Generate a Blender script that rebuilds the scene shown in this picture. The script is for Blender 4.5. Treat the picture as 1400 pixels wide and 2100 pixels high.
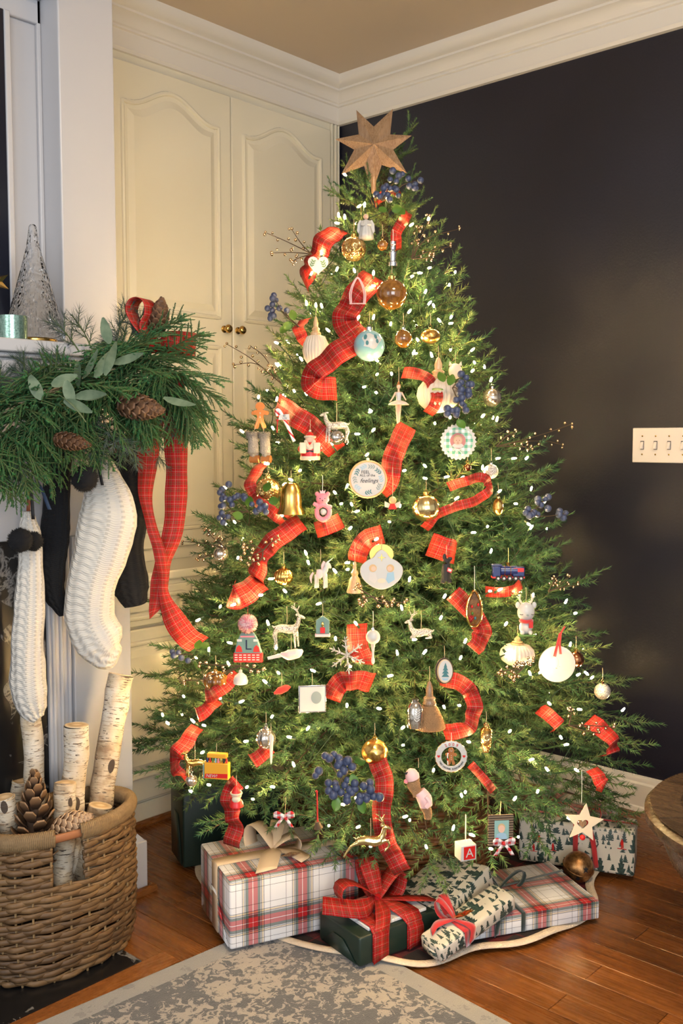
import bpy, bmesh, math, random
import numpy as np
from mathutils import Vector, Matrix, Euler
random.seed(7)
RS = np.random.RandomState(11)
scene = bpy.context.scene
for _o in list(bpy.data.objects):
    bpy.data.objects.remove(_o, do_unlink=True)
COL = scene.collection

# ------------------------------------------------------------------ camera, world, big lights, exposure
FPX, HORIZON, CAMH = 2030.0, 900.0, 1.25          # focal length in pixels of a 1400 x 2100 frame
PITCH = math.atan((1050 - HORIZON) / FPX)
YAW = math.radians(42.4)
FV = Vector((math.cos(YAW), math.sin(YAW), 0)); RV = Vector((math.sin(YAW), -math.cos(YAW), 0)); UV_ = Vector((0, 0, 1))
CAM = -FV * 4.2 + RV * (7 / FPX * 4.2) + UV_ * CAMH
FACE = YAW - math.pi / 2                          # z-rotation that turns a thing's front (-y) to the viewer
cd = bpy.data.cameras.new('camera'); cam = bpy.data.objects.new('camera', cd); COL.objects.link(cam)
cd.sensor_fit = 'VERTICAL'; cd.sensor_height = 36; cd.lens = FPX / 2100 * 36; cd.clip_start = .05
cam.location = CAM; cam.rotation_euler = (math.pi / 2 - PITCH, 0, FACE)
scene.camera = cam
scene.view_settings.view_transform = 'Standard'; scene.view_settings.look = 'None'
scene.view_settings.exposure = 0.45; scene.view_settings.gamma = 1.0; scene.view_settings.use_curve_mapping = False
cy = scene.cycles
cy.max_bounces = 4; cy.diffuse_bounces = 2; cy.glossy_bounces = 2; cy.transmission_bounces = 4; cy.transparent_max_bounces = 4
cy.use_adaptive_sampling = True; cy.adaptive_threshold = .25; cy.adaptive_min_samples = 18; cy.caustics_reflective = False; cy.caustics_refractive = False; cy.sample_clamp_indirect = 4.0
w = bpy.data.worlds.new('world'); scene.world = w; w.use_nodes = True
bg = w.node_tree.nodes['Background']; bg.inputs[0].default_value = (.93, .96, 1.0, 1); bg.inputs[1].default_value = .52

def area(name, loc, target, sx, sy, power, color):
    l = bpy.data.lights.new(name, 'AREA'); l.shape = 'RECTANGLE'; l.size = sx; l.size_y = sy; l.energy = power; l.color = color
    o = bpy.data.objects.new(name, l); COL.objects.link(o); o.location = loc
    o.rotation_euler = (Vector(target) - Vector(loc)).to_track_quat('-Z', 'Y').to_euler()
    return o
# daylight from the tall windows of the room behind the viewer, plus an added warm overhead fill that brightens the cabinets
area('window_daylight', (-4.6, -5.2, 1.7), (-1.2, -.6, 1.2), 2.4, 2.0, 88, (.90, .95, 1.0))
area('window_daylight_side', (-5.6, -2.2, 1.6), (-1.4, -.8, 1.1), 1.6, 1.8, 20, (.92, .96, 1.0))
area('warm_ceiling_fill', (-2.0, -2.6, 2.66), (-2.0, -2.6, 0), .5, .5, 34, (1.0, .82, .60))

# ------------------------------------------------------------------ pixel to place (frame 1400 x 2100)
def ray(x, y):
    u = (x - 700) / FPX; v = (1050 - y) / FPX
    return RV * u + FV * (math.cos(PITCH) + v * math.sin(PITCH)) + UV_ * (-math.sin(PITCH) + v * math.cos(PITCH))
def at(x, y, Z):
    d = ray(x, y); return CAM + d * (Z / d.dot(FV))
def ground(x, y, z=0.0):
    d = ray(x, y); return CAM + d * ((z - CAM.z) / d.z)
def wall_y(x, y, c=0.0):
    d = ray(x, y); return CAM + d * ((c - CAM.y) / d.y)
def wall_x(x, y, c=0.0):
    d = ray(x, y); return CAM + d * ((c - CAM.x) / d.x)
def depth(p): return (Vector(p) - CAM).dot(FV)

# ------------------------------------------------------------------ material node helper
class S:
    """a node socket with arithmetic"""
    nt = None
    def __init__(s, sock): s.s = sock
    @staticmethod
    def m(op, a, b=None, c=None):
        n = S.nt.nodes.new('ShaderNodeMath'); n.operation = op
        for i, q in enumerate((a, b, c)):
            if q is None: continue
            if isinstance(q, S): S.nt.links.new(q.s, n.inputs[i])
            else: n.inputs[i].default_value = q
        return S(n.outputs[0])
    def __add__(s, o): return S.m('ADD', s, o)
    def __radd__(s, o): return S.m('ADD', o, s)
    def __sub__(s, o): return S.m('SUBTRACT', s, o)
    def __rsub__(s, o): return S.m('SUBTRACT', o, s)
    def __mul__(s, o): return S.m('MULTIPLY', s, o)
    def __rmul__(s, o): return S.m('MULTIPLY', o, s)
    def __truediv__(s, o): return S.m('DIVIDE', s, o)
    def __lt__(s, o): return S.m('LESS_THAN', s, o)
    def __gt__(s, o): return S.m('GREATER_THAN', s, o)
    def fract(s): return S.m('FRACT', s)
    def floor(s): return S.m('FLOOR', s)
    def abs(s): return S.m('ABSOLUTE', s)
    def sin(s): return S.m('SINE', s)
    def max(s, o): return S.m('MAXIMUM', s, o)
    def min(s, o): return S.m('MINIMUM', s, o)
def node(kind, **kw):
    n = S.nt.nodes.new(kind)
    for k, v in kw.items():
        if isinstance(k, str) and hasattr(n, k): setattr(n, k, v)
    return n
def link(a, b): S.nt.links.new(a.s if isinstance(a, S) else a, b)
def coords(kind='Object', scale=None):
    t = S.nt.nodes.new('ShaderNodeTexCoord'); o = t.outputs[kind]
    if scale is not None:
        mp = S.nt.nodes.new('ShaderNodeMapping'); link(o, mp.inputs[0]); mp.inputs['Scale'].default_value = scale if hasattr(scale, '__len__') else (scale,) * 3
        o = mp.outputs[0]
    return o
def xyz(vec):
    n = S.nt.nodes.new('ShaderNodeSeparateXYZ'); link(vec, n.inputs[0]); return S(n.outputs[0]), S(n.outputs[1]), S(n.outputs[2])
def combine(x, y, z=0.0):
    n = S.nt.nodes.new('ShaderNodeCombineXYZ')
    for i, q in enumerate((x, y, z)):
        if isinstance(q, S): link(q, n.inputs[i])
        else: n.inputs[i].default_value = q
    return n.outputs[0]
def noise(vec, scale, detail=3, rough=.5, dist=0.0):
    n = S.nt.nodes.new('ShaderNodeTexNoise'); link(vec, n.inputs['Vector']); n.inputs['Scale'].default_value = scale
    n.inputs['Detail'].default_value = detail; n.inputs['Roughness'].default_value = rough; n.inputs['Distortion'].default_value = dist
    return S(n.outputs[0])
def voronoi(vec, scale, feature='F1', out='Distance', rnd=1.0):
    n = S.nt.nodes.new('ShaderNodeTexVoronoi'); n.feature = feature; link(vec, n.inputs['Vector']); n.inputs['Scale'].default_value = scale
    n.inputs['Randomness'].default_value = rnd
    return S(n.outputs[out])
def white(vec):
    n = S.nt.nodes.new('ShaderNodeTexWhiteNoise'); n.noise_dimensions = '3D'; link(vec, n.inputs['Vector']); return S(n.outputs['Value']), n.outputs['Color']
def ramp(fac, stops, mode='LINEAR'):
    n = S.nt.nodes.new('ShaderNodeValToRGB'); link(fac, n.inputs[0]); cr = n.color_ramp; cr.interpolation = mode
    while len(cr.elements) < len(stops): cr.elements.new(1.0)
    for e, (p, c) in zip(cr.elements, stops):
        e.position = p; e.color = (c[0], c[1], c[2], 1)
    return n.outputs[0]
def mix(fac, a, b, blend='MIX'):
    n = S.nt.nodes.new('ShaderNodeMix'); n.data_type = 'RGBA'; n.blend_type = blend
    if isinstance(fac, (S,)): link(fac, n.inputs[0])
    else: n.inputs[0].default_value = fac
    for q, i in ((a, 6), (b, 7)):
        if isinstance(q, (tuple, list)): n.inputs[i].default_value = (q[0], q[1], q[2], 1)
        else: link(q, n.inputs[i])
    return n.outputs[2]
def bump(height, strength=.5, dist=.002):
    n = S.nt.nodes.new('ShaderNodeBump'); link(height, n.inputs['Height']); n.inputs['Strength'].default_value = strength; n.inputs['Distance'].default_value = dist
    return n.outputs[0]
def rgb(h):
    h = h.lstrip('#'); c = [int(h[i:i + 2], 16) / 255 for i in (0, 2, 4)]
    return tuple(x / 12.92 if x <= .04045 else ((x + .055) / 1.055) ** 2.4 for x in c)
MAT = {}
def mat(name, color=(.8, .8, .8), rough=.5, metal=0.0, fn=None, **kw):
    """principled material; fn(bsdf) may wire procedural inputs"""
    m = bpy.data.materials.new(name); m.use_nodes = True; nt = m.node_tree; S.nt = nt
    b = nt.nodes['Principled BSDF']
    if isinstance(color, str): color = rgb(color)
    b.inputs['Base Color'].default_value = (*color, 1); b.inputs['Roughness'].default_value = rough; b.inputs['Metallic'].default_value = metal
    for k, v in kw.items():
        key = k.replace('_', ' ')
        if key in b.inputs:
            b.inputs[key].default_value = (*v, 1) if hasattr(v, '__len__') and len(v) == 3 else v
    if fn: fn(b)
    MAT[name] = m
    return m
def M(n): return MAT[n] if isinstance(n, str) else n

# ------------------------------------------------------------------ mesh helpers
def crom(pts, n=6, closed=False):
    """smooth curve through points"""
    P = [Vector(p) for p in pts]
    if len(P) < 3:
        return [P[0].lerp(P[-1], i / n) for i in range(n + 1)] if len(P) == 2 else P
    out = []; L = len(P); rng = L if closed else L - 1
    for i in range(rng):
        a, b, c, d = (P[(i - 1) % L] if closed or i > 0 else P[0] * 2 - P[1]), P[i], P[(i + 1) % L], (P[(i + 2) % L] if closed or i + 2 < L else P[-1] * 2 - P[-2])
        for k in range(n):
            t = k / n
            out.append(.5 * ((2 * b) + (c - a) * t + (2 * a - 5 * b + 4 * c - d) * t * t + (3 * b - 3 * c + d - a) * t ** 3))
    if not closed: out.append(P[-1])
    return out
def lerp_list(v, n):
    """resample a list of numbers or tuples to n entries"""
    v = [np.array(x, float) for x in v]; out = []
    for i in range(n):
        t = i / max(1, n - 1) * (len(v) - 1); k = min(int(t), len(v) - 2) if len(v) > 1 else 0
        out.append(v[0] if len(v) == 1 else v[k] * (1 - (t - k)) + v[k + 1] * (t - k))
    return out
class MB:
    def __init__(s): s.v = []; s.f = []; s.mi = []; s.uv = None
    def add(s, V, F, mi=0, X=None, uv=None):
        o = len(s.v)
        s.v += [tuple(X @ Vector(p)) if X is not None else tuple(p) for p in V]
        s.f += [tuple(i + o for i in f) for f in F]; s.mi += [mi] * len(F)
        if uv is not None and s.uv is None: s.uv = {}
        if uv is not None:
            for k, f in enumerate(F): s.uv[len(s.f) - len(F) + k] = [uv[i] for i in f]
        return s
    def box(s, x0, x1, y0, y1, z0, z1, mi=0, X=None):
        V = [(x, y, z) for x in (x0, x1) for y in (y0, y1) for z in (z0, z1)]
        return s.add(V, [(0, 1, 3, 2), (4, 6, 7, 5), (0, 4, 5, 1), (2, 3, 7, 6), (0, 2, 6, 4), (1, 5, 7, 3)], mi, X)
    def lathe(s, prof, n=24, mi=0, X=None, flute=None, caps=True):
        """prof: list of (r, z); flute(angle, r, z) -> r"""
        V = []; F = []
        for r, z in prof:
            for k in range(n):
                a = 2 * math.pi * k / n; q = flute(a, r, z) if flute else r
                V.append((q * math.cos(a), q * math.sin(a), z))
        for i in range(len(prof) - 1):
            for k in range(n):
                F.append((i * n + k, i * n + (k + 1) % n, (i + 1) * n + (k + 1) % n, (i + 1) * n + k))
        if caps:
            if prof[0][0] > 1e-5: F.append(tuple(range(n - 1, -1, -1)))
            if prof[-1][0] > 1e-5: F.append(tuple((len(prof) - 1) * n + k for k in range(n)))
        return s.add(V, F, mi, X)
    def ball(s, c, r, n=16, m=10, mi=0, X=None):
        r = (r, r, r) if not hasattr(r, '__len__') else r; V = [(c[0], c[1], c[2] - r[2])]; F = []
        for i in range(1, m):
            t = math.pi * i / m
            for k in range(n):
                a = 2 * math.pi * k / n
                V.append((c[0] + r[0] * math.sin(t) * math.cos(a), c[1] + r[1] * math.sin(t) * math.sin(a), c[2] - r[2] * math.cos(t)))
        V.append((c[0], c[1], c[2] + r[2])); e = len(V) - 1
        for k in range(n):
            F.append((0, 1 + (k + 1) % n, 1 + k)); F.append((e, e - n + k, e - n + (k + 1) % n))
        for i in range(m - 2):
            for k in range(n):
                a = 1 + i * n + k; b = 1 + i * n + (k + 1) % n; F.append((a, b, b + n, a + n))
        return s.add(V, F, mi, X)
    def sweep(s, pts, rad, n=8, mi=0, X=None, caps=True, up=(0, 0, 1), smooth=0, closed=False):
        """tube along pts; rad: number, list of numbers or list of (ra, rb)"""
        if smooth: pts = crom(pts, smooth, closed)
        P = [Vector(p) for p in pts]; L = len(P)
        if not hasattr(rad, '__len__'): rad = [rad]
        R = lerp_list(rad, L); V = []; F = []
        up = Vector(up); last = None
        for i, p in enumerate(P):
            t = (P[(i + 1) % L] - P[i - 1]) if closed else (P[min(i + 1, L - 1)] - P[max(i - 1, 0)])
            t.normalize()
            a = (last if last is not None else up).cross(t) if last is None else last - t * last.dot(t)
            if a.length < 1e-4: a = Vector((1, 0, 0)).cross(t)
            if a.length < 1e-4: a = Vector((0, 1, 0)).cross(t)
            a.normalize(); last = a; b = t.cross(a)
            r = R[i]; ra, rb = (float(r), float(r)) if r.ndim == 0 else (float(r[0]), float(r[1]))
            for k in range(n):
                q = 2 * math.pi * k / n; V.append(p + a * (ra * math.cos(q)) + b * (rb * math.sin(q)))
        for i in range(L if closed else L - 1):
            for k in range(n):
                j = (i + 1) % L
                F.append((i * n + k, i * n + (k + 1) % n, j * n + (k + 1) % n, j * n + k))
        if caps and not closed: F.append(tuple(range(n - 1, -1, -1))); F.append(tuple((L - 1) * n + k for k in range(n)))
        return s.add(V, F, mi, X)
    def prism(s, poly, y0, y1, mi=0, X=None):
        """outline in x,z pushed from y0 (front) to y1 (back)"""
        n = len(poly); V = [(p[0], y0, p[1]) for p in poly] + [(p[0], y1, p[1]) for p in poly]
        F = [tuple(range(n)), tuple(range(2 * n - 1, n - 1, -1))] + [(i, i + n, (i + 1) % n + n, (i + 1) % n) for i in range(n)]
        return s.add(V, F, mi, X)
    def strip(s, A, B, mi=0, u0=0.0, uscale=1.0, vw=1.0):
        """ribbon between two rails with UV in metres"""
        V = []; uv = []; d = 0
        for i, (a, b) in enumerate(zip(A, B)):
            if i: d += ((Vector(A[i]) + Vector(B[i])) / 2 - (Vector(A[i - 1]) + Vector(B[i - 1])) / 2).length
            V += [tuple(a), tuple((Vector(a) + Vector(b)) / 2), tuple(b)]; uv += [(u0 + d * uscale, 0), (u0 + d * uscale, vw / 2), (u0 + d * uscale, vw)]
        F = []
        for i in range(len(A) - 1):
            o = i * 3; F += [(o, o + 1, o + 4, o + 3), (o + 1, o + 2, o + 5, o + 4)]
        return s.add(V, F, mi, None, uv)
    def mesh(s, name, mats, smooth=True, angle=40):
        me = bpy.data.meshes.new(name); me.from_pydata(s.v, [], s.f)
        for m in (mats if isinstance(mats, (list, tuple)) else [mats]): me.materials.append(M(m))
        me.polygons.foreach_set('material_index', s.mi)
        if s.uv is not None:
            ul = me.uv_layers.new(name='UVMap')
            for pi, p in enumerate(me.polygons):
                if pi in s.uv:
                    for k, li in enumerate(p.loop_indices): ul.data[li].uv = s.uv[pi][k]
        me.update()
        if smooth:
            me.polygons.foreach_set('use_smooth', [True] * len(me.polygons))
            if angle < 180: me.set_sharp_from_angle(angle=math.radians(angle))
        return me
    def build(s, name, mats, parent=None, loc=None, rot=None, smooth=True, angle=40, bevel=0, remesh=0, solid=0, fix=True):
        me = s.mesh(name, mats, smooth, angle)
        if fix and len(me.polygons) < 60000:
            bm = bmesh.new(); bm.from_mesh(me); bmesh.ops.recalc_face_normals(bm, faces=bm.faces); bm.to_mesh(me); bm.free()
        return put(name, me, parent, loc, rot, bevel, remesh, solid)
def put(name, me, parent=None, loc=None, rot=None, bevel=0, remesh=0, solid=0, scale=None):
    o = bpy.data.objects.new(name, me); COL.objects.link(o); o.parent = parent
    if loc is not None: o.location = loc
    if rot is not None: o.rotation_euler = rot
    if scale is not None: o.scale = scale
    if remesh:
        md = o.modifiers.new('fuse', 'REMESH'); md.mode = 'VOXEL'; md.voxel_size = remesh; md.use_smooth_shade = True
        md = o.modifiers.new('soften', 'SMOOTH'); md.factor = .5; md.iterations = 3
    if solid:
        md = o.modifiers.new('thickness', 'SOLIDIFY'); md.thickness = solid; md.offset = 0
    if bevel:
        md = o.modifiers.new('edges', 'BEVEL'); md.width = bevel; md.segments = 2; md.limit_method = 'ANGLE'; md.angle_limit = math.radians(50)
    return o
def tag(o, label, cat, group=None, kind=None):
    if label: o['label'] = label
    if cat: o['category'] = cat
    if group: o['group'] = group
    if kind: o['kind'] = kind
    return o
def thing(name, label, cat, loc=(0, 0, 0), rz=0.0, group=None, rot=None):
    o = bpy.data.objects.new(name, None); COL.objects.link(o); o.empty_display_size = .05
    o.location = loc; o.rotation_euler = rot if rot else (0, 0, rz)
    return tag(o, label, cat, group)
def struct(o):
    o['kind'] = 'structure'; return o
def text_mesh(body, size, mt, name='lettering', extrude=.0003, font_shear=0.0, align='CENTER', spacing=1.0):
    c = bpy.data.curves.new(name, 'FONT'); c.body = body; c.size = size; c.align_x = align; c.align_y = 'CENTER'; c.extrude = extrude; c.shear = font_shear
    c.space_character = spacing; c.resolution_u = 3
    o = bpy.data.objects.new(name, c); COL.objects.link(o)
    bpy.context.view_layer.update()
    me = bpy.data.meshes.new_from_object(o.evaluated_get(bpy.context.evaluated_depsgraph_get()))
    bpy.data.objects.remove(o, do_unlink=True)
    me.materials.clear(); me.materials.append(M(mt)); me.name = name
    return me
# ------------------------------------------------------------------ materials of the room
def f_paint(b, s=900, st=.05):
    link(bump(noise(coords(), s * .1, 2), st, .002), b.inputs['Normal'])
mat('white_paint', (.50, .50, .525), .35, fn=lambda b: f_paint(b))
mat('trim_paint', (.78, .73, .655), .3, fn=lambda b: f_paint(b))
mat('cream_paint', (.80, .74, .58), .2, fn=lambda b: f_paint(b, 500, .06), Coat_Weight=.4, Coat_Roughness=.05)
mat('ceiling_paint', (.66, .55, .44), .8, fn=lambda b: f_paint(b, 1500, .2))
def f_navy(b):
    v = coords(); n = noise(v, 120, 3)
    link(bump(n, .22, .003), b.inputs['Normal'])
    link(ramp(noise(v, 2.2, 3), [(.3, (.0085, .0095, .018)), (.7, (.012, .013, .025))]), b.inputs['Base Color'])
mat('navy_paint', (.016, .017, .028), .34, fn=f_navy, Specular_IOR_Level=.62)
def wood_fn(c0, c1, c2, scale=(18, 1.0, 18), bstr=.25, random_per=True):
    def fn(b):
        v = coords('Object', scale)
        if random_per:
            oi = node('ShaderNodeObjectInfo'); r = S(oi.outputs['Random'])
            mp = node('ShaderNodeVectorMath'); mp.operation = 'ADD'; link(v, mp.inputs[0]); link(combine(r * 37.0, r * 91.0, r * 13.0), mp.inputs[1]); v = mp.outputs[0]
        g = noise(v, 1.6, 6, .65, 1.2); fine = noise(v, 9.0, 4, .6)
        c = ramp(g * .72 + fine * .28, [(.28, c0), (.5, c1), (.72, c2)])
        if random_per:
            c = mix(.55, c, ramp(r, [(0, (.55, .5, .45)), (.5, (1, 1, 1)), (1, (1.25, 1.15, 1.05))]), 'MULTIPLY')
        link(c, b.inputs['Base Color']); link(bump(g * .6 + fine * .4, bstr, .001), b.inputs['Normal'])
        link(S.m('MULTIPLY_ADD', fine, .15, .2), b.inputs['Roughness'])
    return fn
mat('oak_floor', fn=wood_fn((.070, .021, .005), (.19, .064, .0135), (.27, .098, .023)))
mat('oak_shoe', fn=wood_fn((.12, .038, .010), (.22, .075, .018), (.30, .115, .03), (3, 18, 18), .2, False))
mat('floor_gap', (.03, .012, .005), .8)
def f_marble(b):
    v = coords('Object'); d = noise(v, 5, 5, .6, .8)
    vein = S.m('ABSOLUTE', d - .5) * 34.0
    v2 = S.m('ABSOLUTE', noise(v, 9, 6, .6, 1.0) - .48) * 48.0
    link(mix(S.m('MINIMUM', vein.min(v2), 1.0), (.22, .21, .20), (.006, .006, .007)), b.inputs['Base Color'])
    mk = noise(v, 4.0, 2) > .49
    c = b.inputs['Base Color'].links[0].from_socket
    link(mix(mk, c, (.008, .008, .009)), b.inputs['Base Color'])
mat('black_marble', (.01, .01, .01), .28, fn=f_marble)
mat('brass', (.62, .38, .12), .22, 1.0)
mat('plastic_white', (.74, .66, .58), .35)
mat('dark_glass', (.008, .010, .02), .15)
mat('black_plastic', (.01, .01, .01), .5)

# ------------------------------------------------------------------ shell
CEIL, CW = 2.70, -0.25          # ceiling height, front of the lower cabinets
o = struct(MB().box(-4.6, .12, -5.2, .12, CEIL, CEIL + .1).build('ceiling', 'ceiling_paint'))
o = struct(MB().box(0, .12, -5.2, .12, 0, CEIL).build('wall_right', 'navy_paint'))
o = struct(MB().box(-4.6, 0, 0, .12, 0, CEIL).build('wall_back', 'cream_paint'))
floor = struct(MB().box(-4.6, .12, -5.2, .12, -.08, -.008).build('floor', 'floor_gap'))
# oak floor boards, each its own piece, running along the dark wall
random.seed(3)
bw = .083; plank_mesh = {}
def plank(x0, x1, y0, y1, z=0.0, rot=False):
    L = (x1 - x0) if rot else (y1 - y0); key = (round(L, 2), rot, round(x1 - x0, 3) if not rot else round(y1 - y0, 3))
    if key not in plank_mesh:
        a = (x1 - x0) / 2 - .0006; c = (y1 - y0) / 2 - .0006; e = .0012
        m = MB(); V = [(-a, -c, -.008), (a, -c, -.008), (a, c, -.008), (-a, c, -.008), (-a, -c, -e), (a, -c, -e), (a, c, -e), (-a, c, -e), (-a + e, -c + e, 0), (a - e, -c + e, 0), (a - e, c - e, 0), (-a + e, c - e, 0)]
        m.add(V, [(0, 1, 5, 4), (1, 2, 6, 5), (2, 3, 7, 6), (3, 0, 4, 7), (4, 5, 9, 8), (5, 6, 10, 9), (6, 7, 11, 10), (7, 4, 8, 11), (8, 9, 10, 11)])
        plank_mesh[key] = m.mesh('plank', 'oak_floor' if not rot else 'oak_floor', smooth=False)
    o = put('plank', plank_mesh[key], floor, ((x0 + x1) / 2, (y0 + y1) / 2, z))
    return o
xs = 0.0
while xs > -2.75:
    x1, x0 = xs, xs - bw; y = -.27 - random.choice([0, .2, .4, .6, .1])
    top = -.27 if x1 > -1.6 else -1.012
    cuts = [top]; yy = top - random.choice([.3, .5, .7, .9])
    while yy > -3.3:
        cuts.append(yy); yy -= random.choice([.8, 1.0, 1.2])
    cuts.append(-3.6)
    for a, c in zip(cuts, cuts[1:]):
        plank(x0, x1, c, a)
    xs -= bw
# border boards that frame the hearth
def board_x(x0, x1, y0, y1):
    m = MB(); m.box(-(x1 - x0) / 2, (x1 - x0) / 2, -(y1 - y0) / 2, (y1 - y0) / 2, -.008, 0)
    m2 = m.build('plank', 'oak_shoe', floor, ((x0 + x1) / 2, (y0 + y1) / 2, 0.0))
board_x(-3.2, -1.66, -1.011, -.946)
o = MB().box(-.032, .032, -.17, .17, -.008, 0).build('plank', 'oak_floor', floor, (-1.692, -.775, 0))
o = struct(MB().box(-3.2, -1.725, -.945, -.60, -.008, .002).build('hearth_slab', 'black_marble'))
tag(o, 'black veined marble hearth slab under the log basket', 'hearth', kind='structure')

# crown moulding along both walls
def crown(name, a, bpt, out):
    prof = [(.0, 2.535), (.014, 2.537), (.020, 2.548), (.018, 2.556), (.018, 2.603), (.026, 2.606), (.026, 2.613), (.032, 2.617), (.040, 2.632), (.054, 2.645), (.066, 2.650), (.066, 2.658), (.078, 2.663), (.090, 2.674), (.097, 2.688), (.099, 2.70), (0, 2.70)]
    a, bpt, out = Vector(a), Vector(bpt), Vector(out); V = []
    for p in (a, bpt):
        for d, z in prof:
            t = (bpt - a).normalized(); V.append(p + out * d + Vector((0, 0, z)) + (t * (-d) if p is bpt else Vector()))
    n = len(prof); F = [(i, i + 1, n + i + 1, n + i) for i in range(n - 1)]
    m = MB(); m.add(V, F); return struct(m.build(name, 'trim_paint', smooth=True, angle=28))
crown('trim_1', (-1.62, 0, 0), (0, 0, 0), (0, -1, 0))
crown('trim_2', (0, -5.0, 0), (0, 0, 0), (-1, 0, 0))
# baseboard of the dark wall
prof = [(0, .118), (.008, .116), (.012, .108), (.012, .098), (.018, .092), (.018, .018), (.024, .014), (.026, 0)]
m = MB(); V = [(-d, y, z) for y in (-5.0, -.27) for d, z in prof]; n = len(prof)
m.add(V, [(i, i + 1, n + i + 1, n + i) for i in range(n - 1)]); struct(m.build('baseboard_right', 'trim_paint', angle=28))

# ------------------------------------------------------------------ built-in cabinet: tall doors above, counter, lower cabinets
def outline(x0, x1, z0, z1, arch=0.0, n=26):
    P = [(x0, z0), (x1, z0), (x1, z1)]
    if arch:
        for i in range(1, n):
            t = 1 - 2 * i / n; P.append(((x0 + x1) / 2 + t * (x1 - x0) / 2, z1 + arch * .5 * (1 + math.cos(math.pi * min(1, abs(t) / .88)))))
    P.append((x0, z1)); return P
def panel(parent, x0, x1, z0, z1, y, arch=0.0, name='raised_panel', mt='cream_paint'):
    m = MB(); P = outline(x0, x1, z0, z1, arch)
    # dense closed loop so that corners stay crisp
    loop = []
    for i in range(len(P)):
        a, b2 = Vector((P[i][0], y, P[i][1])), Vector((P[(i + 1) % len(P)][0], y, P[(i + 1) % len(P)][1]))
        k = 2 if (b2 - a).length > .08 else 1
        if k == 2: loop += [a, a.lerp(b2, .03), a.lerp(b2, .97)]
        else: loop.append(a)
    m.sweep(loop, .0085, 8, closed=True, up=(0, 1, 0))
    mould = m.build('panel_moulding', mt, parent)
    c = ((x0 + x1) / 2, (z0 + z1) / 2)
    def inset(d):
        return [((px - c[0]) * (1 - 2 * d / (x1 - x0)) + c[0], (pz - c[1]) * (1 - 2 * d / (z1 - z0)) + c[1]) for px, pz in P]
    A, B = inset(.012), inset(.042); n = len(P)
    V = [(p[0], y + .003, p[1]) for p in A] + [(p[0], y - .008, p[1]) for p in B]
    F = [(i, (i + 1) % n, n + (i + 1) % n, n + i) for i in range(n)] + [tuple(range(n, 2 * n))]
    MB().add(V, F).build(name, mt, parent, smooth=False)
def door(parent, x0, x1, z0, z1, y, panels, knob=None, name='door'):
    d = MB().box(x0, x1, y - .018, y, z0, z1).build(name, 'cream_paint', parent, bevel=.004)
    for (a, b2, c, e, ar) in panels: panel(d, a, b2, c, e, y - .018, ar)
    if knob:
        k = MB(); X = Matrix.Translation((knob[0], y - .018, knob[1])) @ Matrix.Rotation(math.pi / 2, 4, 'X')
        k.lathe([(.0, 0), (.013, 0), (.013, .003), (.007, .006), (.006, .014), (.010, .018), (.0155, .024), (.016, .029), (.012, .035), (.005, .0375), (0, .038)], 24, X=X)
        k.build('knob', 'brass', d)
    return d
cab = thing('tall_cabinet', 'tall cream built-in cabinet with arched raised panel doors and brass knobs', 'cabinet')
MB().box(-1.53, -.004, -.004, .0, .82, 2.54).build('face_frame', 'cream_paint', cab)
door(cab, -1.145, -.607, .865, 2.505, -.004, [(-1.085, -.668, 1.695, 2.375, .068), (-1.085, -.668, .93, 1.585, 0)], (-.648, 1.655))
door(cab, -.603, -.068, .865, 2.505, -.004, [(-.543, -.130, 1.695, 2.375, .068), (-.543, -.130, .93, 1.585, 0)], (-.580, 1.655))
for xx, wd in ((-.052, .008), (-.030, .012), (-.012, .008)):
    MB().box(xx - wd / 2, xx + wd / 2, -.018, -.004, .82, 2.535).build('side_bead', 'cream_paint', cab, bevel=.003)
tag(MB().box(-1.53, -.002, CW - .012, -.0045, .79, .82).build('cabinet_counter', 'cream_paint', bevel=.006), 'cream painted counter ledge over the lower cabinet', 'counter')
low = thing('base_cabinet', 'cream lower cabinet with square raised panels standing on the floor behind the tree', 'cabinet')
MB().box(-1.53, -.002, CW, -.005, .03, .79).build('body', 'cream_paint', low)
for (a, b2) in ((-1.505, -1.012), (-1.006, -.515), (-.509, -.02)):
    d = MB().box(a, b2, CW - .016, CW, .655, .775).build('drawer', 'cream_paint', low, bevel=.003)
    panel(d, a + .045, b2 - .03, .682, .745, CW - .016, 0, 'drawer_panel')
    door(low, a, b2, .085, .645, CW, [(a + .05, b2 - .05, .165, .60, 0)])
MB().box(-1.53, -.002, CW - .010, CW, .0, .075).build('plinth', 'cream_paint', low, bevel=.003)
MB().sweep([(-1.44, CW - .02, .008), (-.03, CW - .02, .008)], .014, 8).build('shoe_moulding', 'oak_shoe', low)

# ------------------------------------------------------------------ chimney breast with recessed panel, mantel, marble surround
CY, CX, NX, NY = -.60, -1.52, -1.684, -.51
m = MB()
m.box(NX, CX, CY, -.005, 0, CEIL)                      # pier beside the recess
m.box(-4.2, NX, NY, -.005, 1.0, CEIL)                   # back of the recess
m.box(-4.2, NX, CY, NY, 2.36, CEIL)                     # head over the recess
m.box(-4.2, NX, CY, -.005, 1.0, 1.45)
struct(m.build('wall_chimney', 'white_paint', smooth=False, bevel=.004))
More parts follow.
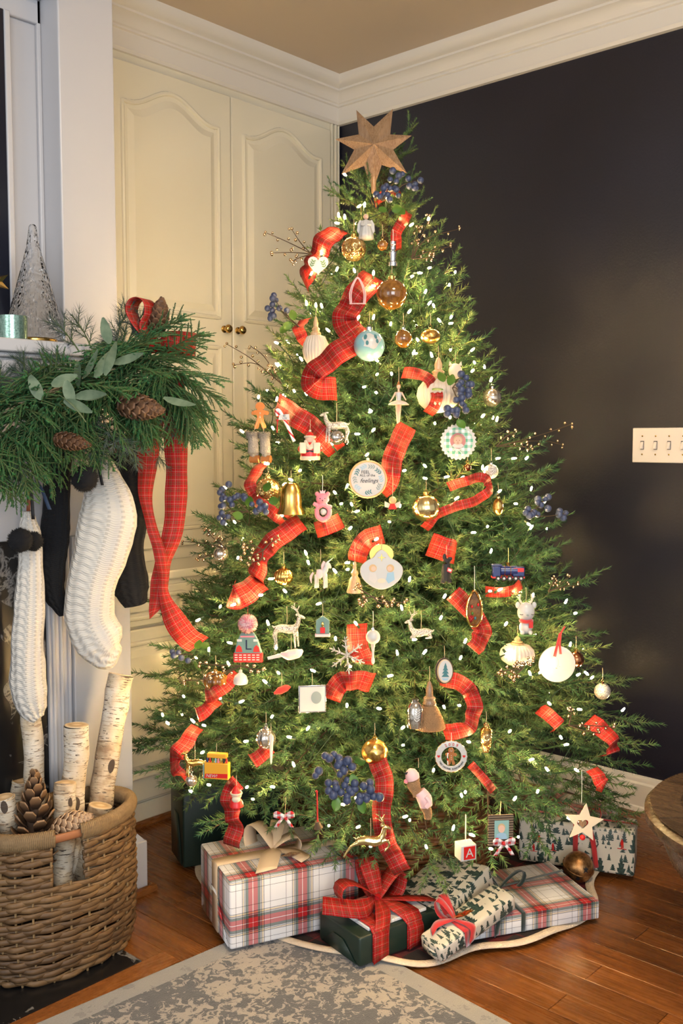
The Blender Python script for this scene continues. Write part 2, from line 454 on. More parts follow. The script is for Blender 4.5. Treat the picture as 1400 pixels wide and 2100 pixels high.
# panel moulding in the recess
m = MB(); m.box(NX - .012, NX, NY - .012, NY, 1.49, 2.36); m.box(-4.0, NX, NY - .012, NY, 2.30, 2.36); struct(m.build('trim_3', 'white_paint', bevel=.003))
fr = thing('wall_frame', 'dark framed panel with a thin white edge hanging in the recess over the mantel', 'picture')
MB().box(-1.798, -1.782, NY - .035, NY - .001, 1.545, 2.30).build('frame_side', 'white_paint', fr, bevel=.003)
MB().box(-2.9, -1.798, NY - .03, NY - .002, 1.555, 2.30).build('dark_pane', 'dark_glass', fr)
MB().box(-2.9, -1.782, NY - .035, NY - .001, 1.525, 1.553).build('frame_rail', 'white_paint', fr, bevel=.003)

mt_ = thing('fireplace_mantel', 'white painted fireplace mantel with stepped shelf and panelled leg', 'mantel')
SH = -1.60   # right end of the shelf
m = MB(); sh = [(CY, 1.478), (-.765, 1.478), (-.768, 1.47), (-.766, 1.452), (-.755, 1.442), (-.752, 1.434)]
for nm, y0, z0, z1, xe in (('shelf', -.768, 1.447, 1.478, SH), ('shelf_cove', -.755, 1.436, 1.447, SH - .012), ('shelf_band', -.742, 1.402, 1.436, SH - .02), ('shelf_bead', -.748, 1.388, 1.402, SH - .016), ('bed_moulding', -.68, 1.33, 1.388, SH - .03)):
    MB().box(-3.2, xe, y0, CY - .001, z0, z1).build(nm, 'white_paint', mt_, bevel=.004)
MB().box(-3.2, CX - .002, CY - .022, CY - .001, 1.0, 1.33).build('frieze', 'white_paint', mt_, bevel=.003)
MB().box(-1.692, CX + .004, CY - .03, CY - .001, .165, 1.0).build('leg', 'white_paint', mt_, bevel=.003)
MB().box(-1.757, -1.692, CY - .016, CY - .001, .165, 1.0).build('leg_inner_band', 'white_paint', mt_, bevel=.004)
for xx in (-1.744, -1.722, -1.700):
    MB().sweep([(xx, CY - .017, .165), (xx, CY - .017, 1.0)], .006, 8).build('leg_bead', 'white_paint', mt_)
pl = MB(); pl.box(-1.765, CX + .03, CY - .055, CY - .001, .012, .145)
pl.build('plinth_block', 'white_paint', mt_, bevel=.003)
MB().add([(-1.757, CY - .05, .145), (CX + .026, CY - .05, .145), (CX + .026, CY, .145), (-1.757, CY, .145), (-1.757, CY - .03, .17), (CX + .006, CY - .03, .17), (CX + .006, CY, .17), (-1.757, CY, .17)],
         [(0, 1, 5, 4), (1, 2, 6, 5), (4, 5, 6, 7), (3, 0, 4, 7)]).build('plinth_cap', 'white_paint', mt_, smooth=False)
MB().sweep([(-1.645, CY - .064, .008), (CX + .04, CY - .064, .008), (CX + .04, -.30, .008)], .014, 8).build('shoe_moulding', 'oak_shoe', mt_)
for (a, b2, c, e) in ((-1.96, -1.7575, .0, 1.0), (-2.9, -1.965, .78, 1.0), (-2.9, -2.55, 0, .775)):
    struct(MB().box(a, b2, CY - .004, -.55, c + .003, e).build('marble_surround', 'black_marble', bevel=.002))
struct(MB().box(-2.56, -1.955, -.54, -.30, .003, .79).build('firebox', 'black_plastic'))

# ------------------------------------------------------------------ light switch plate on the dark wall
sw = thing('light_switch', 'cream four toggle light switch plate on the dark navy wall', 'light switch', (0, 0, 0))
y0, y1, z0, z1 = -1.333, -1.333 - .208, 1.172, 1.286
MB().box(-.006, -.0005, y1, y0, z0, z1).build('plate', 'plastic_white', sw, bevel=.003)
for i in range(4):
    yc = y0 - .035 - i * .046; zc = (z0 + z1) / 2
    MB().box(-.0072, -.006, yc - .006, yc + .006, zc - .014, zc + .014).build('toggle_slot', 'brass' if i < 0 else 'black_plastic', sw)
    t = MB(); t.add([(-.007, yc - .0045, zc - .012), (-.007, yc + .0045, zc - .012), (-.007, yc + .0045, zc + .012), (-.007, yc - .0045, zc + .012), (-.017, yc - .004, zc - .012), (-.017, yc + .004, zc - .012), (-.016, yc + .004, zc - .005), (-.016, yc - .004, zc - .005)],
          [(0, 1, 5, 4), (1, 2, 6, 5), (2, 3, 7, 6), (3, 0, 4, 7), (4, 5, 6, 7)]); t.build('toggle', 'plastic_white', sw)
    for dz in (-.030, .030):
        MB().ball((-.006, yc, zc + dz), (.0015, .003, .003), 10, 6).build('screw', 'brass', sw)
# ------------------------------------------------------------------ foliage
class Foliage:
    """collects needles (slim three-sided spikes) and stems, as numpy blocks"""
    def __init__(s): s.V = []; s.F = []; s.MI = []; s.n = 0
    def needles(s, base, d, L, wd, mi=0):
        N = len(base); d = d / np.linalg.norm(d, axis=1)[:, None]
        ref = np.tile(np.array([[.31, .17, .93]]), (N, 1)); a = np.cross(d, ref); a /= np.linalg.norm(a, axis=1)[:, None] + 1e-9; b = np.cross(d, a)
        wd = wd * .5; V = np.empty((N, 4, 3))
        for k, q in enumerate((0, 2.094, 4.189)): V[:, k] = base + (a * math.cos(q) + b * math.sin(q)) * wd
        V[:, 3] = base + d * L[:, None]
        o = s.n + 4 * np.arange(N)[:, None]
        F = np.stack([np.hstack([o, o + 1, o + 3]), np.hstack([o + 1, o + 2, o + 3]), np.hstack([o + 2, o, o + 3])], 1).reshape(-1, 3)
        s.V.append(V.reshape(-1, 3)); s.F.append(F); s.MI.append(np.full(len(F), mi)); s.n += 4 * N
    def stem(s, P, r0, r1, mi=1, k=5):
        P = np.array(P); L = len(P); V = []
        for i in range(L):
            t = P[min(i + 1, L - 1)] - P[max(i - 1, 0)]; t /= np.linalg.norm(t) + 1e-9
            a = np.cross(t, (.31, .2, .93)); a /= np.linalg.norm(a) + 1e-9; b = np.cross(t, a); r = r0 + (r1 - r0) * i / (L - 1)
            for j in range(k): V.append(P[i] + r * (a * math.cos(6.283 * j / k) + b * math.sin(6.283 * j / k)))
        F = []
        for i in range(L - 1):
            for j in range(k):
                A, B, C, D = i * k + j, i * k + (j + 1) % k, (i + 1) * k + (j + 1) % k, (i + 1) * k + j; F += [(A, B, C), (A, C, D)]
        s.V.append(np.array(V)); s.F.append(np.array(F) + s.n); s.MI.append(np.full(len(F), mi)); s.n += len(V)
    def shoot(s, p0, d, L, nl=.0235, dens=560, t0=.03, wd=.0031, ang=(56, 34), droop=0.0, up=(0, 0, 1), flat=.5, mi=0, stem=True, jit=.08):
        p0 = np.array(p0, float); d = np.array(d, float); d /= np.linalg.norm(d); N = max(8, int(L * dens * (1 - t0)))
        t = np.sort(t0 + (1 - t0) * RS.rand(N)); up = np.array(up, float)
        side = np.cross(up, d); side /= np.linalg.norm(side) + 1e-9; nrm = np.cross(d, side)
        pos = p0 + d * (t * L)[:, None] + np.array([0, 0, -1.0]) * (droop * L * t ** 2)[:, None]
        tan = d + np.array([0, 0, -1.0]) * (2 * droop * t)[:, None]; tan /= np.linalg.norm(tan, axis=1)[:, None]
        ph = RS.rand(N) * 6.283; rad = side * np.cos(ph)[:, None] + nrm * (np.sin(ph) * flat)[:, None]; rad /= np.linalg.norm(rad, axis=1)[:, None]
        th = np.radians(ang[0] + (ang[1] - ang[0]) * t ** 2 + RS.randn(N) * 6)
        nd = tan * np.cos(th)[:, None] + rad * np.sin(th)[:, None] + RS.randn(N, 3) * jit * .4
        Ln = nl * (.82 + .3 * RS.rand(N)) * (1 - .45 * t ** 5)
        s.needles(pos, nd, Ln, wd, mi)
        if stem:
            k = np.linspace(0, 1, 5); s.stem(p0 + d * (k * L)[:, None] + np.array([0, 0, -1.0]) * (droop * L * k ** 2)[:, None], .0016, .0007)
        return pos[-1], tan[-1]
    def mesh(s, name, mats):
        V = np.concatenate(s.V).astype(np.float32); F = np.concatenate(s.F).astype(np.int32); me = bpy.data.meshes.new(name)
        me.vertices.add(len(V)); me.vertices.foreach_set('co', V.ravel()); me.loops.add(F.size); me.loops.foreach_set('vertex_index', F.ravel())
        me.polygons.add(len(F)); me.polygons.foreach_set('loop_start', np.arange(0, F.size, 3, dtype=np.int32))
        for m in mats: me.materials.append(M(m))
        me.polygons.foreach_set('material_index', np.concatenate(s.MI).astype(np.int32)); me.update(calc_edges=True)
        return me
def leaf_fn(c0, c1, c2, tscale=3.0):
    def fn(b):
        oi = node('ShaderNodeObjectInfo'); r = S(oi.outputs['Random'])
        n = noise(coords('Object'), 26, 2)
        c = ramp(n * .8 + r * .2, [(.28, c0), (.5, c1), (.72, c2)])
        link(c, b.inputs['Base Color'])
    return fn
mat('spruce_needle', rough=.5, fn=leaf_fn((.030, .100, .042), (.095, .185, .055), (.200, .245, .070)), Specular_IOR_Level=.35)
mat('twig', (.075, .045, .022), .8)
mat('twig_green', (.07, .10, .03), .7)
mat('cedar_needle', rough=.5, fn=leaf_fn((.008, .068, .026), (.018, .12, .038), (.05, .19, .05)), Specular_IOR_Level=.35)
mat('frost_needle', rough=.55, fn=leaf_fn((.02, .045, .035), (.05, .085, .07), (.16, .20, .19)))
mat('bulb_wire', (.01, .035, .012), .5)

TC = CAM + FV * 2.92 + RV * .122; TC.z = 0.0
def tree_r(z):
    return .785 * max(.012, (2.13 - z) / 1.75) ** .80 if z > .45 else .785 * (1.68 / 1.75) ** .8 * (.90 + .10 * z / .45)
def T(px, py, k=1.0, push=0.0):
    """place on the tree's outer surface under a pixel; beside the tree: the nearest point on that line of sight"""
    best = None; d = ray(px, py)
    for i in range(600):
        Z = 2.02 + i * .002; p = CAM + d * (Z / d.dot(FV)); q = math.hypot(p.x - TC.x, p.y - TC.y) - tree_r(p.z) * k
        if best is None or q < best[0] - 1e-9: best = (q, p, Z)
        if q <= 0: break
    p = best[1]
    return p - FV * push * (best[2] / 2.92)
def branch_mesh(L, seed):
    RS.seed(seed); F = Foliage(); n = 9
    axis = lambda t: np.array([L * t, .02 * L * math.sin(3 * t + seed), L * (.05 * math.sin(t * 2.6 + seed * .7) - .06 * t * t)])
    F.stem([axis(t) for t in np.linspace(0, 1, n)], .0045 if L > .3 else .003, .0012)
    sp = .080; m = int(L * .80 / sp) + 2; side = 1
    for i in range(m):
        t = .20 + .78 * i / m + RS.randn() * .008; p = axis(min(t, .99)); rest = (1 - t) * L
        sl = min(.22, max(.095, rest * .50 + .075)) * (.85 + .3 * RS.rand())
        for sd in ((side, -side) if RS.rand() < .75 else (side,)):
            a = math.radians(38 + 18 * RS.rand()); el = RS.randn() * .24 + .06
            d = np.array([math.cos(a), sd * math.sin(a), el])
            e, td = F.shoot(p, d, sl, droop=.10 * RS.rand() + .02, mi=0)
            if sl > .115:
                for q in (.35, .62):
                    for s2 in (-1, 1):
                        if RS.rand() < .42:
                            pp = p + d / np.linalg.norm(d) * sl * q; ang2 = math.atan2(d[1], d[0]) + s2 * math.radians(40 + 10 * RS.rand())
                            F.shoot(pp, (math.cos(ang2), math.sin(ang2), el + RS.randn() * .2), sl * (.62 - .3 * q) + .045, droop=.06)
        side = -side
    for i in range(int(L / .22)):                      # short upright shoots along the limb
        p = axis(.25 + .6 * RS.rand()); F.shoot(p, (.8, RS.randn() * .5, .6), .085 + .05 * RS.rand())
    e = axis(1.0); d = e - axis(.93)
    F.shoot(axis(.55), axis(1.0) - axis(.55), L * .45, dens=520, t0=.0, stem=False)
    F.shoot(e, d + np.array([0, 0, .01]), .10, t0=0)
    for sd in (-1, 1): F.shoot(axis(.97), (d / np.linalg.norm(d)) + np.array([0, sd * .62, .05]), .085, t0=0)
    return F.mesh('branch', ['spruce_needle', 'twig'])
CLASSES = [.17, .26, .38, .52, .68]
BR = {c: [branch_mesh(c, 100 * i + k) for k in range(3)] for i, c in enumerate(CLASSES)}
tree = thing('christmas_tree', 'full green spruce christmas tree standing in a woven basket collar in the corner', 'christmas tree', TC)
RS.seed(5); random.seed(5)
def add_branch(root, dirv, L, roll=0.0):
    c = min(CLASSES, key=lambda q: abs(math.log(L / (q + .09)))); me = random.choice(BR[c])
    d = Vector(dirv).normalized(); q = d.to_track_quat('X', 'Z'); s = L / (c + .09)
    o = put('branch', me, tree, Vector(root) - TC, None, scale=(s, s, s)); o.rotation_mode = 'QUATERNION'
    o.rotation_quaternion = q @ Euler((roll, 0, 0)).to_quaternion()
    return o
z = .375; k = 0; nb = 0; TIERS = []
while z < 2.03:
    TIERS.append(z); z += .088 - .022 * (z / 2.0)
for ti, z in enumerate(TIERS):
    r = tree_r(z); n = max(5, int(round(r * (25 if z > .55 else 21))))
    for j in range(n):
        a = 2 * math.pi * (j + .5 * (ti % 2) + RS.rand() * .5) / n; Rt = r * (.84 + .22 * RS.rand())
        dx, dy = math.cos(a), math.sin(a); lim = 9
        if dx > .05: lim = min(lim, (-.06 - TC.x) / dx)
        if dy > .05: lim = min(lim, ((CW - .05 if z < 1.0 else -.07) - TC.y) / dy)
        Rt = min(Rt, lim)
        zt = (z - .375) / 1.68
        el = math.radians(-13 + 27 * min(1, zt * 2.6) if zt < .35 else 11 + 26 * (zt - .35) / .65) + RS.randn() * .06
        L = Rt / max(.6, math.cos(el))
        add_branch(TC + Vector((dx * .015, dy * .015, z - L * math.sin(el) * .85)), (dx * math.cos(el), dy * math.cos(el), math.sin(el)), L, RS.randn() * .3); nb += 1
# leader shoots behind and beside the star
for (tip, Z0, rt, L) in (((851, 236), 2.90, (800, 330), .20), ((855, 292), 2.92, (792, 345), .17), ((700, 322), 2.90, (752, 390), .15), ((664, 372), 2.86, (735, 430), .18), ((720, 345), 2.82, (765, 420), .17), ((790, 372), 2.84, (772, 430), .13), ((850, 372), 2.84, (795, 440), .17), ((855, 410), 2.82, (800, 450), .15)):
    a = at(*rt, Z0); b2 = at(*tip, Z0 - .01); add_branch(a, b2 - a, (b2 - a).length * 1.02); nb += 1
# the sweep of branch tips that reach lower right over the gifts
for (tip, Z0, rt) in (((1322, 1690), 2.70, (1150, 1625)), ((1300, 1650), 2.75, (1150, 1600)), ((1012, 1800), 2.30, (990, 1560)), ((905, 1840), 2.28, (860, 1640)), ((770, 1790), 2.36, (775, 1600)), ((560, 1720), 2.42, (640, 1560)), ((345, 1640), 2.66, (520, 1560)), ((690, 1790), 2.36, (700, 1610)), ((1120, 1770), 2.36, (1060, 1590))):
    b2 = at(*tip, Z0); a = at(*rt, Z0 + .12); add_branch(a, b2 - a, (b2 - a).length); nb += 1
m = MB(); m.sweep([(0, 0, .05), (0, 0, 1.0), (0, 0, 2.02)], [.026, .022, .012], 12); m.build('trunk', 'twig', tree)

# ------------------------------------------------------------------ woven basket collar and log basket
def f_wicker(c0, c1, c2):
    def fn(b):
        oi = node('ShaderNodeObjectInfo'); r = S(oi.outputs['Random'])
        v = coords('Object', (40, 40, 200)); n = noise(v, 1.0, 4, .6); n2 = noise(coords('Object'), 16, 2)
        link(ramp(n * .45 + n2 * .35 + r * .2, [(.25, c0), (.5, c1), (.75, c2)]), b.inputs['Base Color']); link(bump(n, .5, .001), b.inputs['Normal'])
    return fn
mat('wicker', rough=.6, fn=f_wicker((.040, .019, .007), (.115, .060, .022), (.22, .125, .05)))
mat('wicker_warm', rough=.6, fn=f_wicker((.09, .030, .008), (.20, .072, .020), (.30, .12, .035)))
mat('rope_wrap', rough=.7, fn=f_wicker((.085, .05, .022), (.17, .105, .046), (.25, .165, .08)))
mat('leather_handle', (.30, .115, .045), .5)
mat('stake', (.24, .15, .065), .6)
def basket(root, prof, rows, rt, stakes, mt, gap=None):
    """prof(t) -> radius; t 0..1 up; each woven row is a ring of its own"""
    H = prof.H; NS = stakes * 6; shared = {}
    for i in range(rows):
        t = (i + .5) / rows; R = prof(t); z = H * t
        g = gap(t) if gap else None; pts = []
        key = (i % 2, bool(g)); RSs = random.Random(i); pts2 = []
        a0, a1 = (0, 2 * math.pi) if not g else (g[1], g[0] + 2 * math.pi)
        n = NS if not g else int(NS * (a1 - a0) / (2 * math.pi)); wob = [RSs.uniform(-1, 1) for _ in range(8)]
        for k in range(n + (1 if g else 0)):
            a = a0 + (a1 - a0) * k / n; ph = a * stakes / 2 + math.pi * (i % 2)
            rr = R + .0065 * math.sin(ph); zz = z + .0025 * math.sin(a * 5 + wob[0] * 3) + .0018 * wob[1] * math.sin(a * 3)
            pts.append((rr * math.cos(a), rr * math.sin(a), zz))
            rr2 = R - .0065 * math.sin(ph); pts2.append((rr2 * math.cos(a), rr2 * math.sin(a), zz + rt * .55))
        m = MB(); m.sweep(pts, rt, 6, closed=not g); m.sweep(pts2, rt * .8, 6, closed=not g)
        m.build('weaver', mt, root, fix=False, angle=180)
    for k in range(stakes):
        a = 2 * math.pi * (k + .5) / stakes
        if gap and gap(.95) and (gap(.95)[0] < a < gap(.95)[1] or gap(.95)[0] < a - 2 * math.pi < gap(.95)[1]): tt = (0, .25, .5, .70)
        else: tt = (0, .25, .5, .75, 1)
        MB().sweep([(prof(t) * math.cos(a), prof(t) * math.sin(a), H * t) for t in tt], .0035, 6).build('stake', 'stake', root, fix=False)
class Prof:
    def __init__(s, H, pts): s.H = H; s.p = pts
    def __call__(s, t): return float(np.interp(t, [q[0] for q in s.p], [q[1] for q in s.p]))
cl = thing('tree_collar', 'warm brown woven wicker basket collar around the foot of the tree', 'tree collar', TC + Vector((.03, -.05, .012)))
basket(cl, Prof(.27, [(0, .262), (.5, .255), (1, .235)]), 17, .0075, 24, 'wicker_warm')
mtop = MB(); mtop.lathe([(.02, .2), (.22, .2), (.22, .19), (.02, .19)], 32, caps=False); mtop.build('inner_liner', 'twig', cl)

BC = Vector((CAM.x, CAM.y, 0)) + FV * 2.325 - RV * .686; BC.z = .003; BC.y -= .014
lb = thing('log_basket', 'large round woven log basket with a wrapped rim and handle slot on the hearth', 'basket', BC)
lb.scale = (.205 / .233, .127 / .233, 1)                   # an oval basket, long side along the hearth
hang = math.atan2((CAM - BC).y / (.127 / .233), (CAM - BC).x / (.205 / .233)) + .10
gapf = lambda t: (hang - .20, hang + .20) if t > .70 else None
pf = Prof(.335, [(0, .195), (.12, .212), (.45, .219), (.8, .217), (1, .213)])
basket(lb, pf, 19, .0075, 26, 'wicker', gapf)
rim = []; a0, a1 = hang + .17, hang - .17 + 2 * math.pi
for k in range(97): a = a0 + (a1 - a0) * k / 96; rim.append((.212 * math.cos(a), .212 * math.sin(a), .342))
m = MB(); m.sweep(rim, .0165, 10); m.build('rim_core', 'rope_wrap', lb)
wrap = []
for k in range(2400): a = a0 + (a1 - a0) * k / 2399; q = k * .60; rr = .212 + .0175 * math.cos(q); wrap.append((rr * math.cos(a), rr * math.sin(a), .342 + .0175 * math.sin(q)))
m = MB(); m.sweep(wrap, .0042, 5); m.build('rim_wrap', 'rope_wrap', lb, fix=False, angle=180)
m = MB(); m.sweep([(.212 * math.cos(hang + q), .212 * math.sin(hang + q), .340) for q in np.linspace(-.22, .22, 14)], .010, 10); m.build('handle', 'leather_handle', lb)
m = MB(); m.lathe([(0, .004), (.195, .004), (.195, .012), (0, .012)], 40); m.build('basket_floor', 'wicker', lb)

# ------------------------------------------------------------------ string of warm mini lights
BULBS = '''708,363 791,408 738,425 747,425 821,436 694,446 707,450 693,461 841,465 659,523 620,560 638,565 727,559 723,534 765,564 764,588 878,552 857,562 842,570 629,626 648,630 660,631 870,602 878,625 888,630 837,642 733,655 765,654 674,680 900,660 921,665 690,556
569,705 570,751 619,739 604,803 629,809 531,816 568,821 747,794 771,806 772,769 802,768 760,844 561,879 499,886 773,741 740,729 849,726 730,890 764,883 924,650 856,700 922,717 846,726 884,731 965,720 971,745 966,762 1004,781 759,843 921,857 890,869 987,854 1016,862 800,667
869,954 869,980 912,978 827,965 987,960 993,968 1017,940 1049,940 1076,940 944,981 1020,1008 1086,1003 1054,1032 933,1022 819,1037 798,1069 997,1079 967,1091 1080,1073 1085,1082 1004,1130
550,951 616,964 598,984 583,993 751,933 687,1010 700,1032 721,1034 730,1048 717,1083 483,1070 465,1074 770,1105 628,1134 489,1143 633,938 681,910 579,1056 711,997
633,1153 558,1185 688,1171 712,1166 714,1152 537,1218 586,1211 656,1235 482,1237 453,1242 410,1268 551,1277 567,1326 475,1316 430,1331 392,1351 471,1360 571,1376 644,1373 546,1396 730,1277 688,1308 718,1364
838,1188 909,1222 823,1246 903,1263 847,1309 951,1314 814,1338 868,1336 942,1347 1036,1338 1034,1278 1003,1210 1084,1379 797,1383 1021,1208 1089,1221 1156,1233 1174,1256 1165,1321 1104,1376 1181,1381 1209,1387 1061,1216 1197,1376
379,1425 453,1428 494,1436 336,1463 399,1476 421,1484 347,1480 633,1488 596,1508 507,1516 418,1538 603,1565 431,1605 508,1609 520,1634 561,1609 395,1619 559,1465
775,1449 711,1444 824,1489 891,1484 825,1524 939,1443 909,1447 958,1517 730,1631 944,1625 952,1619 704,1645 977,1571 991,1530 887,1576 1122,1438 1183,1451 1272,1453 1042,1496 1156,1523 1146,1507 1085,1554 1120,1575 1177,1574 1099,1619 1052,1634 1161,1672
674,1688 733,1691 759,1730 839,1677 828,1670 872,1730 927,1695 1060,1711 1003,1735 963,1706 1035,1726'''
mat('bulb_glow', (1, .8, .5), .3, Emission_Color=(1.0, .66, .27), Emission_Strength=310.0)
mat('bulb_socket', (.012, .04, .015), .5)
ls = thing('string_lights', 'string of warm white mini lights wound all over the christmas tree', 'string lights', TC)
bm_ = MB(); bm_.lathe([(.0006, -.010), (.0026, -.007), (.0030, -.002), (.0024, .003)], 6, 0)
bm_.lathe([(.0028, .0032), (.0032, .005), (.0032, .013), (.0014, .015)], 6, 1)
bulb_me = bm_.mesh('bulb', ['bulb_glow', 'bulb_socket'])
RS.seed(21); pts = []
for s_ in BULBS.split():
    x, y = map(float, s_.split(',')); pts.append(T(x, y, 1.0, .02))
for i in range(88):                                         # the sides and the back of the tree
    zz = .35 + 1.6 * RS.rand() ** 1.5; a = YAW + (RS.rand() - .5) * 3.6; rr = min(tree_r(zz) * (.65 + .3 * RS.rand()), .60)
    q = TC + Vector((math.cos(a) * rr, math.sin(a) * rr, zz))
    if q.x < -.08 and q.y < -.33: pts.append(q)
for p in pts[:296]:
    o = put('bulb', bulb_me, ls, p - TC); e = (p - TC); e.z = .35; tilt = Vector((RS.randn() * .5, RS.randn() * .5, RS.randn() * .5)) - e.normalized() * .8
    o.rotation_euler = tilt.to_track_quat('Z', 'Y').to_euler()
wm = MB(); rest = pts[:]; cur = rest.pop(0); run = []
while rest:
    j = min(range(len(rest)), key=lambda i: (rest[i] - cur).length); nx = rest.pop(j)
    inn = lambda p, f: Vector(((p.x - TC.x) * f, (p.y - TC.y) * f, p.z - .03))
    a = cur - TC; c2 = nx - TC; dist = (c2 - a).length
    if dist < .5: wm.sweep(crom([a, inn(cur, .90), (inn(cur, .86) + inn(nx, .86)) / 2, inn(nx, .90), c2], 3), .0013, 4, caps=False)
    cur = nx
wo = wm.build('wire', 'bulb_wire', ls, fix=False, angle=180); wo['kind'] = 'stuff'
# ------------------------------------------------------------------ cloth, paper and other materials
def tartan(u, v, stops_u, stops_v, period):
    a = ramp((u / period).fract(), stops_u, 'CONSTANT'); c = ramp((v / period).fract(), stops_v, 'CONSTANT')
    return a, c
RED, DRED, GRN, BLK, WHT, YEL = (.37, .003, .005), (.22, .004, .006), (.085, .085, .04), (.006, .006, .005), (.48, .36, .30), (.28, .18, .04)
RS_STOPS = [(0, RED), (.09, WHT), (.108, RED), (.22, GRN), (.26, RED), (.285, BLK), (.30, RED), (.33, GRN), (.37, RED), (.52, YEL), (.535, RED), (.60, WHT), (.618, RED), (.74, GRN), (.785, RED), (.82, BLK), (.84, RED), (.87, GRN), (.91, RED)]
def f_ribbon(b):
    u, v, _ = xyz(coords('UV')); a, c = tartan(u, v, RS_STOPS, RS_STOPS, .040)
    col = mix(.5, a, c)
    edge = (v * -1.0 + 1.0)
    link(col, b.inputs['Base Color']); t = ((u * 900.0).sin() * (v * 900.0).sin())
    link(bump(t, .12, .0005), b.inputs['Normal'])
mat('red_tartan', rough=.6, fn=f_ribbon, Specular_IOR_Level=.2)
W2, G2, R2, K2, Y2 = (.74, .725, .73), (.045, .085, .078), (.42, .016, .02), (.012, .012, .014), (.62, .42, .10)
PAPER = [(0, W2), (.11, K2), (.118, W2), (.235, K2), (.247, W2), (.255, Y2), (.268, W2), (.276, K2), (.288, W2), (.30, G2), (.36, R2), (.405, R2), (.445, W2), (.455, R2), (.50, R2), (.545, G2), (.60, W2), (.612, K2), (.626, W2), (.636, Y2), (.65, W2), (.662, K2), (.674, W2), (.79, K2), (.798, W2)]
def f_paper(b):
    u, v, _ = xyz(coords('UV')); a, c = tartan(u, v, PAPER, PAPER, .130)
    link(mix(.55, mix(.5, a, c), mix(1.0, a, c, 'DARKEN')), b.inputs['Base Color'])
mat('tartan_paper', rough=.3, fn=f_paper)
def f_forest(b):
    u, v, _ = xyz(coords('UV')); col = (.62, .575, .48); mask = None
    for k, (sc, thr, off) in enumerate(((21.0, .25, 0.0), (36.0, .22, 3.3), (14.0, .30, 7.7), (52.0, .25, 5.1))):
        uu, vv = u * sc * 1.25 + off, v * sc + off * 1.7
        row = vv.floor(); uu = uu + row * .37
        cell = combine(uu.floor(), row, float(k)); r, rc = white(cell); rx, ry, rz = xyz(rc)
        x = uu.fract() - .5 - (rx - .5) * .3; y = vv.fract()
        saw = (y * (7.0 - k)).fract()
        half = (1.0 - y) * .44 * (.55 + ry * .45) * (.55 + .6 * saw) + noise(combine(uu * 9.0, vv * 9.0), 1.0, 1) * .06 - .035
        tri = (x.abs() < half) * (y < (.62 + rz * .34)) * (y > .06)
        patch = noise(combine(u * 9.0 + off, v * 9.0, off), 1.0, 1) > (.47 if k != 1 else .42)
        tri = tri * patch * (r > thr)
        mask = tri if mask is None else mask.max(tri)
    n = noise(combine(u, v), 160, 2)
    green = ramp(n, [(.35, (.012, .030, .026)), (.65, (.045, .085, .075))])
    link(mix(mask, mix(noise(combine(u, v), 14, 3) * .25, col, (.44, .42, .39)), green), b.inputs['Base Color'])
mat('forest_paper', rough=.4, fn=f_forest)
mat('green_paper', (.008, .022, .016), .42)
mat('cream_ribbon', (.62, .47, .31), .7)
mat('red_velvet', (.46, .008, .010), .75, Sheen_Weight=.6)
mat('green_velvet', (.006, .022, .016), .75, Sheen_Weight=.4)
def f_gold_star(b): link(bump(noise(coords(), 90, 2), .3, .001), b.inputs['Normal'])
mat('gold', (.72, .44, .12), .25, 1.0)
mat('gold_pale', (.80, .62, .28), .22, 1.0)
mat('gold_bead', (.75, .52, .30), .18, 1.0)
mat('silver', (.70, .69, .68), .2, 1.0)
def f_glit(c0, c1):
    def fn(b):
        v = voronoi(coords(), 900, 'F1', 'Color'); link(ramp(v, [(.2, c0), (.55, c1), (.85, (.95, .93, .9))]), b.inputs['Base Color'])
        link(bump(voronoi(coords(), 900), .8, .001), b.inputs['Normal'])
    return fn
mat('silver_glitter', rough=.35, metal=.6, fn=f_glit((.20, .17, .14), (.55, .50, .45)))
mat('copper_bell', rough=.38, metal=.9, fn=lambda b: link(ramp(noise(coords(), 60, 5, .7), [(.3, (.08, .035, .012)), (.55, (.38, .19, .07)), (.75, (.62, .40, .18))]), b.inputs['Base Color']))
mat('black', (.008, .008, .009), .6)
mat('white_enamel', (.52, .50, .465), .3)
mat('ivory', (.64, .54, .39), .45)
mat('red_enamel', (.58, .012, .010), .35)
mat('skin', (.72, .44, .31), .55)
mat('walnut', fn=wood_fn((.15, .085, .042), (.25, .15, .08), (.34, .215, .125), (60, 60, 6), .3, False))
mat('pale_wood', fn=wood_fn((.45, .27, .13), (.58, .37, .19), (.66, .45, .25), (30, 30, 6), .2, False))
mat('table_wood', fn=wood_fn((.035, .022, .013), (.07, .045, .026), (.11, .073, .044), (14, 1.6, 14), .3, True))

# ------------------------------------------------------------------ rug
def f_rug(b):
    v = coords('Object'); x, y, _ = xyz(v)
    d = noise(v, 46, 5, .68, 1.0); big = noise(v, 5, 3, .6, .8); sm = noise(v, 120, 2)
    dark = (d * .75 + big * .35 + sm * .08) > .565
    edge = S.m('MINIMUM', (x * -1.0), (y * -1.0))          # rug corner is its origin, body in -x,-y
    inner = (edge > .055)
    base = mix(noise(v, 60, 3), (.36, .315, .265), (.29, .265, .24))
    dk = mix(noise(v, 40, 3), (.055, .058, .066), (.11, .11, .115))
    field = mix(dark * inner, base, dk)
    bd = mix((noise(v, 18, 4, .7) > .60), (.27, .26, .245), (.20, .195, .19))
    link(mix(inner, bd, field), b.inputs['Base Color']); link(bump(noise(v, 420, 2) + dark * .3, .6, .003), b.inputs['Normal'])
mat('rug_pile', rough=.95, fn=f_rug, Sheen_Weight=.3)
rug = MB().box(-2.2, 0, -2.2, 0, .001, .008).build('area_rug', 'rug_pile', None, (-1.298, -1.055, 0), (0, 0, math.radians(-4.5)), bevel=.003)
tag(rug, 'worn beige and charcoal area rug on the oak floor in front of the gifts', 'rug')

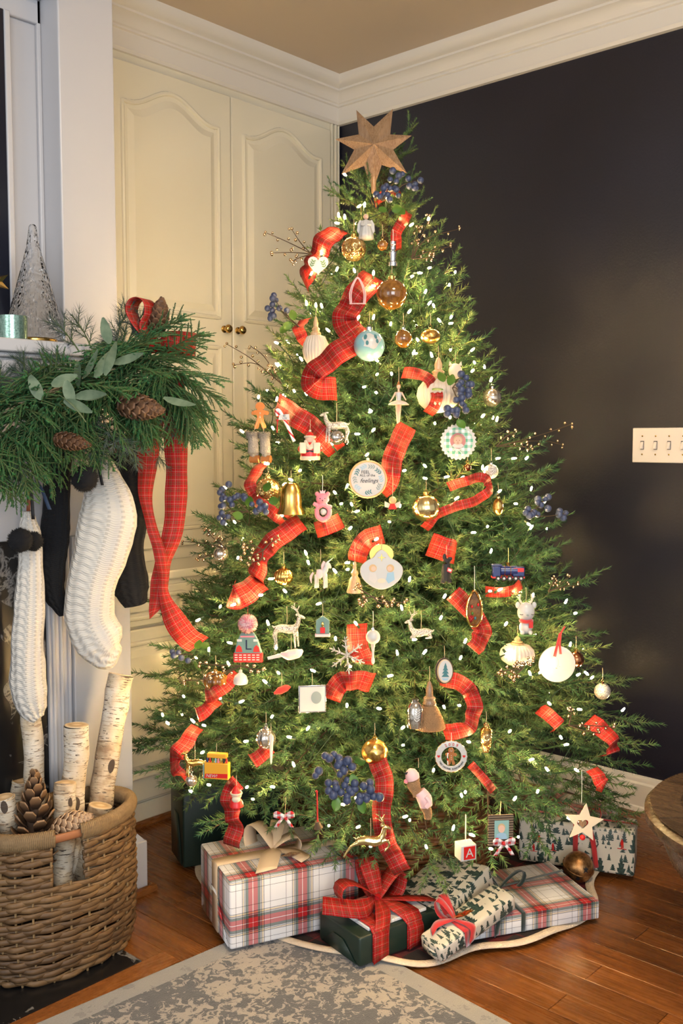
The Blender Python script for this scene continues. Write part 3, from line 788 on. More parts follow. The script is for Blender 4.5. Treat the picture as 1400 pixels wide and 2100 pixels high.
# ------------------------------------------------------------------ tree skirt
def f_skirt(b):
    v = coords('Object', 1.0); x, y, _ = xyz(v); s = [(0, (.012, .008, .008)), (.3, (.12, .008, .010)), (.5, (.008, .010, .008)), (.75, (.012, .008, .008)), (.82, (.16, .012, .012)), (.86, (.012, .008, .008))]
    link(mix(.5, ramp((x / .14).fract(), s, 'CONSTANT'), ramp((y / .14).fract(), s, 'CONSTANT')), b.inputs['Base Color']); link(bump(noise(v, 300, 2), .5, .002), b.inputs['Normal'])
mat('skirt_plaid', rough=.9, fn=f_skirt)
mat('fleece', (.66, .54, .40), .95, fn=lambda b: link(bump(noise(coords(), 200, 3), .8, .004), b.inputs['Normal']))
SK = Vector((-.866, -1.030, 0)); sk = thing('tree_skirt', 'dark plaid tree skirt with a wavy cream fleece edge under the gifts', 'tree skirt', SK)
def sk_r(a): return .585 + .014 * math.sin(7 * a) + .010 * math.sin(13 * a + 1)
def sk_z(a): return .012 + .004 * math.sin(9 * a) + .003 * math.sin(17 * a)
m = MB(); n = 120; V = [(0, 0, .010)]; F = []
for j, q in enumerate((.5, .8, .95, 1.0)):
    for k in range(n): a = 2 * math.pi * k / n; V.append((sk_r(a) * q * math.cos(a), sk_r(a) * q * math.sin(a), .0095 + (sk_z(a) - .010) * q ** 4))
for k in range(n):
    F.append((0, 1 + k, 1 + (k + 1) % n))
    for j in range(3): F.append((1 + j * n + k, 1 + (j + 1) * n + k, 1 + (j + 1) * n + (k + 1) % n, 1 + j * n + (k + 1) % n))
m.add(V, F); m.build('skirt_cloth', 'skirt_plaid', sk)
m = MB(); m.sweep([(sk_r(a) * math.cos(a), sk_r(a) * math.sin(a), sk_z(a) + .001) for a in np.linspace(0, 2 * math.pi, 200)[:-1]], [(.012, .0055)], 8, closed=True); m.build('fleece_edge', 'fleece', sk)

# ------------------------------------------------------------------ gifts
def gift_box(parent, L, W, H, mt, name='box', r=.006):
    """box with corner at the origin, x along its long side, y along depth, uv in metres continuous over the edges"""
    m = MB(); e = r
    def quad(P, uv): m.add(P, [(0, 1, 2, 3)], 0, None, uv)
    quad([(0, 0, 0), (L, 0, 0), (L, 0, H), (0, 0, H)], [(0, 0), (L, 0), (L, H), (0, H)])
    quad([(0, 0, H), (L, 0, H), (L, W, H), (0, W, H)], [(0, H), (L, H), (L, H + W), (0, H + W)])
    quad([(0, W, 0), (0, 0, 0), (0, 0, H), (0, W, H)], [(-W, 0), (0, 0), (0, H), (-W, H)])
    quad([(L, 0, 0), (L, W, 0), (L, W, H), (L, 0, H)], [(L, 0), (L + W, 0), (L + W, H), (L, H)])
    quad([(L, W, 0), (0, W, 0), (0, W, H), (L, W, H)], [(0, -H), (L, -H), (L, 0), (0, 0)])
    quad([(0, W, 0), (L, W, 0), (L, 0, 0), (0, 0, 0)], [(0, 0), (L, 0), (L, W), (0, W)])
    me = m.mesh(name, mt, smooth=True, angle=50); bm = bmesh.new(); bm.from_mesh(me); bmesh.ops.remove_doubles(bm, verts=bm.verts, dist=1e-5); bmesh.ops.recalc_face_normals(bm, faces=bm.faces); bm.to_mesh(me); bm.free()
    return put(name, me, parent, bevel=r)
def fold_flap(parent, W, H, x, mt, sgn=-1):
    """folded triangular paper flap on a box end"""
    m = MB(); y0, y1 = .012, W - .012; t = .0012
    m.add([(x + sgn * t, y0, .004), (x + sgn * t, y1, .004), (x + sgn * t * 2.2, W / 2 + .02, H * .62), (x + sgn * t * 2.2, W / 2 - .02, H * .62)], [(0, 1, 2, 3)], 0, None, [(0, 0), (W, 0), (W * .6, H * .6), (W * .4, H * .6)])
    m.build('end_flap', mt, parent, solid=.0012)
def band(parent, pts, axis, wd, mt, name='ribbon_band', off=.0015):
    A = []; B = []; a = Vector(axis) * wd / 2
    for p in pts: A.append(Vector(p) - a); B.append(Vector(p) + a)
    m = MB(); m.strip(A, B, vw=wd); return m.build(name, mt, parent, solid=.0012, fix=False)
def loop_ribbon(m, c, d, up, length, wd, twist=.0, fat=.45, side=None):
    """one bow loop: leaves the knot along d, rises, folds back"""
    c, d, up = Vector(c), Vector(d).normalized(), Vector(up).normalized(); s = d.cross(up).normalized() if side is None else Vector(side)
    P = []; A = []; B = []
    for k in range(17):
        t = k / 16 * 2 * math.pi; r = (1 - math.cos(t)) / 2
        P.append(c + d * length * r + up * (length * fat * math.sin(t) * (.35 + .65 * r)))
    for k, p in enumerate(P):
        t = k / 16; ww = wd * (.35 + .65 * math.sin(math.pi * t) ** .6); sv = (s * math.cos(twist) + up * math.sin(twist)).normalized()
        A.append(p - sv * ww / 2); B.append(p + sv * ww / 2)
    m.strip(A, B, vw=wd)
def tail_ribbon(m, pts, side, wd, vcut=True):
    P = crom(pts, 6); A = []; B = []
    for k, p in enumerate(P):
        sv = Vector(side) if not isinstance(side, list) else Vector(side[0]).lerp(Vector(side[1]), k / (len(P) - 1)).normalized()
        q = .4 + .6 * min(1, k / 5); ext = .25 * wd if (vcut and k == len(P) - 1) else 0; t = (P[k] - P[k - 1]).normalized() if k else Vector()
        A.append(p - sv * wd * q / 2 + t * ext); B.append(p + sv * wd * q / 2)
    m.strip(A, B, vw=wd)
def place_gift(name, label, A, Bp, z=.016):
    """origin at front corner A, x axis towards Bp"""
    d = Vector((Bp[0] - A[0], Bp[1] - A[1])); return thing(name, label, 'gift', (A[0], A[1], z), math.atan2(d.y, d.x), 'wrapped gifts under the tree')
# big tartan box with cream ribbon
A = ground(472, 1953, .012); Bt = ground(729, 1757, .19); g1 = place_gift('gift_box', 'largest gift in white tartan paper tied with a wide cream ribbon', A, Bt)
L1, W1, H1 = .345, .25, .172
gift_box(g1, L1, W1, H1, 'tartan_paper'); fold_flap(g1, W1, H1, 0, 'tartan_paper')
yb = .115
band(g1, [(-.0025, yb, .002), (-.0025, yb, H1 - .004), (0, yb, H1 + .002), (.05, yb, H1 + .0025), (L1 * .55, yb, H1 + .0025), (L1 + .002, yb, H1 + .0025), (L1 + .0025, yb, .002)], (0, 1, 0), .045, 'cream_ribbon')
bow = MB(); kn = (.155, yb, H1 + .012)
loop_ribbon(bow, kn, (.5, .8, .1), (0, 0, 1), .10, .045, fat=.5); loop_ribbon(bow, kn, (-.4, .9, .15), (0, 0, 1), .09, .045, fat=.6); loop_ribbon(bow, kn, (.9, -.1, .1), (0, 0, 1), .07, .045)
tail_ribbon(bow, [kn, (.13, yb - .05, H1 + .02), (.10, yb - .10, H1 + .006)], (1, -.2, 0), .05); tail_ribbon(bow, [kn, (.19, yb - .04, H1 + .012), (.21, yb - .08, H1 + .006)], (1, .3, 0), .04)
bow.build('ribbon_bow', 'cream_ribbon', g1, solid=.001, fix=False)
def star_burst(parent, c, R, n, mt, name='star_charm', th=.006, ri=.45, rot=None):
    m = MB(); V = [(0, -th, 0), (0, th, 0)]
    for k in range(2 * n): a = math.pi / 2 + math.pi * k / n; r = R if k % 2 == 0 else R * ri; V.append((r * math.cos(a), 0, r * math.sin(a)))
    F = []
    for k in range(2 * n): a, b2 = 2 + k, 2 + (k + 1) % (2 * n); F += [(0, a, b2), (1, b2, a)]
    m.add(V, F); return m.build(name, mt, parent, c, rot, smooth=False)
star_burst(g1, (.18, yb - .06, H1 + .014), .028, 8, 'walnut', rot=(math.radians(70), 0, 0))
# dark green box behind it
A = ground(397, 1800, .012); d = (Bt - ground(472, 1953, .012)).normalized()
g2 = thing('gift_box', 'dark green gift standing behind the largest tartan gift', 'gift', (A.x + .012, A.y + .06, .016), math.atan2(d.y, d.x), 'wrapped gifts under the tree')
gift_box(g2, .30, .14, .235, 'green_paper'); fold_flap(g2, .14, .235, 0, 'green_paper')
# green box with tartan bow and a plaid card
A = ground(737, 1990, .010); B3 = ground(897, 1868, .085); C3 = ground(646, 1873, .085)
g3 = place_gift('gift_box', 'dark green gift with a red tartan bow over a plaid card', A, B3, .0155); H3 = .072
L3 = (Vector((B3.x, B3.y)) - Vector((A.x, A.y))).length; W3 = .168; L3 = .255
gift_box(g3, L3, W3, H3, 'green_paper'); fold_flap(g3, W3, H3, 0, 'green_paper')
cardm = MB().box(.035, .215, .012, .150, H3 + .001, H3 + .010); cm = cardm.build('plaid_card', 'tartan_paper', g3, bevel=.002)
me = cm.data; ul = me.uv_layers.new(name='UVMap')
for p in me.polygons:
    for li in p.loop_indices: co = me.vertices[me.loops[li].vertex_index].co; ul.data[li].uv = (co.x * 1.6 + .05, co.y * .6 + co.z + .03)
zt = H3 + .013
for xb, w_ in ((.060, .046), (.165, .046)):
    band(g3, [(xb, -.002, .002), (xb, -.002, H3), (xb, .012, zt), (xb, .15, zt), (xb, W3 + .002, H3), (xb, W3 + .002, .002)], (1, 0, 0), w_, 'red_tartan')
bow = MB(); kn = (.118, .085, zt + .018)
loop_ribbon(bow, kn, (-.85, .15, .30), (0, 0, 1), .115, .05, fat=.35); loop_ribbon(bow, kn, (.15, .8, .75), (-.3, -.4, .8), .10, .05, fat=.5); loop_ribbon(bow, kn, (.9, .1, .35), (0, 0, 1), .085, .05, fat=.5)
loop_ribbon(bow, kn, (.7, .7, .2), (0, 0, 1), .09, .05, fat=.4)
tail_ribbon(bow, [kn, (.05, .06, zt + .02), (-.03, .10, zt + .035)], [(0, .5, .8), (.2, .6, .6)], .045); tail_ribbon(bow, [kn, (.085, .02, zt + .012), (.062, -.004, H3 - .01), (.06, -.006, .01)], (1, 0, 0), .046)
tail_ribbon(bow, [kn, (.14, .03, zt + .010), (.165, -.004, H3 - .01), (.168, -.006, .012)], (1, 0, 0), .046); tail_ribbon(bow, [kn, (.19, .05, zt + .012), (.245, .03, zt + .004)], (0, 1, 0), .04)
bow.build('tartan_bow', 'red_tartan', g3, solid=.0008, fix=False)
MB().ball(kn, (.012, .011, .012), 12, 8).build('bow_knot', 'red_tartan', g3)
# forest paper boxes
def place_gift3(label, A, B, C, L, W, H, z_lift=0):
    """top face corner A, B along the long side, C along the depth: the box hangs under that face, tilted as they say"""
    x = (B - A).normalized(); y = (C - A); y = (y - x * y.dot(x)).normalized(); n = x.cross(y); o = A - n * H
    t = thing('gift_box', label, 'gift', o, 0, 'wrapped gifts under the tree'); t.rotation_euler = Matrix((x, y, n)).transposed().to_euler(); return t
g4 = place_gift3('square gift in pine forest paper tilted against the wicker collar', ground(910, 1868, .095), ground(985, 1795, .135), ground(820, 1805, .088), .2, .19, .07)
gift_box(g4, .20, .175, .072, 'forest_paper'); fold_flap(g4, .175, .072, .20, 'forest_paper', 1)
g5 = place_gift3('long narrow gift in pine forest paper tied with a red ribbon and gold star', ground(903, 1947, .060), ground(1057, 1835, .122), ground(857, 1936, .060), .3, .078, .046)
gift_box(g5, (ground(1057, 1835, .122) - ground(903, 1947, .060)).length, .075, .044, 'forest_paper', r=.009); fold_flap(g5, .075, .044, 0, 'forest_paper')
band(g5, [(.085, -.002, .002), (.085, -.002, .046), (.085, .04, .0485), (.085, .080, .046), (.085, .080, .002)], (1, 0, 0), .016, 'red_velvet')
bow = MB(); kn = (.085, .04, .055)
loop_ribbon(bow, kn, (.2, .85, .35), (0, 0, 1), .062, .018, fat=.5); loop_ribbon(bow, kn, (-.3, .75, .5), (0, 0, 1), .055, .018, fat=.6)
tail_ribbon(bow, [kn, (.045, .055, .058), (.02, .05, .054)], (.4, 1, 0), .02); tail_ribbon(bow, [kn, (.10, -.004, .05), (.09, -.012, .02)], (1, 0, 0), .018)
bow.build('ribbon_bow', 'red_velvet', g5, solid=.001, fix=False)
star_burst(g5, (.105, .028, .066), .030, 8, 'gold', rot=(math.radians(35), 0, math.radians(-20)))
# flat tartan box with velvet ribbon
A = ground(972, 1932, .012); B6 = ground(1222, 1888, .012); g6 = place_gift('gift_box', 'flat white tartan gift tied with thin dark green velvet ribbon', A, B6, .016)
L6, W6, H6 = .355, .25, .048; gift_box(g6, L6, W6, H6, 'tartan_paper', r=.003)
for xb in (.135, ): band(g6, [(xb, -.002, .002), (xb, -.002, H6), (xb, 0, H6 + .002), (xb, W6, H6 + .002), (xb, W6 + .002, .002)], (1, 0, 0), .012, 'green_velvet')
band(g6, [(.055, -.002, .002), (.055, -.002, H6), (.04, .05, H6 + .003), (.05, .13, H6 + .003), (L6 + .002, .185, H6 + .002), (L6 + .002, .185, .002)], (.3, .9, 0), .012, 'green_velvet')
bow = MB(); kn = (.13, .12, H6 + .010)
loop_ribbon(bow, kn, (.95, .3, .15), (0, 0, 1), .095, .013, fat=.3); loop_ribbon(bow, kn, (-.5, .8, .2), (0, 0, 1), .07, .013, fat=.5); loop_ribbon(bow, kn, (-.8, .4, .3), (0, 0, 1), .06, .013)
tail_ribbon(bow, [kn, (.08, .05, H6 + .006), (.065, -.003, H6 - .004), (.06, -.004, .006)], (1, .2, 0), .012); bow.build('ribbon_bow', 'green_velvet', g6, solid=.0012, fix=False)
# large forest box on the right, red ribbon
A = ground(1062, 1768, .012); B7 = ground(1300, 1803, .012); g7 = place_gift('gift_box', 'wide gift in ski slope forest paper with a red ribbon beside the bronze bell', A, B7, .016)
L7 = (Vector((B7.x, B7.y)) - Vector((A.x, A.y))).length; gift_box(g7, L7, .11, .132, 'forest_paper', r=.008)
for (c, s_) in (((.06, .075), .011), ((.10, .055), .011), ((.045, .045), .011), ((L7 - .035, .09), .014)):
    m = MB(); m.box(c[0] - s_ * .28, c[0] + s_ * .28, -.0018, -.0008, c[1], c[1] + s_ * .8); m.box(c[0] - s_ * .2, c[0] - s_ * .02, -.0018, -.0008, c[1] - s_ * .7, c[1]); m.box(c[0] + s_ * .05, c[0] + s_ * .3, -.0018, -.0008, c[1] - s_ * .6, c[1]); m.ball((c[0], -.0012, c[1] + s_), (s_ * .2, .0006, s_ * .2), 8, 5); m.box(c[0] - s_ * .9, c[0] + s_ * .9, -.0018, -.0008, c[1] - s_ * .85, c[1] - s_ * .72)
    m.build('printed_skier', 'red_enamel', g7, smooth=False)
xb = L7 * .50
band(g7, [(xb, -.0025, .002), (xb, -.0025, .132), (xb, 0, .1345), (xb, .11, .1345), (xb, .1125, .002)], (1, 0, 0), .014, 'red_velvet')
band(g7, [(0, .06, .1345), (L7, .06, .1345)], (0, 1, 0), .014, 'red_velvet'); bow = MB(); kn = (xb, .06, .142)
loop_ribbon(bow, kn, (-.9, -.2, .2), (0, 0, 1), .07, .016); loop_ribbon(bow, kn, (.9, -.2, .2), (0, 0, 1), .07, .016); tail_ribbon(bow, [kn, (xb + .03, .01, .14), (xb + .05, -.012, .09), (xb + .06, -.014, .02)], (1, 0, .2), .014)
bow.build('ribbon_bow', 'red_velvet', g7, solid=.001, fix=False)
q = wall_x(1240, 1650, -.16)
g8 = thing('gift_box', 'small tartan gift tucked behind the tree by the baseboard', 'gift', (q.x - .10, q.y - .10, .002), math.radians(95), 'wrapped gifts under the tree'); gift_box(g8, .26, .12, .10, 'tartan_paper')
# bronze jingle bell
q = ground(1187, 1812, .012); q += FV * .012
jb = thing('jingle_bell', 'large round bronze jingle bell with a star cut-out resting on the tree skirt', 'bell', (q.x, q.y, .055), FACE, rot=(.25, .2, FACE))
R_ = .0425; m = MB(); m.ball((0, 0, 0), R_, 32, 20); m.build('bell_shell', 'copper_bell', jb)
m = MB(); m.sweep([(R_ * 1.0 * math.cos(a), R_ * 1.0 * math.sin(a), .001) for a in np.linspace(0, 2 * math.pi, 41)[:-1]], .0022, 8, closed=True); m.build('seam_band', 'copper_bell', jb)
def onball(R, th, ph, pts, off=.0006):
    """flat outline wrapped on a ball around direction (th azimuth from front, ph up)"""
    out = []
    for x, z in pts: a, e = th + x / R, ph + z / R; rr = R + off; out.append((rr * math.cos(e) * math.sin(a), -rr * math.cos(e) * math.cos(a), rr * math.sin(e)))
    return out
st = [(.011 * (1 if k % 2 == 0 else .42) * math.sin(math.pi * k / 5), .011 * (1 if k % 2 == 0 else .42) * math.cos(math.pi * k / 5)) for k in range(10)]
m = MB(); V = onball(R_, .25, .5, st) ; m.add(V + onball(R_, .25, .5, [(0, 0)]), [(k, (k + 1) % 10, 10) for k in range(10)]); m.build('star_cutout', 'black', jb)
m = MB(); c8 = [(.006 * math.cos(t), .006 * math.sin(t)) for t in np.linspace(0, 2 * math.pi, 13)[:-1]]; m.add(onball(R_, -.15, -.22, c8), [tuple(range(12))]); m.add(onball(R_, -.15, -.42, [(-.0018, .008), (.0018, .008), (.0018, -.02), (-.0018, -.02)]), [(0, 1, 2, 3)]); m.build('bell_slot', 'black', jb)

# ------------------------------------------------------------------ round wooden coffee table at the edge
tc = CAM + FV * 2.10 + RV * 1.02; tt = thing('round_table', 'round dark wooden coffee table with a turned bowl base at the edge of the room', 'table', (tc.x, tc.y, 0)); R_ = .345
m = MB(); m.lathe([(0, .430), (R_ - .02, .430), (R_, .418), (R_, .400), (R_ - .006, .392), (0, .392)], 72); m.build('table_edge_ring', 'table_wood', tt)
m = MB(); m.lathe([(0, .4335), (R_ - .085, .4335), (R_ - .082, .430), (0, .430)], 72); m.build('inset_disc', 'table_wood', tt)
for k in range(8):
    a0_, a1_ = 2 * math.pi * k / 8 + .01, 2 * math.pi * (k + 1) / 8 - .01; V = []
    for r in (R_ - .078, R_ - .012):
        for zz in (.430, .4325):
            for a in np.linspace(a0_, a1_, 9): V.append((r * math.cos(a), r * math.sin(a), zz))
    F = []
    for i in range(8): F += [(9 + i, 10 + i, 28 + i, 27 + i), (18 + i, 19 + i, 28 + i, 27 + i), (i, i + 1, 10 + i, 9 + i)]
    F += [(0, 9, 27, 18), (8, 17, 35, 26)]
    MB().add(V, F).build('rim_segment', 'table_wood', tt, smooth=False)
m = MB(); m.lathe([(R_ - .03, .392), (R_ - .035, .36), (R_ - .055, .31), (R_ - .10, .25), (R_ - .17, .20), (R_ - .22, .16), (R_ - .235, .10), (R_ - .20, .05), (R_ - .16, .02), (R_ - .16, 0.002), (0, .002)], 64); m.build('pedestal', 'table_wood', tt)
# ------------------------------------------------------------------ birch logs and pine cones in the basket
def f_birch(b):
    v = coords('Object'); n = noise(coords('Object', (26, 26, 190)), 1.0, 4, .6); big = noise(v, 9, 4, .6); len_ = noise(coords('Object', (40, 40, 420)), 1.0, 2)
    c = ramp(big, [(.32, (.26, .16, .08)), (.45, (.52, .42, .29)), (.60, (.64, .58, .49))])
    c = mix((n > .59) * .8, c, (.30, .20, .12)); c = mix((len_ > .62) * (noise(v, 30, 2) > .45), c, (.07, .05, .035))
    kn = voronoi(coords('Object', (14, 14, 9)), 1.0) < .22
    c = mix(kn, c, (.06, .04, .028))
    link(c, b.inputs['Base Color']); link(bump(n + big * .5, .5, .004), b.inputs['Normal'])
mat('birch_bark', rough=.75, fn=f_birch)
def f_end(b):
    x, y, z = xyz(coords('Object')); r = S.m('SQRT', x * x + y * y) + noise(coords('Object'), 30, 2) * .006
    link(ramp((r * 260.0).sin() * .5 + .5, [(0, (.50, .34, .18)), (1, (.70, .53, .33))]), b.inputs['Base Color'])
mat('birch_end', rough=.7, fn=f_end)
mat('bark_dark', (.05, .033, .022), .9)
def birch(label, base, top, r, seed, knots=2):
    base, top = Vector(base), Vector(top); ax = top - base; L = ax.length; rr = random.Random(seed)
    o = thing('birch_log', label, 'log', base, 0, 'birch logs in the basket'); o.rotation_euler = ax.to_track_quat('Z', 'Y').to_euler()
    m = MB(); n = 12; P = [(0, 0, 0)]; P = [(rr.uniform(-.003, .003), rr.uniform(-.003, .003), L * k / n) for k in range(n + 1)]
    m.sweep(P, [r * rr.uniform(.95, 1.05) for _ in range(n + 1)], 20, up=(0, 1, 0), caps=False); m.build('bark', 'birch_bark', o)
    m = MB(); m.lathe([(0, L - .001), (r * .985, L - .001), (r * .97, L + .001), (0, L + .0015)], 20, caps=False); m.build('cut_end', 'birch_end', o)
    for _ in range(knots):
        a = rr.uniform(-2.4, -.7) ; h = L * rr.uniform(.35, .85)
        m = MB(); m.ball((0, 0, 0), (.009, .004, .006), 10, 6); m.build('knot', 'bark_dark', o, (r * .97 * math.cos(a), r * .97 * math.sin(a), h), (0, 0, a - math.pi / 2))
def LB(px, py, Z): return at(px, py, Z)
zb = .03
birch('tall birch log leaning right, the highest in the basket', LB(184, 1780, 2.38), LB(247, 1384, 2.50), .031, 1, 3)
birch('upright birch log in the middle of the basket behind the small pine cone', LB(140, 1850, 2.34), LB(157, 1487, 2.37), .029, 2, 2)
birch('birch log standing under the narrow white stocking', LB(85, 1850, 2.36), LB(61, 1400, 2.37), .024, 3, 2)
birch('short pale birch log stub just left of the tall leaning log', LB(128, 1850, 2.29), LB(134, 1606, 2.31), .025, 4, 1)
birch('short thick birch log resting on the right rim of the basket', LB(178, 1800, 2.34), LB(206, 1652, 2.36), .029, 5, 1)
birch('short birch log behind the big dark pine cone', LB(48, 1850, 2.42), LB(42, 1602, 2.42), .022, 6, 1)
birch('short birch log poking out at the left rim of the basket', LB(30, 1850, 2.30), LB(10, 1635, 2.28), .024, 7, 1)
mat('cone_scale', rough=.6, fn=lambda b: link(ramp(xyz(coords('Object'))[0] * 20.0, [(.0, (.018, .009, .005)), (.5, (.05, .024, .011)), (.85, (.19, .10, .045)), (1, (.30, .18, .09))]), b.inputs['Base Color']))
mat('cone_scale_tan', rough=.6, fn=lambda b: link(ramp(xyz(coords('Object'))[0] * 34.0, [(.0, (.10, .045, .02)), (.6, (.26, .13, .06)), (.9, (.42, .25, .14)), (1, (.52, .34, .2))]), b.inputs['Base Color']))
mat('cone_core', (.05, .026, .013), .8)
mat('cone_brown', rough=.6, fn=lambda b: link(ramp(noise(coords(), 60, 3), [(.35, (.05, .024, .012)), (.65, (.17, .085, .042))]), b.inputs['Base Color']))
def scale_mesh(Ls, wd, th, mt):
    m = MB(); P = [(0, .25), (.45, .75), (.8, 1.0), (1.0, .55)]; V = []
    for x, w_ in P:
        for s_ in (-1, 1):
            for t in (0, 1): V.append((x * Ls, s_ * wd / 2 * w_, (x * x * Ls * .35) + (t * th * (.5 + x))))
    F = []
    for i in range(3):
        o = i * 4; F += [(o, o + 4, o + 6, o + 2), (o + 1, o + 3, o + 7, o + 5), (o, o + 1, o + 5, o + 4), (o + 2, o + 6, o + 7, o + 3)]
    F += [(12, 13, 15, 14), (0, 2, 3, 1)]
    m.add(V, F); return m.mesh('scale', mt)
def cone_layout(n, H, R):
    out = []
    for i in range(n):
        t = (i + .5) / n; a = i * 2.39996; prof = math.sin(math.pi * (.12 + .83 * t) ** .85); out.append((t, a, H * t, R * .42 * prof, max(.25, prof)))
    return out
def pine_cone(label, base, axis, H, R, n, open_, mt, group=None, parent=None):
    """open cone whose scales are pieces of their own"""
    o = thing('pine_cone', label, 'pine cone', base, 0, group); o.rotation_euler = Vector(axis).to_track_quat('Z', 'Y').to_euler()
    m = MB(); m.lathe([(0, 0), (R * .3, H * .06), (R * .38, H * .35), (R * .28, H * .7), (.003, H * .97), (0, H)], 14); m.build('cone_core', 'cone_core', o)
    me = scale_mesh(R * .82, R * .54, R * .045, mt)
    for t, a, z_, r0, pr in cone_layout(n, H, R):
        s_ = (.45 + .55 * pr); el = math.radians(open_ * (1 - t) + 62 * t - 18 * (1 - t))
        q = put('scale', me, o, (r0 * .6 * math.cos(a), r0 * .6 * math.sin(a), z_), scale=(s_,) * 3); q.rotation_euler = Euler((0, -el, a), 'XYZ')
    return o
pine_cone('big open dark brown pine cone standing in the log basket', LB(72, 1800, 2.27), (.02, .0, 1), .235, .058, 62, 8, 'cone_scale', 'pine cones in the basket')
pine_cone('smaller closed tan pine cone lying on the basket handle', LB(104, 1708, 2.25), Vector(RV) * .9 + Vector((0, 0, .38)), .088, .040, 80, 42, 'cone_scale_tan', 'pine cones in the basket')
def cone_mesh(name, H, R, n, mt='cone_brown', open_=25):
    """closed mesh of a small cone, scales joined"""
    m = MB(); m.lathe([(0, 0), (R * .35, H * .06), (R * .42, H * .35), (R * .3, H * .7), (0, H)], 10)
    P = scale_mesh(R * .72, R * .52, R * .07, mt); V0 = [v.co.copy() for v in P.vertices]; F0 = [tuple(p.vertices) for p in P.polygons]
    for t, a, z_, r0, pr in cone_layout(n, H, R):
        s_ = .45 + .55 * pr; el = math.radians(open_ * (1 - t) + 60 * t - 10 * (1 - t))
        X = Matrix.Translation((r0 * .6 * math.cos(a), r0 * .6 * math.sin(a), z_)) @ Euler((0, -el, a)).to_matrix().to_4x4() @ Matrix.Scale(s_, 4); m.add(V0, F0, 0, X)
    bpy.data.meshes.remove(P); return m.mesh(name, mt)

# ------------------------------------------------------------------ things on the mantel
mat('clear_glass', (1, 1, 1), .03, Transmission_Weight=1.0, IOR=1.26, fn=lambda b: link(bump(voronoi(coords('Object', (1, 1, .7)), 95), .9, .006), b.inputs['Normal']))
mat('mercury_green', rough=.22, metal=.75, fn=lambda b: link(ramp(noise(coords(), 220, 3, .7), [(.38, (.16, .28, .22)), (.6, (.36, .52, .44)), (.68, (.05, .10, .08))]), b.inputs['Base Color']))
sz = 1.478
q = wall_y(72, 700, -.665); gt = thing('glass_tree', 'clear pressed glass cone tree on a gold foot on the mantel', 'ornament', (q.x, q.y, sz))
m = MB(); prof = [(.068, .014), (.070, .02), (.066, .045)]
for k in range(1, 15): t = k / 14; prof.append((.066 * (1 - t) + .016 * t, .045 + t * .185))
prof += [(.015, .235), (.011, .262), (.009, .279), (.006, .284), (0, .285)]
m.lathe(prof, 64, flute=lambda a, r, z: r * (1 + (.022 * math.cos(32 * a) if z < .05 else .03 * math.cos(10 * a + z * 130) * math.cos(10 * a - z * 130) if z < .23 else .03 * math.cos(14 * a)))); m.build('glass_cone', 'clear_glass', gt, angle=180)
m = MB(); m.lathe([(0, 0), (.05, 0), (.052, .003), (.052, .010), (.048, .0135), (0, .0135)], 40); m.build('gold_foot', 'gold', gt)
q = wall_y(26, 706, -.715); vt = thing('votive_candle', 'short green mercury glass votive cup on the mantel edge', 'candle holder', (q.x, q.y, sz))
m = MB(); m.lathe([(0, 0), (.031, 0), (.0335, .002), (.0345, .055), (.033, .0555), (.0315, .053), (.030, .006), (0, .006)], 40, caps=False); m.build('cup', 'mercury_green', vt)
m = MB(); m.lathe([(0, .006), (.029, .006), (.029, .034), (0, .034)], 24); m.build('wax', 'ivory', vt)
q = wall_y(-8, 578, -.665)
gs = thing('gold_star', 'gold faceted star ornament at the edge of the mantel', 'ornament', (q.x, q.y, sz), FACE)
star_burst(gs, (0, 0, q.z - sz), .034, 6, 'gold_pale', 'star', .012, .42); m = MB(); m.sweep([(0, 0, 0), (0, 0, q.z - sz)], .003, 8); m.lathe([(0, 0), (.02, 0), (.018, .006), (0, .006)], 20); m.build('stand', 'gold', gs)

# ------------------------------------------------------------------ knitted stockings hung from the mantel
def f_knit(c, sc=1.0):
    def fn(b):
        u, v, _ = xyz(coords('UV')); band_ = (u * 57.0).sin()                       # ribs run down the leg, cables between them
        rib_ = (u * 342.0).sin(); cab = ((u * 171.0).sin() * (v * 330.0 + (u * 171.0).sin() * 1.5).sin()) * (band_ > -.2)
        st_ = (v * 1250.0 + (u * 342.0).sin() * 1.6).sin()
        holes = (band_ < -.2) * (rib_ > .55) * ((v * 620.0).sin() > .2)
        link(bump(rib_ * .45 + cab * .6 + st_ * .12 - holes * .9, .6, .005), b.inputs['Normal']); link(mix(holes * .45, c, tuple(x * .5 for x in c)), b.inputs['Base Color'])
    return fn
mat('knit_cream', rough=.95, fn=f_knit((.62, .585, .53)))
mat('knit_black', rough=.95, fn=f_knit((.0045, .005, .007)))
mat('pompom_yarn', (.004, .004, .006), 1.0)
mat('loop_leather', (.22, .06, .02), .6); mat('blue_ribbon', (.03, .06, .13), .6)
def px_path(L, Z):
    """list of (px, py, half width px, half depth px) -> places and radii"""
    out = []; rad = []
    for (x, y, hw, hd) in L: out.append(at(x, y, Z)); rad.append((hw * Z / FPX, hd * Z / FPX))
    return out, rad
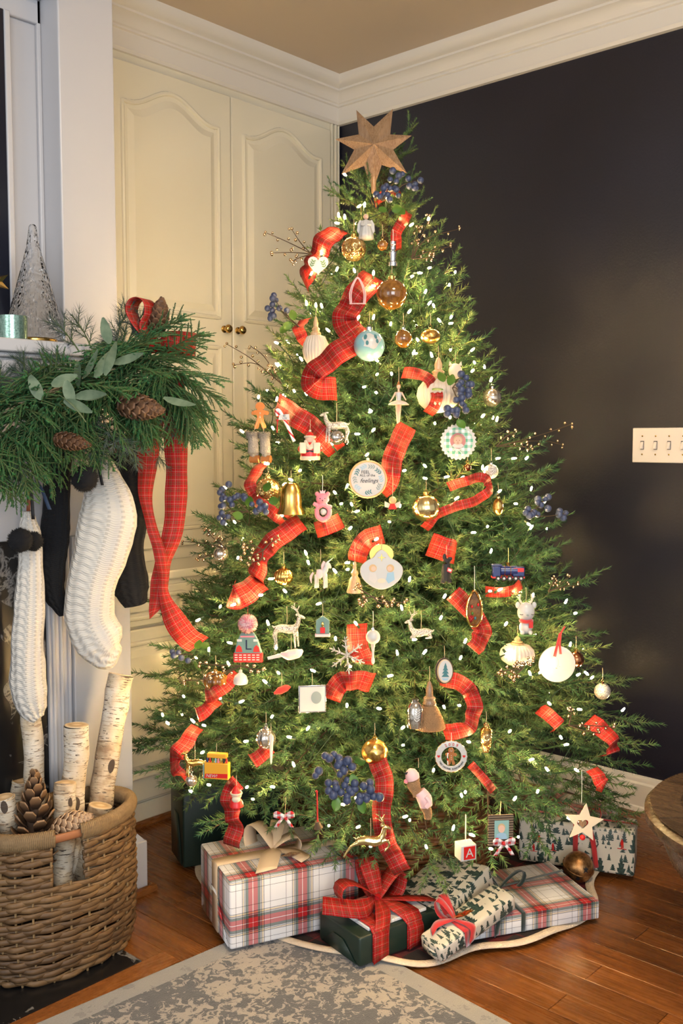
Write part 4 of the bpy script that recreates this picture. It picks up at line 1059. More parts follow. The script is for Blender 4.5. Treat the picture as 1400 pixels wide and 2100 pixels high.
def sweep_uv(m, P, R, n, tan_right):
    """tube with chosen side axis, uv in metres; rounded ends"""
    L = len(P); V = []; uv = []; d = 0
    for i, p in enumerate(P):
        if i: d += (P[i] - P[i - 1]).length
        t = (P[min(i + 1, L - 1)] - P[max(i - 1, 0)]).normalized(); fr = FV; a = t.cross(fr).normalized(); b2 = a.cross(t).normalized()
        for k in range(n + 1): q = 2 * math.pi * k / n; V.append(p + a * (R[i][0] * math.cos(q)) + b2 * (R[i][1] * math.sin(q))); uv.append((q * .035, d))
    F = [(i * (n + 1) + k, i * (n + 1) + k + 1, (i + 1) * (n + 1) + k + 1, (i + 1) * (n + 1) + k) for i in range(L - 1) for k in range(n)]
    F += [tuple(range(n)), tuple((L - 1) * (n + 1) + k for k in range(n - 1, -1, -1))]
    m.add(V, F, 0, None, uv)
def stocking(label, rows, Z, mt, group='stockings hanging from the mantel'):
    P, R = px_path(rows, Z); P = crom(P, 5); R = lerp_list(R, len(P)); o = thing('stocking', label, 'stocking', P[0], 0, group); base = P[0].copy()
    m = MB(); sweep_uv(m, [p - base for p in P], R, 28, None); ob = m.build('sock', mt, o, angle=180)
    md = ob.modifiers.new('folds', 'DISPLACE'); tx = bpy.data.textures.new('folds', 'CLOUDS'); tx.noise_scale = .07; md.texture = tx; md.strength = .016; md.mid_level = .5
    return o, base
def pompom(parent, c, r, mt='pompom_yarn', n=900, wd=.0022):
    F = Foliage(); RS.seed(int(r * 1e5)); d = RS.randn(n, 3); d /= np.linalg.norm(d, axis=1)[:, None]
    F.needles(d * r * .25, d, r * (.72 + .12 * RS.rand(n)), wd * 3.2); me = F.mesh('pompom', [mt]); o = put('pompom', me, parent, c)
    MB().ball((0, 0, 0), r * .9, 24, 16).build('pompom_core', mt, o); return o
def hang_ribbon(parent, pts, wd, mt, name, side=None):
    m = MB(); P = crom(pts, 5); s_ = (side or RV) ; A = [p - s_ * wd / 2 for p in P]; B = [p + s_ * wd / 2 for p in P]; m.strip(A, B, vw=wd); return m.build(name, mt, parent, solid=.001, fix=False)
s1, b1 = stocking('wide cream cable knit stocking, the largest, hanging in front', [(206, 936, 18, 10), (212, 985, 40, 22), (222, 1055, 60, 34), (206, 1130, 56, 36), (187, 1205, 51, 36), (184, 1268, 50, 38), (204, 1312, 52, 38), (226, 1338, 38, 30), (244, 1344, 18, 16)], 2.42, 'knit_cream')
pompom(s1, at(173, 981, 2.28) - b1, .033)
hang_ribbon(s1, [at(200, 925, 2.37) - b1, at(203, 960, 2.37) - b1, at(210, 995, 2.365) - b1], .007, 'black', 'hanging_ribbon')
s2, b2_ = stocking('narrow cream cable knit stocking seen edge on at the far left', [(56, 1048, 10, 10), (58, 1075, 17, 14), (62, 1110, 24, 18), (62, 1200, 29, 22), (58, 1300, 33, 26), (56, 1380, 36, 30), (60, 1430, 36, 30), (70, 1458, 28, 24), (80, 1474, 14, 14)], 2.36, 'knit_cream')
pompom(s2, at(42, 1108, 2.26) - b2_, .030); pompom(s2, at(68, 1110, 2.30) - b2_, .024)
hang_ribbon(s2, [at(60, 990, 2.36) - b2_, at(58, 1050, 2.36) - b2_], .009, 'loop_leather', 'hanging_loop'); hang_ribbon(s2, [at(56, 985, 2.33) - b2_, at(64, 1010, 2.33) - b2_, at(68, 1065, 2.33) - b2_], .008, 'black', 'hanging_ribbon')
s3, b3 = stocking('slim black knit stocking hanging between the two cream ones', [(118, 905, 30, 16), (116, 960, 29, 20), (116, 1040, 28, 22), (112, 1110, 29, 24), (108, 1180, 27, 22), (112, 1220, 22, 18), (124, 1250, 14, 12), (128, 1262, 7, 8)], 2.45, 'knit_black')
hang_ribbon(s3, [at(74, 985, 2.38) - b3, at(86, 1005, 2.37) - b3, at(102, 1045, 2.365) - b3], .009, 'blue_ribbon', 'hanging_ribbon'); hang_ribbon(s3, [at(108, 880, 2.44) - b3, at(112, 912, 2.44) - b3], .008, 'black', 'hanging_loop')
s4, b4 = stocking('black knit stocking hanging behind the red tartan tails', [(255, 890, 34, 18), (262, 960, 36, 24), (270, 1040, 34, 26), (262, 1110, 32, 26), (264, 1170, 38, 26), (270, 1212, 38, 24), (278, 1240, 24, 16)], 2.52, 'knit_black')
hang_ribbon(s4, [at(250, 850, 2.50) - b4, at(252, 900, 2.50) - b4], .008, 'black', 'hanging_loop')

# ------------------------------------------------------------------ mantel garland
RS.seed(40)
def frond(L, kind, seed):
    RS.seed(seed); F = Foliage()
    ax = lambda t: np.array([L * t, .03 * L * math.sin(3 * t + seed), -.35 * L * t * t])
    F.stem([ax(t) for t in np.linspace(0, 1, 8)], .002, .0008)
    if kind == 'cedar':
        m = int(L / .016)
        for i in range(m):
            t = .08 + .9 * i / m; sl = L * .34 * math.sin(math.pi * (.12 + .8 * t)) + .012
            for sd in (-1, 1): F.shoot(ax(t), (1.0, sd * (.75 + RS.randn() * .12), -.15 + RS.randn() * .18), sl * (.85 + .3 * RS.rand()), nl=.0062, dens=1050, wd=.0017, ang=(42, 22), droop=.22, flat=.8, t0=0)
        F.shoot(ax(.9), ax(1) - ax(.9), L * .14, nl=.0075, dens=900, t0=0)
    else:
        for i in range(5):
            t = .15 + .7 * i / 5; sd = 1 if i % 2 else -1
            F.shoot(ax(t), (1.0, sd * .7 + RS.randn() * .1, .15 + RS.randn() * .25), L * .42, nl=.034, dens=700, wd=.0013, ang=(46, 24), flat=1.0)
        F.shoot(ax(.45), ax(1) - ax(.45), L * .6, nl=.036, dens=700, wd=.0013, ang=(46, 22), flat=1.0)
    return F.mesh('cedar_frond' if kind == 'cedar' else 'pine_sprig', ['cedar_needle' if kind == 'cedar' else 'frost_needle', 'twig_green'])
FR = {'cedar': [frond(.125, 'cedar', 300 + k) for k in range(4)], 'pine': [frond(.10, 'pine', 320 + k) for k in range(3)]}
def leaf_mesh(L, wd, bend):
    m = MB(); V = []; F = []
    for i in range(7):
        t = i / 6; w_ = wd * .5 * math.sin(math.pi * min(.98, .06 + .9 * t ** .85)) ** .8; zc = bend * t * t * L
        V += [(L * t, -w_, zc), (L * t, 0, zc - .06 * wd), (L * t, w_, zc)]
    for i in range(6): o = i * 3; F += [(o, o + 1, o + 4, o + 3), (o + 1, o + 2, o + 5, o + 4)]
    m.add(V, F); return m.mesh('eucalyptus_leaf', 'eucalyptus')
mat('eucalyptus', rough=.6, fn=lambda b: link(ramp(noise(coords(), 40, 3), [(.35, (.085, .135, .075)), (.65, (.16, .215, .13))]), b.inputs['Base Color']))
LEAF = [leaf_mesh(.075, .024, .15), leaf_mesh(.06, .027, -.2), leaf_mesh(.085, .020, .3)]
gl = thing('mantel_garland', 'thick green garland of cedar fronds and frosted pine draped along the mantel', 'garland', (0, 0, 0))
def pc(px, py, Z): return at(px, py, Z)
def orient(o, d, up=(0, 0, 1), roll=0.0):
    d = Vector(d).normalized(); y = Vector(up).cross(d)
    if y.length < 1e-3: y = Vector((0, 1, 0))
    y.normalize(); z_ = d.cross(y); o.rotation_mode = 'QUATERNION'; o.rotation_quaternion = Matrix((d, y, z_)).transposed().to_quaternion() @ Euler((roll, 0, 0)).to_quaternion()
spine = [(-60, 885), (0, 862), (60, 842), (120, 818), (180, 790), (240, 770), (290, 745), (330, 760), (360, 790)]
SPZ = [2.18, 2.22, 2.26, 2.30, 2.34, 2.38, 2.42, 2.44, 2.45]
sp3 = crom([pc(x, y, z_) for (x, y), z_ in zip(spine, SPZ)], 8)
m = MB(); m.sweep(sp3, .012, 8); m.build('garland_core', 'twig_green', gl)
RS.seed(41)
def sprig(kind, p, d, s_=1.0, roll=0.0):
    me = FR[kind][RS.randint(len(FR[kind]))]; o = put(me.name, me, gl, p, scale=(s_,) * 3); orient(o, d, (0, 0, 1), roll); return o
tang = (sp3[-1] - sp3[0]).normalized()
for i in range(215):
    t = RS.rand() ** .9; p = sp3[int(t * (len(sp3) - 1))]; tg = tang if RS.rand() < .42 else -tang
    ph = RS.rand() * 2 * math.pi; toward = -FV; off = (UV_ * math.sin(ph) + toward * math.cos(ph))
    low = UV_.dot(off)
    d = tg * (.55 + .3 * RS.rand()) + toward * (.25 + .45 * RS.rand()) + UV_ * (low * .55 - .22)
    sprig('cedar', p + off * .042 + toward * .02, d, .9 + .4 * RS.rand(), RS.randn() * .5)
for i in range(24):                                       # fringe hanging below
    t = RS.rand(); p = sp3[int(t * (len(sp3) - 1))]; sprig('cedar', p + UV_ * -.025 - FV * (.02 * RS.rand()), UV_ * (-.55) + tang * (RS.randn() * .6 - .1) - FV * .5, .45 + .25 * RS.rand(), RS.randn() * .6)
for i in range(40):                                       # frosted pine at the back and tips
    t = RS.rand(); p = sp3[int(t * (len(sp3) - 1))]; up = RS.rand() < .62
    sprig('pine', p + (UV_ * .04 if up else UV_ * -.05) + FV * (.02 if up else -.0), (UV_ * (.75 if up else -.6)) + tang * RS.randn() * .7 - FV * RS.rand() * .4, .75 + .3 * RS.rand(), RS.randn())
for (x, y, dx, dy, Z) in ((330, 770, .8, -.5, 2.42), (345, 790, .9, -.9, 2.42), (370, 800, .5, -1, 2.43), (360, 770, 1, -.35, 2.44), (390, 790, .8, -.7, 2.44), (300, 780, .4, -1, 2.38), (340, 800, .35, -1, 2.40), (395, 800, .4, -1.2, 2.45), (320, 720, .5, .2, 2.40), (30, 885, -.5, -.8, 2.20), (60, 880, .3, -.8, 2.22), (100, 860, .5, -.6, 2.25), (230, 830, .5, -.8, 2.34), (180, 850, .4, -.8, 2.31), (140, 870, .5, -.7, 2.28)):
    sprig('cedar', pc(x, y, Z), RV * dx + UV_ * dy - FV * .25, 1.0, RS.randn() * .4)
for (x, y, dx, dy, Z) in ((215, 870, .5, -.9, 2.30), (235, 885, .7, -.7, 2.30), (190, 880, .1, -1, 2.30), (330, 880, 0, -1, 2.47), (40, 905, -.2, -1, 2.18), (160, 720, -.4, .6, 2.36), (240, 700, .1, 1, 2.40), (190, 715, -.3, .8, 2.38), (265, 700, .4, .8, 2.42), (90, 800, -.4, .5, 2.30), (20, 830, -.3, .7, 2.25)):
    sprig('pine', pc(x, y, Z), RV * dx + UV_ * dy - FV * .1, .95, RS.randn())
for (x, y, dx, dy, Z, k) in ((170, 775, .55, .7, 2.29, 0), (195, 775, .5, .8, 2.29, 0), (215, 770, .35, .8, 2.29, 2), (230, 745, .9, .2, 2.30, 2), (85, 820, -.3, .7, 2.22, 1), (135, 780, .2, -.8, 2.22, 1), (150, 815, 1, .15, 2.22, 2), (130, 822, .9, -.3, 2.22, 0), (155, 812, 1.0, .05, 2.23, 0), (105, 790, .8, .35, 2.24, 1), (335, 815, .9, -.35, 2.36, 2), (160, 740, -.1, -.9, 2.29, 1), (225, 705, -.2, .7, 2.34, 1), (120, 810, .7, -.35, 2.22, 2)):
    o = put('eucalyptus_leaf', LEAF[k], gl, pc(x, y, Z - .055)); orient(o, RV * dx + UV_ * dy - FV * .15, -FV, RS.randn() * .5)
for (x, y, Z) in ((250, 732, 2.30), (255, 728, 2.30), (247, 727, 2.30), (170, 815, 2.22), (175, 812, 2.22), (166, 810, 2.22), (180, 817, 2.22)):
    MB().ball((0, 0, 0), .0045, 8, 6).build('seed_pod', 'eucalyptus', gl, pc(x, y, Z))
CM = cone_mesh('pine_cone', .085, .038, 70)
CM2 = cone_mesh('pine_cone', .075, .028, 64, 'cone_scale_tan')
for (x, y, Z, d, me, s_) in ((238, 828, 2.29, RV * 1 + UV_ * -.15, CM, 1.12), (108, 898, 2.20, RV * 1 + UV_ * -.2, CM2, 1.0), (318, 690, 2.42, UV_ + RV * .2, CM, .95), (205, 903, 2.34, RV * .6 - UV_ * .4, CM2, .6), (232, 912, 2.34, RV * .5 + UV_ * .3, CM2, .5), (285, 690, 2.45, UV_ - RV * .2, CM2, .7)):
    o = put('pine_cone', me, gl, pc(x, y, Z), scale=(s_,) * 3); o.rotation_euler = Vector(d).to_track_quat('Z', 'Y').to_euler()

# ------------------------------------------------------------------ red tartan bow with long tails on the garland
gb = thing('tartan_bow', 'big red tartan bow with two long tails on the end of the garland', 'bow', (0, 0, 0))
def px_ribbon(name, rows, Z, mt, parent, waves=.004, vfac=1.0, solid=.0008):
    """rows: (px left, px right, py[, dz]) edges of the ribbon as seen, depth Z"""
    A = []; B = []; 
    la = crom([at(r[0], r[2] + (r[4] if len(r) > 4 else 0), Z + (r[3] if len(r) > 3 else 0)) for r in rows], 6); lb_ = crom([at(r[1], r[2] - (r[4] if len(r) > 4 else 0), Z + (r[3] if len(r) > 3 else 0) + .004) for r in rows], 6)
    for k, (a, b2) in enumerate(zip(la, lb_)): o = FV * waves * math.sin(k * .75); A.append(a + o); B.append(b2 - o * .6)
    m = MB(); m.strip(A, B, vw=.055 * vfac); return m.build(name, mt, parent, solid=solid, fix=False)
px_ribbon('bow_tail', [(318, 356, 770), (292, 345, 830), (283, 330, 900, -.01), (282, 322, 960, .0), (285, 312, 1020, .02), (300, 322, 1080, .01), (312, 338, 1125, -.005), (322, 345, 1170, .0), (326, 346, 1215, .01), (334, 372, 1262, .02, 10), (362, 402, 1305, .03, 14), (388, 428, 1322, .05, 14)], 2.44, 'red_tartan', gb)
px_ribbon('bow_tail', [(345, 378, 765), (338, 378, 830), (336, 384, 900, -.01), (340, 384, 960), (338, 384, 1020, .008), (336, 378, 1075, .01), (328, 370, 1110), (318, 352, 1150, .012), (310, 346, 1190, .012), (306, 340, 1235, .012), (306, 324, 1262, .012, 8)], 2.45, 'red_tartan', gb)
def px_loop(name, pts, wd, Z, mt, parent, depth_=.05):
    """loop seen from its side: centre line in pixels, its width runs away from the viewer"""
    P = crom([at(x, y, Z) for x, y in pts], 6); s_ = (FV + RV * .45).normalized(); A = [p - s_ * wd / 2 for p in P]; B = [p + s_ * wd / 2 for p in P]
    m = MB(); m.strip(A, B, vw=.055); return m.build(name, mt, parent, solid=.0008, fix=False)
px_loop('bow_loop', [(302, 690), (282, 665), (270, 638), (276, 618), (292, 612), (306, 622), (308, 645), (298, 668), (304, 690)], .05, 2.40, 'red_tartan', gb)
px_ribbon('bow_loop', [(308, 330, 705, 0, 12), (340, 344, 695, -.02, 16), (388, 390, 705, .0, 24), (398, 403, 708, .02, 24)], 2.40, 'red_tartan', gb, .001)
px_ribbon('bow_loop', [(308, 328, 712, .02, 6), (345, 350, 716, .03, 14), (390, 394, 716, .04, 16), (400, 402, 712, .02, 20)], 2.42, 'red_tartan', gb, .001)
MB().ball((0, 0, 0), (.02, .016, .022), 14, 10).build('bow_knot', 'red_tartan', gb, at(312, 706, 2.40))
# ------------------------------------------------------------------ ornaments on the tree
mat('amber_glass', (.42, .17, .02), .08, Coat_Weight=1.0, Coat_Roughness=.05, fn=lambda b: link(ramp(noise(coords(), 60, 4, .7), [(.35, (.11, .038, .004)), (.65, (.27, .115, .018))]), b.inputs['Base Color']))
mat('gold_leaf', rough=.28, metal=1.0, fn=lambda b: (link(ramp(noise(coords(), 80, 4, .7), [(.35, (.42, .20, .04)), (.6, (.80, .52, .16))]), b.inputs['Base Color']), link(bump(voronoi(coords(), 70), .5, .004), b.inputs['Normal'])))
mat('quilt_gold', rough=.2, metal=.9, fn=lambda b: (link(ramp(noise(coords(), 60, 3), [(.35, (.50, .27, .07)), (.65, (.85, .62, .28))]), b.inputs['Base Color']), link(bump(voronoi(coords(), 110, 'DISTANCE_TO_EDGE'), .9, .004), b.inputs['Normal'])))
mat('mercury', rough=.15, metal=.9, fn=lambda b: link(ramp(noise(coords(), 120, 4, .7), [(.4, (.72, .68, .62)), (.62, (.45, .38, .28))]), b.inputs['Base Color']))
mat('copper', (.36, .14, .06), .22, 1.0)
mat('pleat_cream', (.60, .50, .40), .7); mat('turquoise', (.22, .42, .46), .15, Coat_Weight=1.0)
mat('teal_print', (.05, .17, .18), .6); mat('grey_print', (.26, .30, .28), .6); mat('ink', (.01, .01, .012), .6)
mat('linen', (.58, .54, .50), .8); mat('hoop_wood', (.60, .38, .18), .5)
mat('pink', (.74, .22, .26), .4); mat('pink_pale', (.80, .50, .48), .6); mat('navy_gloss', (.018, .03, .12), .25); mat('blue_soft', (.30, .45, .55), .5)
mat('fur_grey', (.42, .37, .31), .95, fn=lambda b: link(bump(noise(coords('Object'), 420, 3), 1.0, .006), b.inputs['Normal'])); mat('fur_brown', (.40, .22, .10), .95, fn=lambda b: link(bump(noise(coords('Object'), 420, 3), 1.0, .006), b.inputs['Normal']))
mat('gingerbread', (.33, .115, .025), .7); mat('felt_green', (.15, .25, .22), .9); mat('felt_navy', (.012, .018, .055), .9); mat('felt_red', (.55, .03, .025), .9)
mat('string', (.50, .38, .24), .8); mat('white_string', (.75, .70, .62), .7)
mat('red_cord', (.45, .01, .012), .6); mat('leaf_green', (.075, .17, .02), .4); mat('yellow_box', (.70, .32, .02), .4)
mat('blueberry', rough=.45, fn=lambda b: link(ramp(noise(coords(), 90, 2), [(.3, (.020, .030, .075)), (.7, (.075, .095, .17))]), b.inputs['Base Color']))
mat('photo_teal', (.25, .42, .38), .4); mat('hair_fair', (.55, .38, .20), .7); mat('hair_red', (.42, .19, .09), .7); mat('photo_rose', (.45, .16, .14), .5)
def f_ging(c):
    def fn(b):
        x, y, z = xyz(coords('Object')); a = (x * 420.0).sin() > 0.0; d = (z * 420.0).sin() > 0.0
        link(ramp(a * .5 + d * .5, [(0, (.82, .78, .72)), (.5, tuple((.82 + q) / 2 * .8 for q in c)), (1, c)], 'CONSTANT'), b.inputs['Base Color'])
    return fn
mat('gingham_red', rough=.7, fn=f_ging((.55, .015, .015))); mat('gingham_green', rough=.7, fn=f_ging((.10, .36, .22)))
def f_candy(b):
    x, y, z = xyz(coords('Object')); link(mix(((x * 1.0 + z * 1.0) * 330.0).sin() > .55, (.85, .80, .76), (.55, .01, .012)), b.inputs['Base Color'])
mat('candy', rough=.2, fn=f_candy)
mat('corrugated', (.24, .17, .11), .8, fn=lambda b: link(bump((xyz(coords('Object'))[2] * 1100.0).sin(), 1.0, .004), b.inputs['Normal']))

class Orn:
    """an ornament under a pixel of the photo; its shapes are given in pixels of that place: x right, z up, y away"""
    def __init__(s, name, label, px, py, push=.05, cat='ornament', yaw=0.0, group='ornaments on the tree', k=1.0, roll=0.0, p=None):
        s.p = p if p is not None else T(px, py, k, push - .015); s.s = depth(s.p) / FPX
        s.o = thing(name, label, cat, s.p, 0, group); s.o.rotation_euler = Euler((0, roll, FACE + yaw))
    def part(s, mb, name, mt, smooth=True, angle=40, remesh=0, solid=0, bevel=0, parent=None, fix=True):
        mb.v = [(a * s.s, b * s.s, c * s.s) for a, b, c in mb.v]
        return mb.build(name, mt, parent or s.o, smooth=smooth, angle=angle, remesh=remesh * s.s, solid=solid * s.s, bevel=bevel * s.s, fix=fix)
    def string(s, top, h=30, mt='string', x=0, r=.55):
        return s.part(MB().sweep([(x, 0, top), (x + .5, 1, top + h * .5), (x, 3, top + h)], r, 5), 'hanger', mt)
    def text(s, body, size, x, z, mt, y, shear=0.0, spacing=1.0, name='lettering', rz=0.0):
        me = text_mesh(body, size * s.s, mt, name, .00015, shear, 'CENTER', spacing)
        return put(name, me, s.o, (x * s.s, y * s.s, z * s.s), (math.pi / 2, -rz, 0))
def circ(r, n=32, cx=0, cz=0, sx=1, sz=1): return [(cx + r * sx * math.cos(2 * math.pi * k / n), cz + r * sz * math.sin(2 * math.pi * k / n)) for k in range(n)]
def heart(r, cx=0, cz=0, n=28):
    P = []
    for k in range(n): t = 2 * math.pi * k / n; P.append((cx + r / 16 * 16 * math.sin(t) ** 3, cz + r / 16 * (13 * math.cos(t) - 5 * math.cos(2 * t) - 2 * math.cos(3 * t) - math.cos(4 * t))))
    return P
def star_pts(R, n, ri=.42, rot=0): return [((R if k % 2 == 0 else R * ri) * math.sin(math.pi * k / n + rot), (R if k % 2 == 0 else R * ri) * math.cos(math.pi * k / n + rot)) for k in range(2 * n)]
def cap(O, R, mt='gold', w_=None): O.part(MB().lathe([(0, R * .98), (w_ or R * .22, R * .97), (w_ or R * .22, R * 1.16), (0, R * 1.18)], 14), 'cap', mt); O.part(MB().sweep([(2.6 * math.cos(a), 0, R * 1.18 + 2.2 + 2.6 * math.sin(a)) for a in np.linspace(0, 6.283, 15)[:-1]], .5, 5, closed=True), 'hanger_loop', mt)
def ball_orn(label, px, py, R, mt, capm='gold', flute=None, sq=1.0, push=.05, st=25, name='ball_ornament'):
    O = Orn(name, label, px, py, push); prof = [(max(.01, R * math.sin(math.pi * k / 22)), -R * sq * math.cos(math.pi * k / 22)) for k in range(23)]
    O.part(MB().lathe(prof, 72 if flute else 36, flute=flute), 'ball', mt, angle=180); cap(O, R * sq, capm); O.string(R * sq * 1.18 + 4, st); return O
rib = lambda n, d: (lambda a, r, z: r * (1 + d * math.cos(n * a)))
swirl = lambda n, d, tw: (lambda a, r, z: r * (1 + d * math.cos(n * a + z * tw)))

# star at the top
sp_ = at(766, 300, 2.80); O = Orn('star_topper', 'carved wooden seven pointed star on the tip of the tree', 766, 300, p=sp_, group=None, cat='tree topper')
out = [(731, 229), (804, 227), (842, 279), (833, 353), (764, 389), (701, 355), (689, 286)]; inn = [(766, 262), (799, 277), (805, 307), (782, 337), (747, 339), (727, 307), (736, 277)]
ring = []
for a, b2 in zip(out, inn): ring += [(a[0] - 766, 300 - a[1]), (b2[0] - 766, 300 - b2[1])]
V = [(0, -17, 0), (0, 15, 0)] + [(x, 0 if i % 2 == 0 else -1, z_) for i, (x, z_) in enumerate(ring)]; F = []
for i in range(14): a, b2 = 2 + i, 2 + (i + 1) % 14; F += [(0, a, b2), (1, b2, a)]
O.part(MB().add(V, F), 'star', 'walnut', smooth=False)
O.part(MB().lathe([(5, -92), (5, -60), (3, -40)], 10), 'stem', 'walnut')

# glass balls and metal balls
ball_orn('large smooth amber glass ball near the top of the tree', 801, 609, 31, 'amber_glass', push=.07)
ball_orn('gold mercury glass ball with lattice below the white angel', 725, 515, 25, 'quilt_gold')
O = ball_orn('turquoise glass ball with a white painted patch under the tartan loop', 756, 712, 32, 'turquoise', 'silver', push=.06)
R_ = 32 * O.s; m = MB(); blob = [(.62 * R_ * (1 + .18 * math.sin(3 * t + 1) + .1 * math.sin(5 * t)) * math.cos(t), .5 * R_ * (1 + .15 * math.sin(4 * t)) * math.sin(t)) for t in np.linspace(0, 6.283, 33)[:-1]]
def patch(R, th, ph, pts, off): # curved patch, fan from its middle in rings
    V = onball(R, th, ph, [(0, 0)], off); n = len(pts)
    for q in (.35, .7, 1.0): V += onball(R, th, ph, [(x * q, z_ * q) for x, z_ in pts], off)
    F = [(0, 1 + k, 1 + (k + 1) % n) for k in range(n)]
    for j in range(2): F += [(1 + j * n + k, 1 + (j + 1) * n + k, 1 + (j + 1) * n + (k + 1) % n, 1 + j * n + (k + 1) % n) for k in range(n)]
    return MB().add(V, F)
patch(R_, .1, .25, blob, .0006).build('painted_patch', 'white_enamel', O.o)
for (x, z_, q) in ((-.5, .3, .13), (.42, .34, .12), (-.32, -.2, .1), (.5, -.05, .1)):
    patch(R_, .1 + x * .8, .25 + z_ * .8, [(q * R_ * math.cos(t), q * 1.5 * R_ * math.sin(t)) for t in np.linspace(0, 6.283, 9)[:-1]], .0009).build('painted_leaf', 'teal_print', O.o)
ball_orn('small amber top shaped glass ornament with a silver ring', 825, 697, 18, 'amber_glass', 'silver', flute=lambda a, r, z: r * (1.0 if z > 0 else 1.0), sq=1.05)
ball_orn('crumpled gold leaf ball between two lights high on the right', 880, 692, 20, 'gold_leaf', sq=.75)
ball_orn('amber quilted glass ball beside the gold bell', 551, 1005, 26, 'quilt_gold', push=.04)
ball_orn('gold swirled ball right of the embroidery hoop', 871, 1040, 28, 'gold_pale', flute=swirl(14, .012, .09), push=.05)
ball_orn('silver mesh ball tucked below the gingham photo disc', 1003, 966, 15, 'silver_glitter', 'silver')
ball_orn('gold ribbed ball left of the white unicorn', 583, 1179, 19, 'gold', flute=rib(18, .05), sq=.95)
ball_orn('clear silver glass ball at the left edge of the tree', 457, 1132, 16, 'mercury', 'silver', push=.06)
ball_orn('copper ribbed ball hanging beside the white plate on the right', 1178, 1350, 17, 'copper', flute=lambda a, r, z: r * (1 + .03 * math.sin(z * 1.5)), push=.03)
ball_orn('amber glass pumpkin shaped ornament on the lower left', 445, 1390, 26, 'amber_glass', flute=rib(12, .05), sq=.78)
ball_orn('gold mercury glass ornament on the lower left above a tartan fold', 547, 1508, 20, 'mercury', 'silver', flute=rib(10, .04), sq=1.15)
ball_orn('round gold foil drum ornament above the lower tartan tail', 767, 1532, 28, 'gold_leaf', sq=.95, push=.06)
ball_orn('rough bronze ball at the far right of the lower branches', 1232, 1415, 17, 'silver_glitter', 'copper', push=.03)
ball_orn('small clear glass ball at the lowest left branch', 396, 1592, 13, 'mercury', 'silver')
ball_orn('small silver heart shaped glass drop under the glitter deer', 690, 897, 17, 'mercury', 'silver', flute=lambda a, r, z: r, sq=.9)
ball_orn('tiny amber ball hidden behind the top angel', 783, 508, 11, 'amber_glass')
ball_orn('tiny orange ball at the edge of the gingham disc', 955, 958, 8, 'copper')
ball_orn('small gold cone shaped ornament right of the red tartan loop', 1017, 1038, 11, 'gold_leaf', sq=1.6)

# pleated paper ornaments with wooden finials
def pleated(label, px, py, w_, h, fin, push=.05, mt='pleat_cream'):
    O = Orn('pleated_ornament', label, px, py, push); prof = [(w_ * .12, h * .5), (w_ * .34, h * .44), (w_ * .47, h * .22), (w_ * .5, 0), (w_ * .44, -h * .24), (w_ * .28, -h * .42), (w_ * .08, -h * .5)]
    O.part(MB().lathe(prof, 96, flute=lambda a, r, z: r * (1 + .05 * math.cos(24 * a))), 'pleated_body', mt, angle=180)
    f = fin; O.part(MB().lathe([(0, h * .48), (w_ * .20, h * .48), (w_ * .21, h * .5 + f * .08), (w_ * .13, h * .5 + f * .18), (w_ * .16, h * .5 + f * .3), (w_ * .09, h * .5 + f * .42), (w_ * .10, h * .5 + f * .62), (w_ * .05, h * .5 + f * .9), (0, h * .5 + f)], 20), 'wooden_finial', 'pale_wood'); O.string(h * .5 + f, 22); return O
pleated('cream pleated paper ornament with wooden tip beside the big tartan loop', 648, 722, 52, 66, 38)
pleated('cream pleated paper ornament with wooden tip behind the blue berries', 897, 812, 84, 70, 44, .03)
pleated('cream pleated ornament half hidden under the white reindeer', 1062, 1345, 70, 46, 16, .0)
O = Orn('brush_ornament', 'brown bristle brush ornament with a turned wooden handle', 878, 1440, .05)
O.part(MB().lathe([(0, 52), (3, 50), (7, 38), (8, 20), (13, 16), (12, 10), (15, 4), (14, 0)], 20), 'wooden_handle', 'walnut')
O.part(MB().lathe([(13, 2), (20, -10), (27, -26), (33, -46), (32, -48)], 90, flute=lambda a, r, z: r * (1 + .04 * math.cos(45 * a))), 'bristles', 'fur_brown', angle=180); O.string(52, 30)
O = Orn('wooden_bell', 'turned wooden bell hanging left of the white nativity plaque', 727, 1188, .04)
O.part(MB().lathe([(0, 40), (3, 38), (4, 22), (8, 16), (6, 10), (11, 2), (13, -10), (17, -22), (17, -25), (0, -25)], 24), 'bell', 'pale_wood'); O.string(40, 40)
O = Orn('gold_bell', 'shiny gold metal bell left of the pink bear', 598, 1022, .06, 'bell')
O.part(MB().lathe([(0, 34), (12, 33), (19, 24), (22, 5), (23, -14), (29, -27), (30, -30), (27, -30), (20, -14), (0, 0)], 40), 'bell', 'gold'); O.part(MB().ball((0, 0, -30), 5, 12, 8), 'clapper', 'gold'); O.string(34, 25)

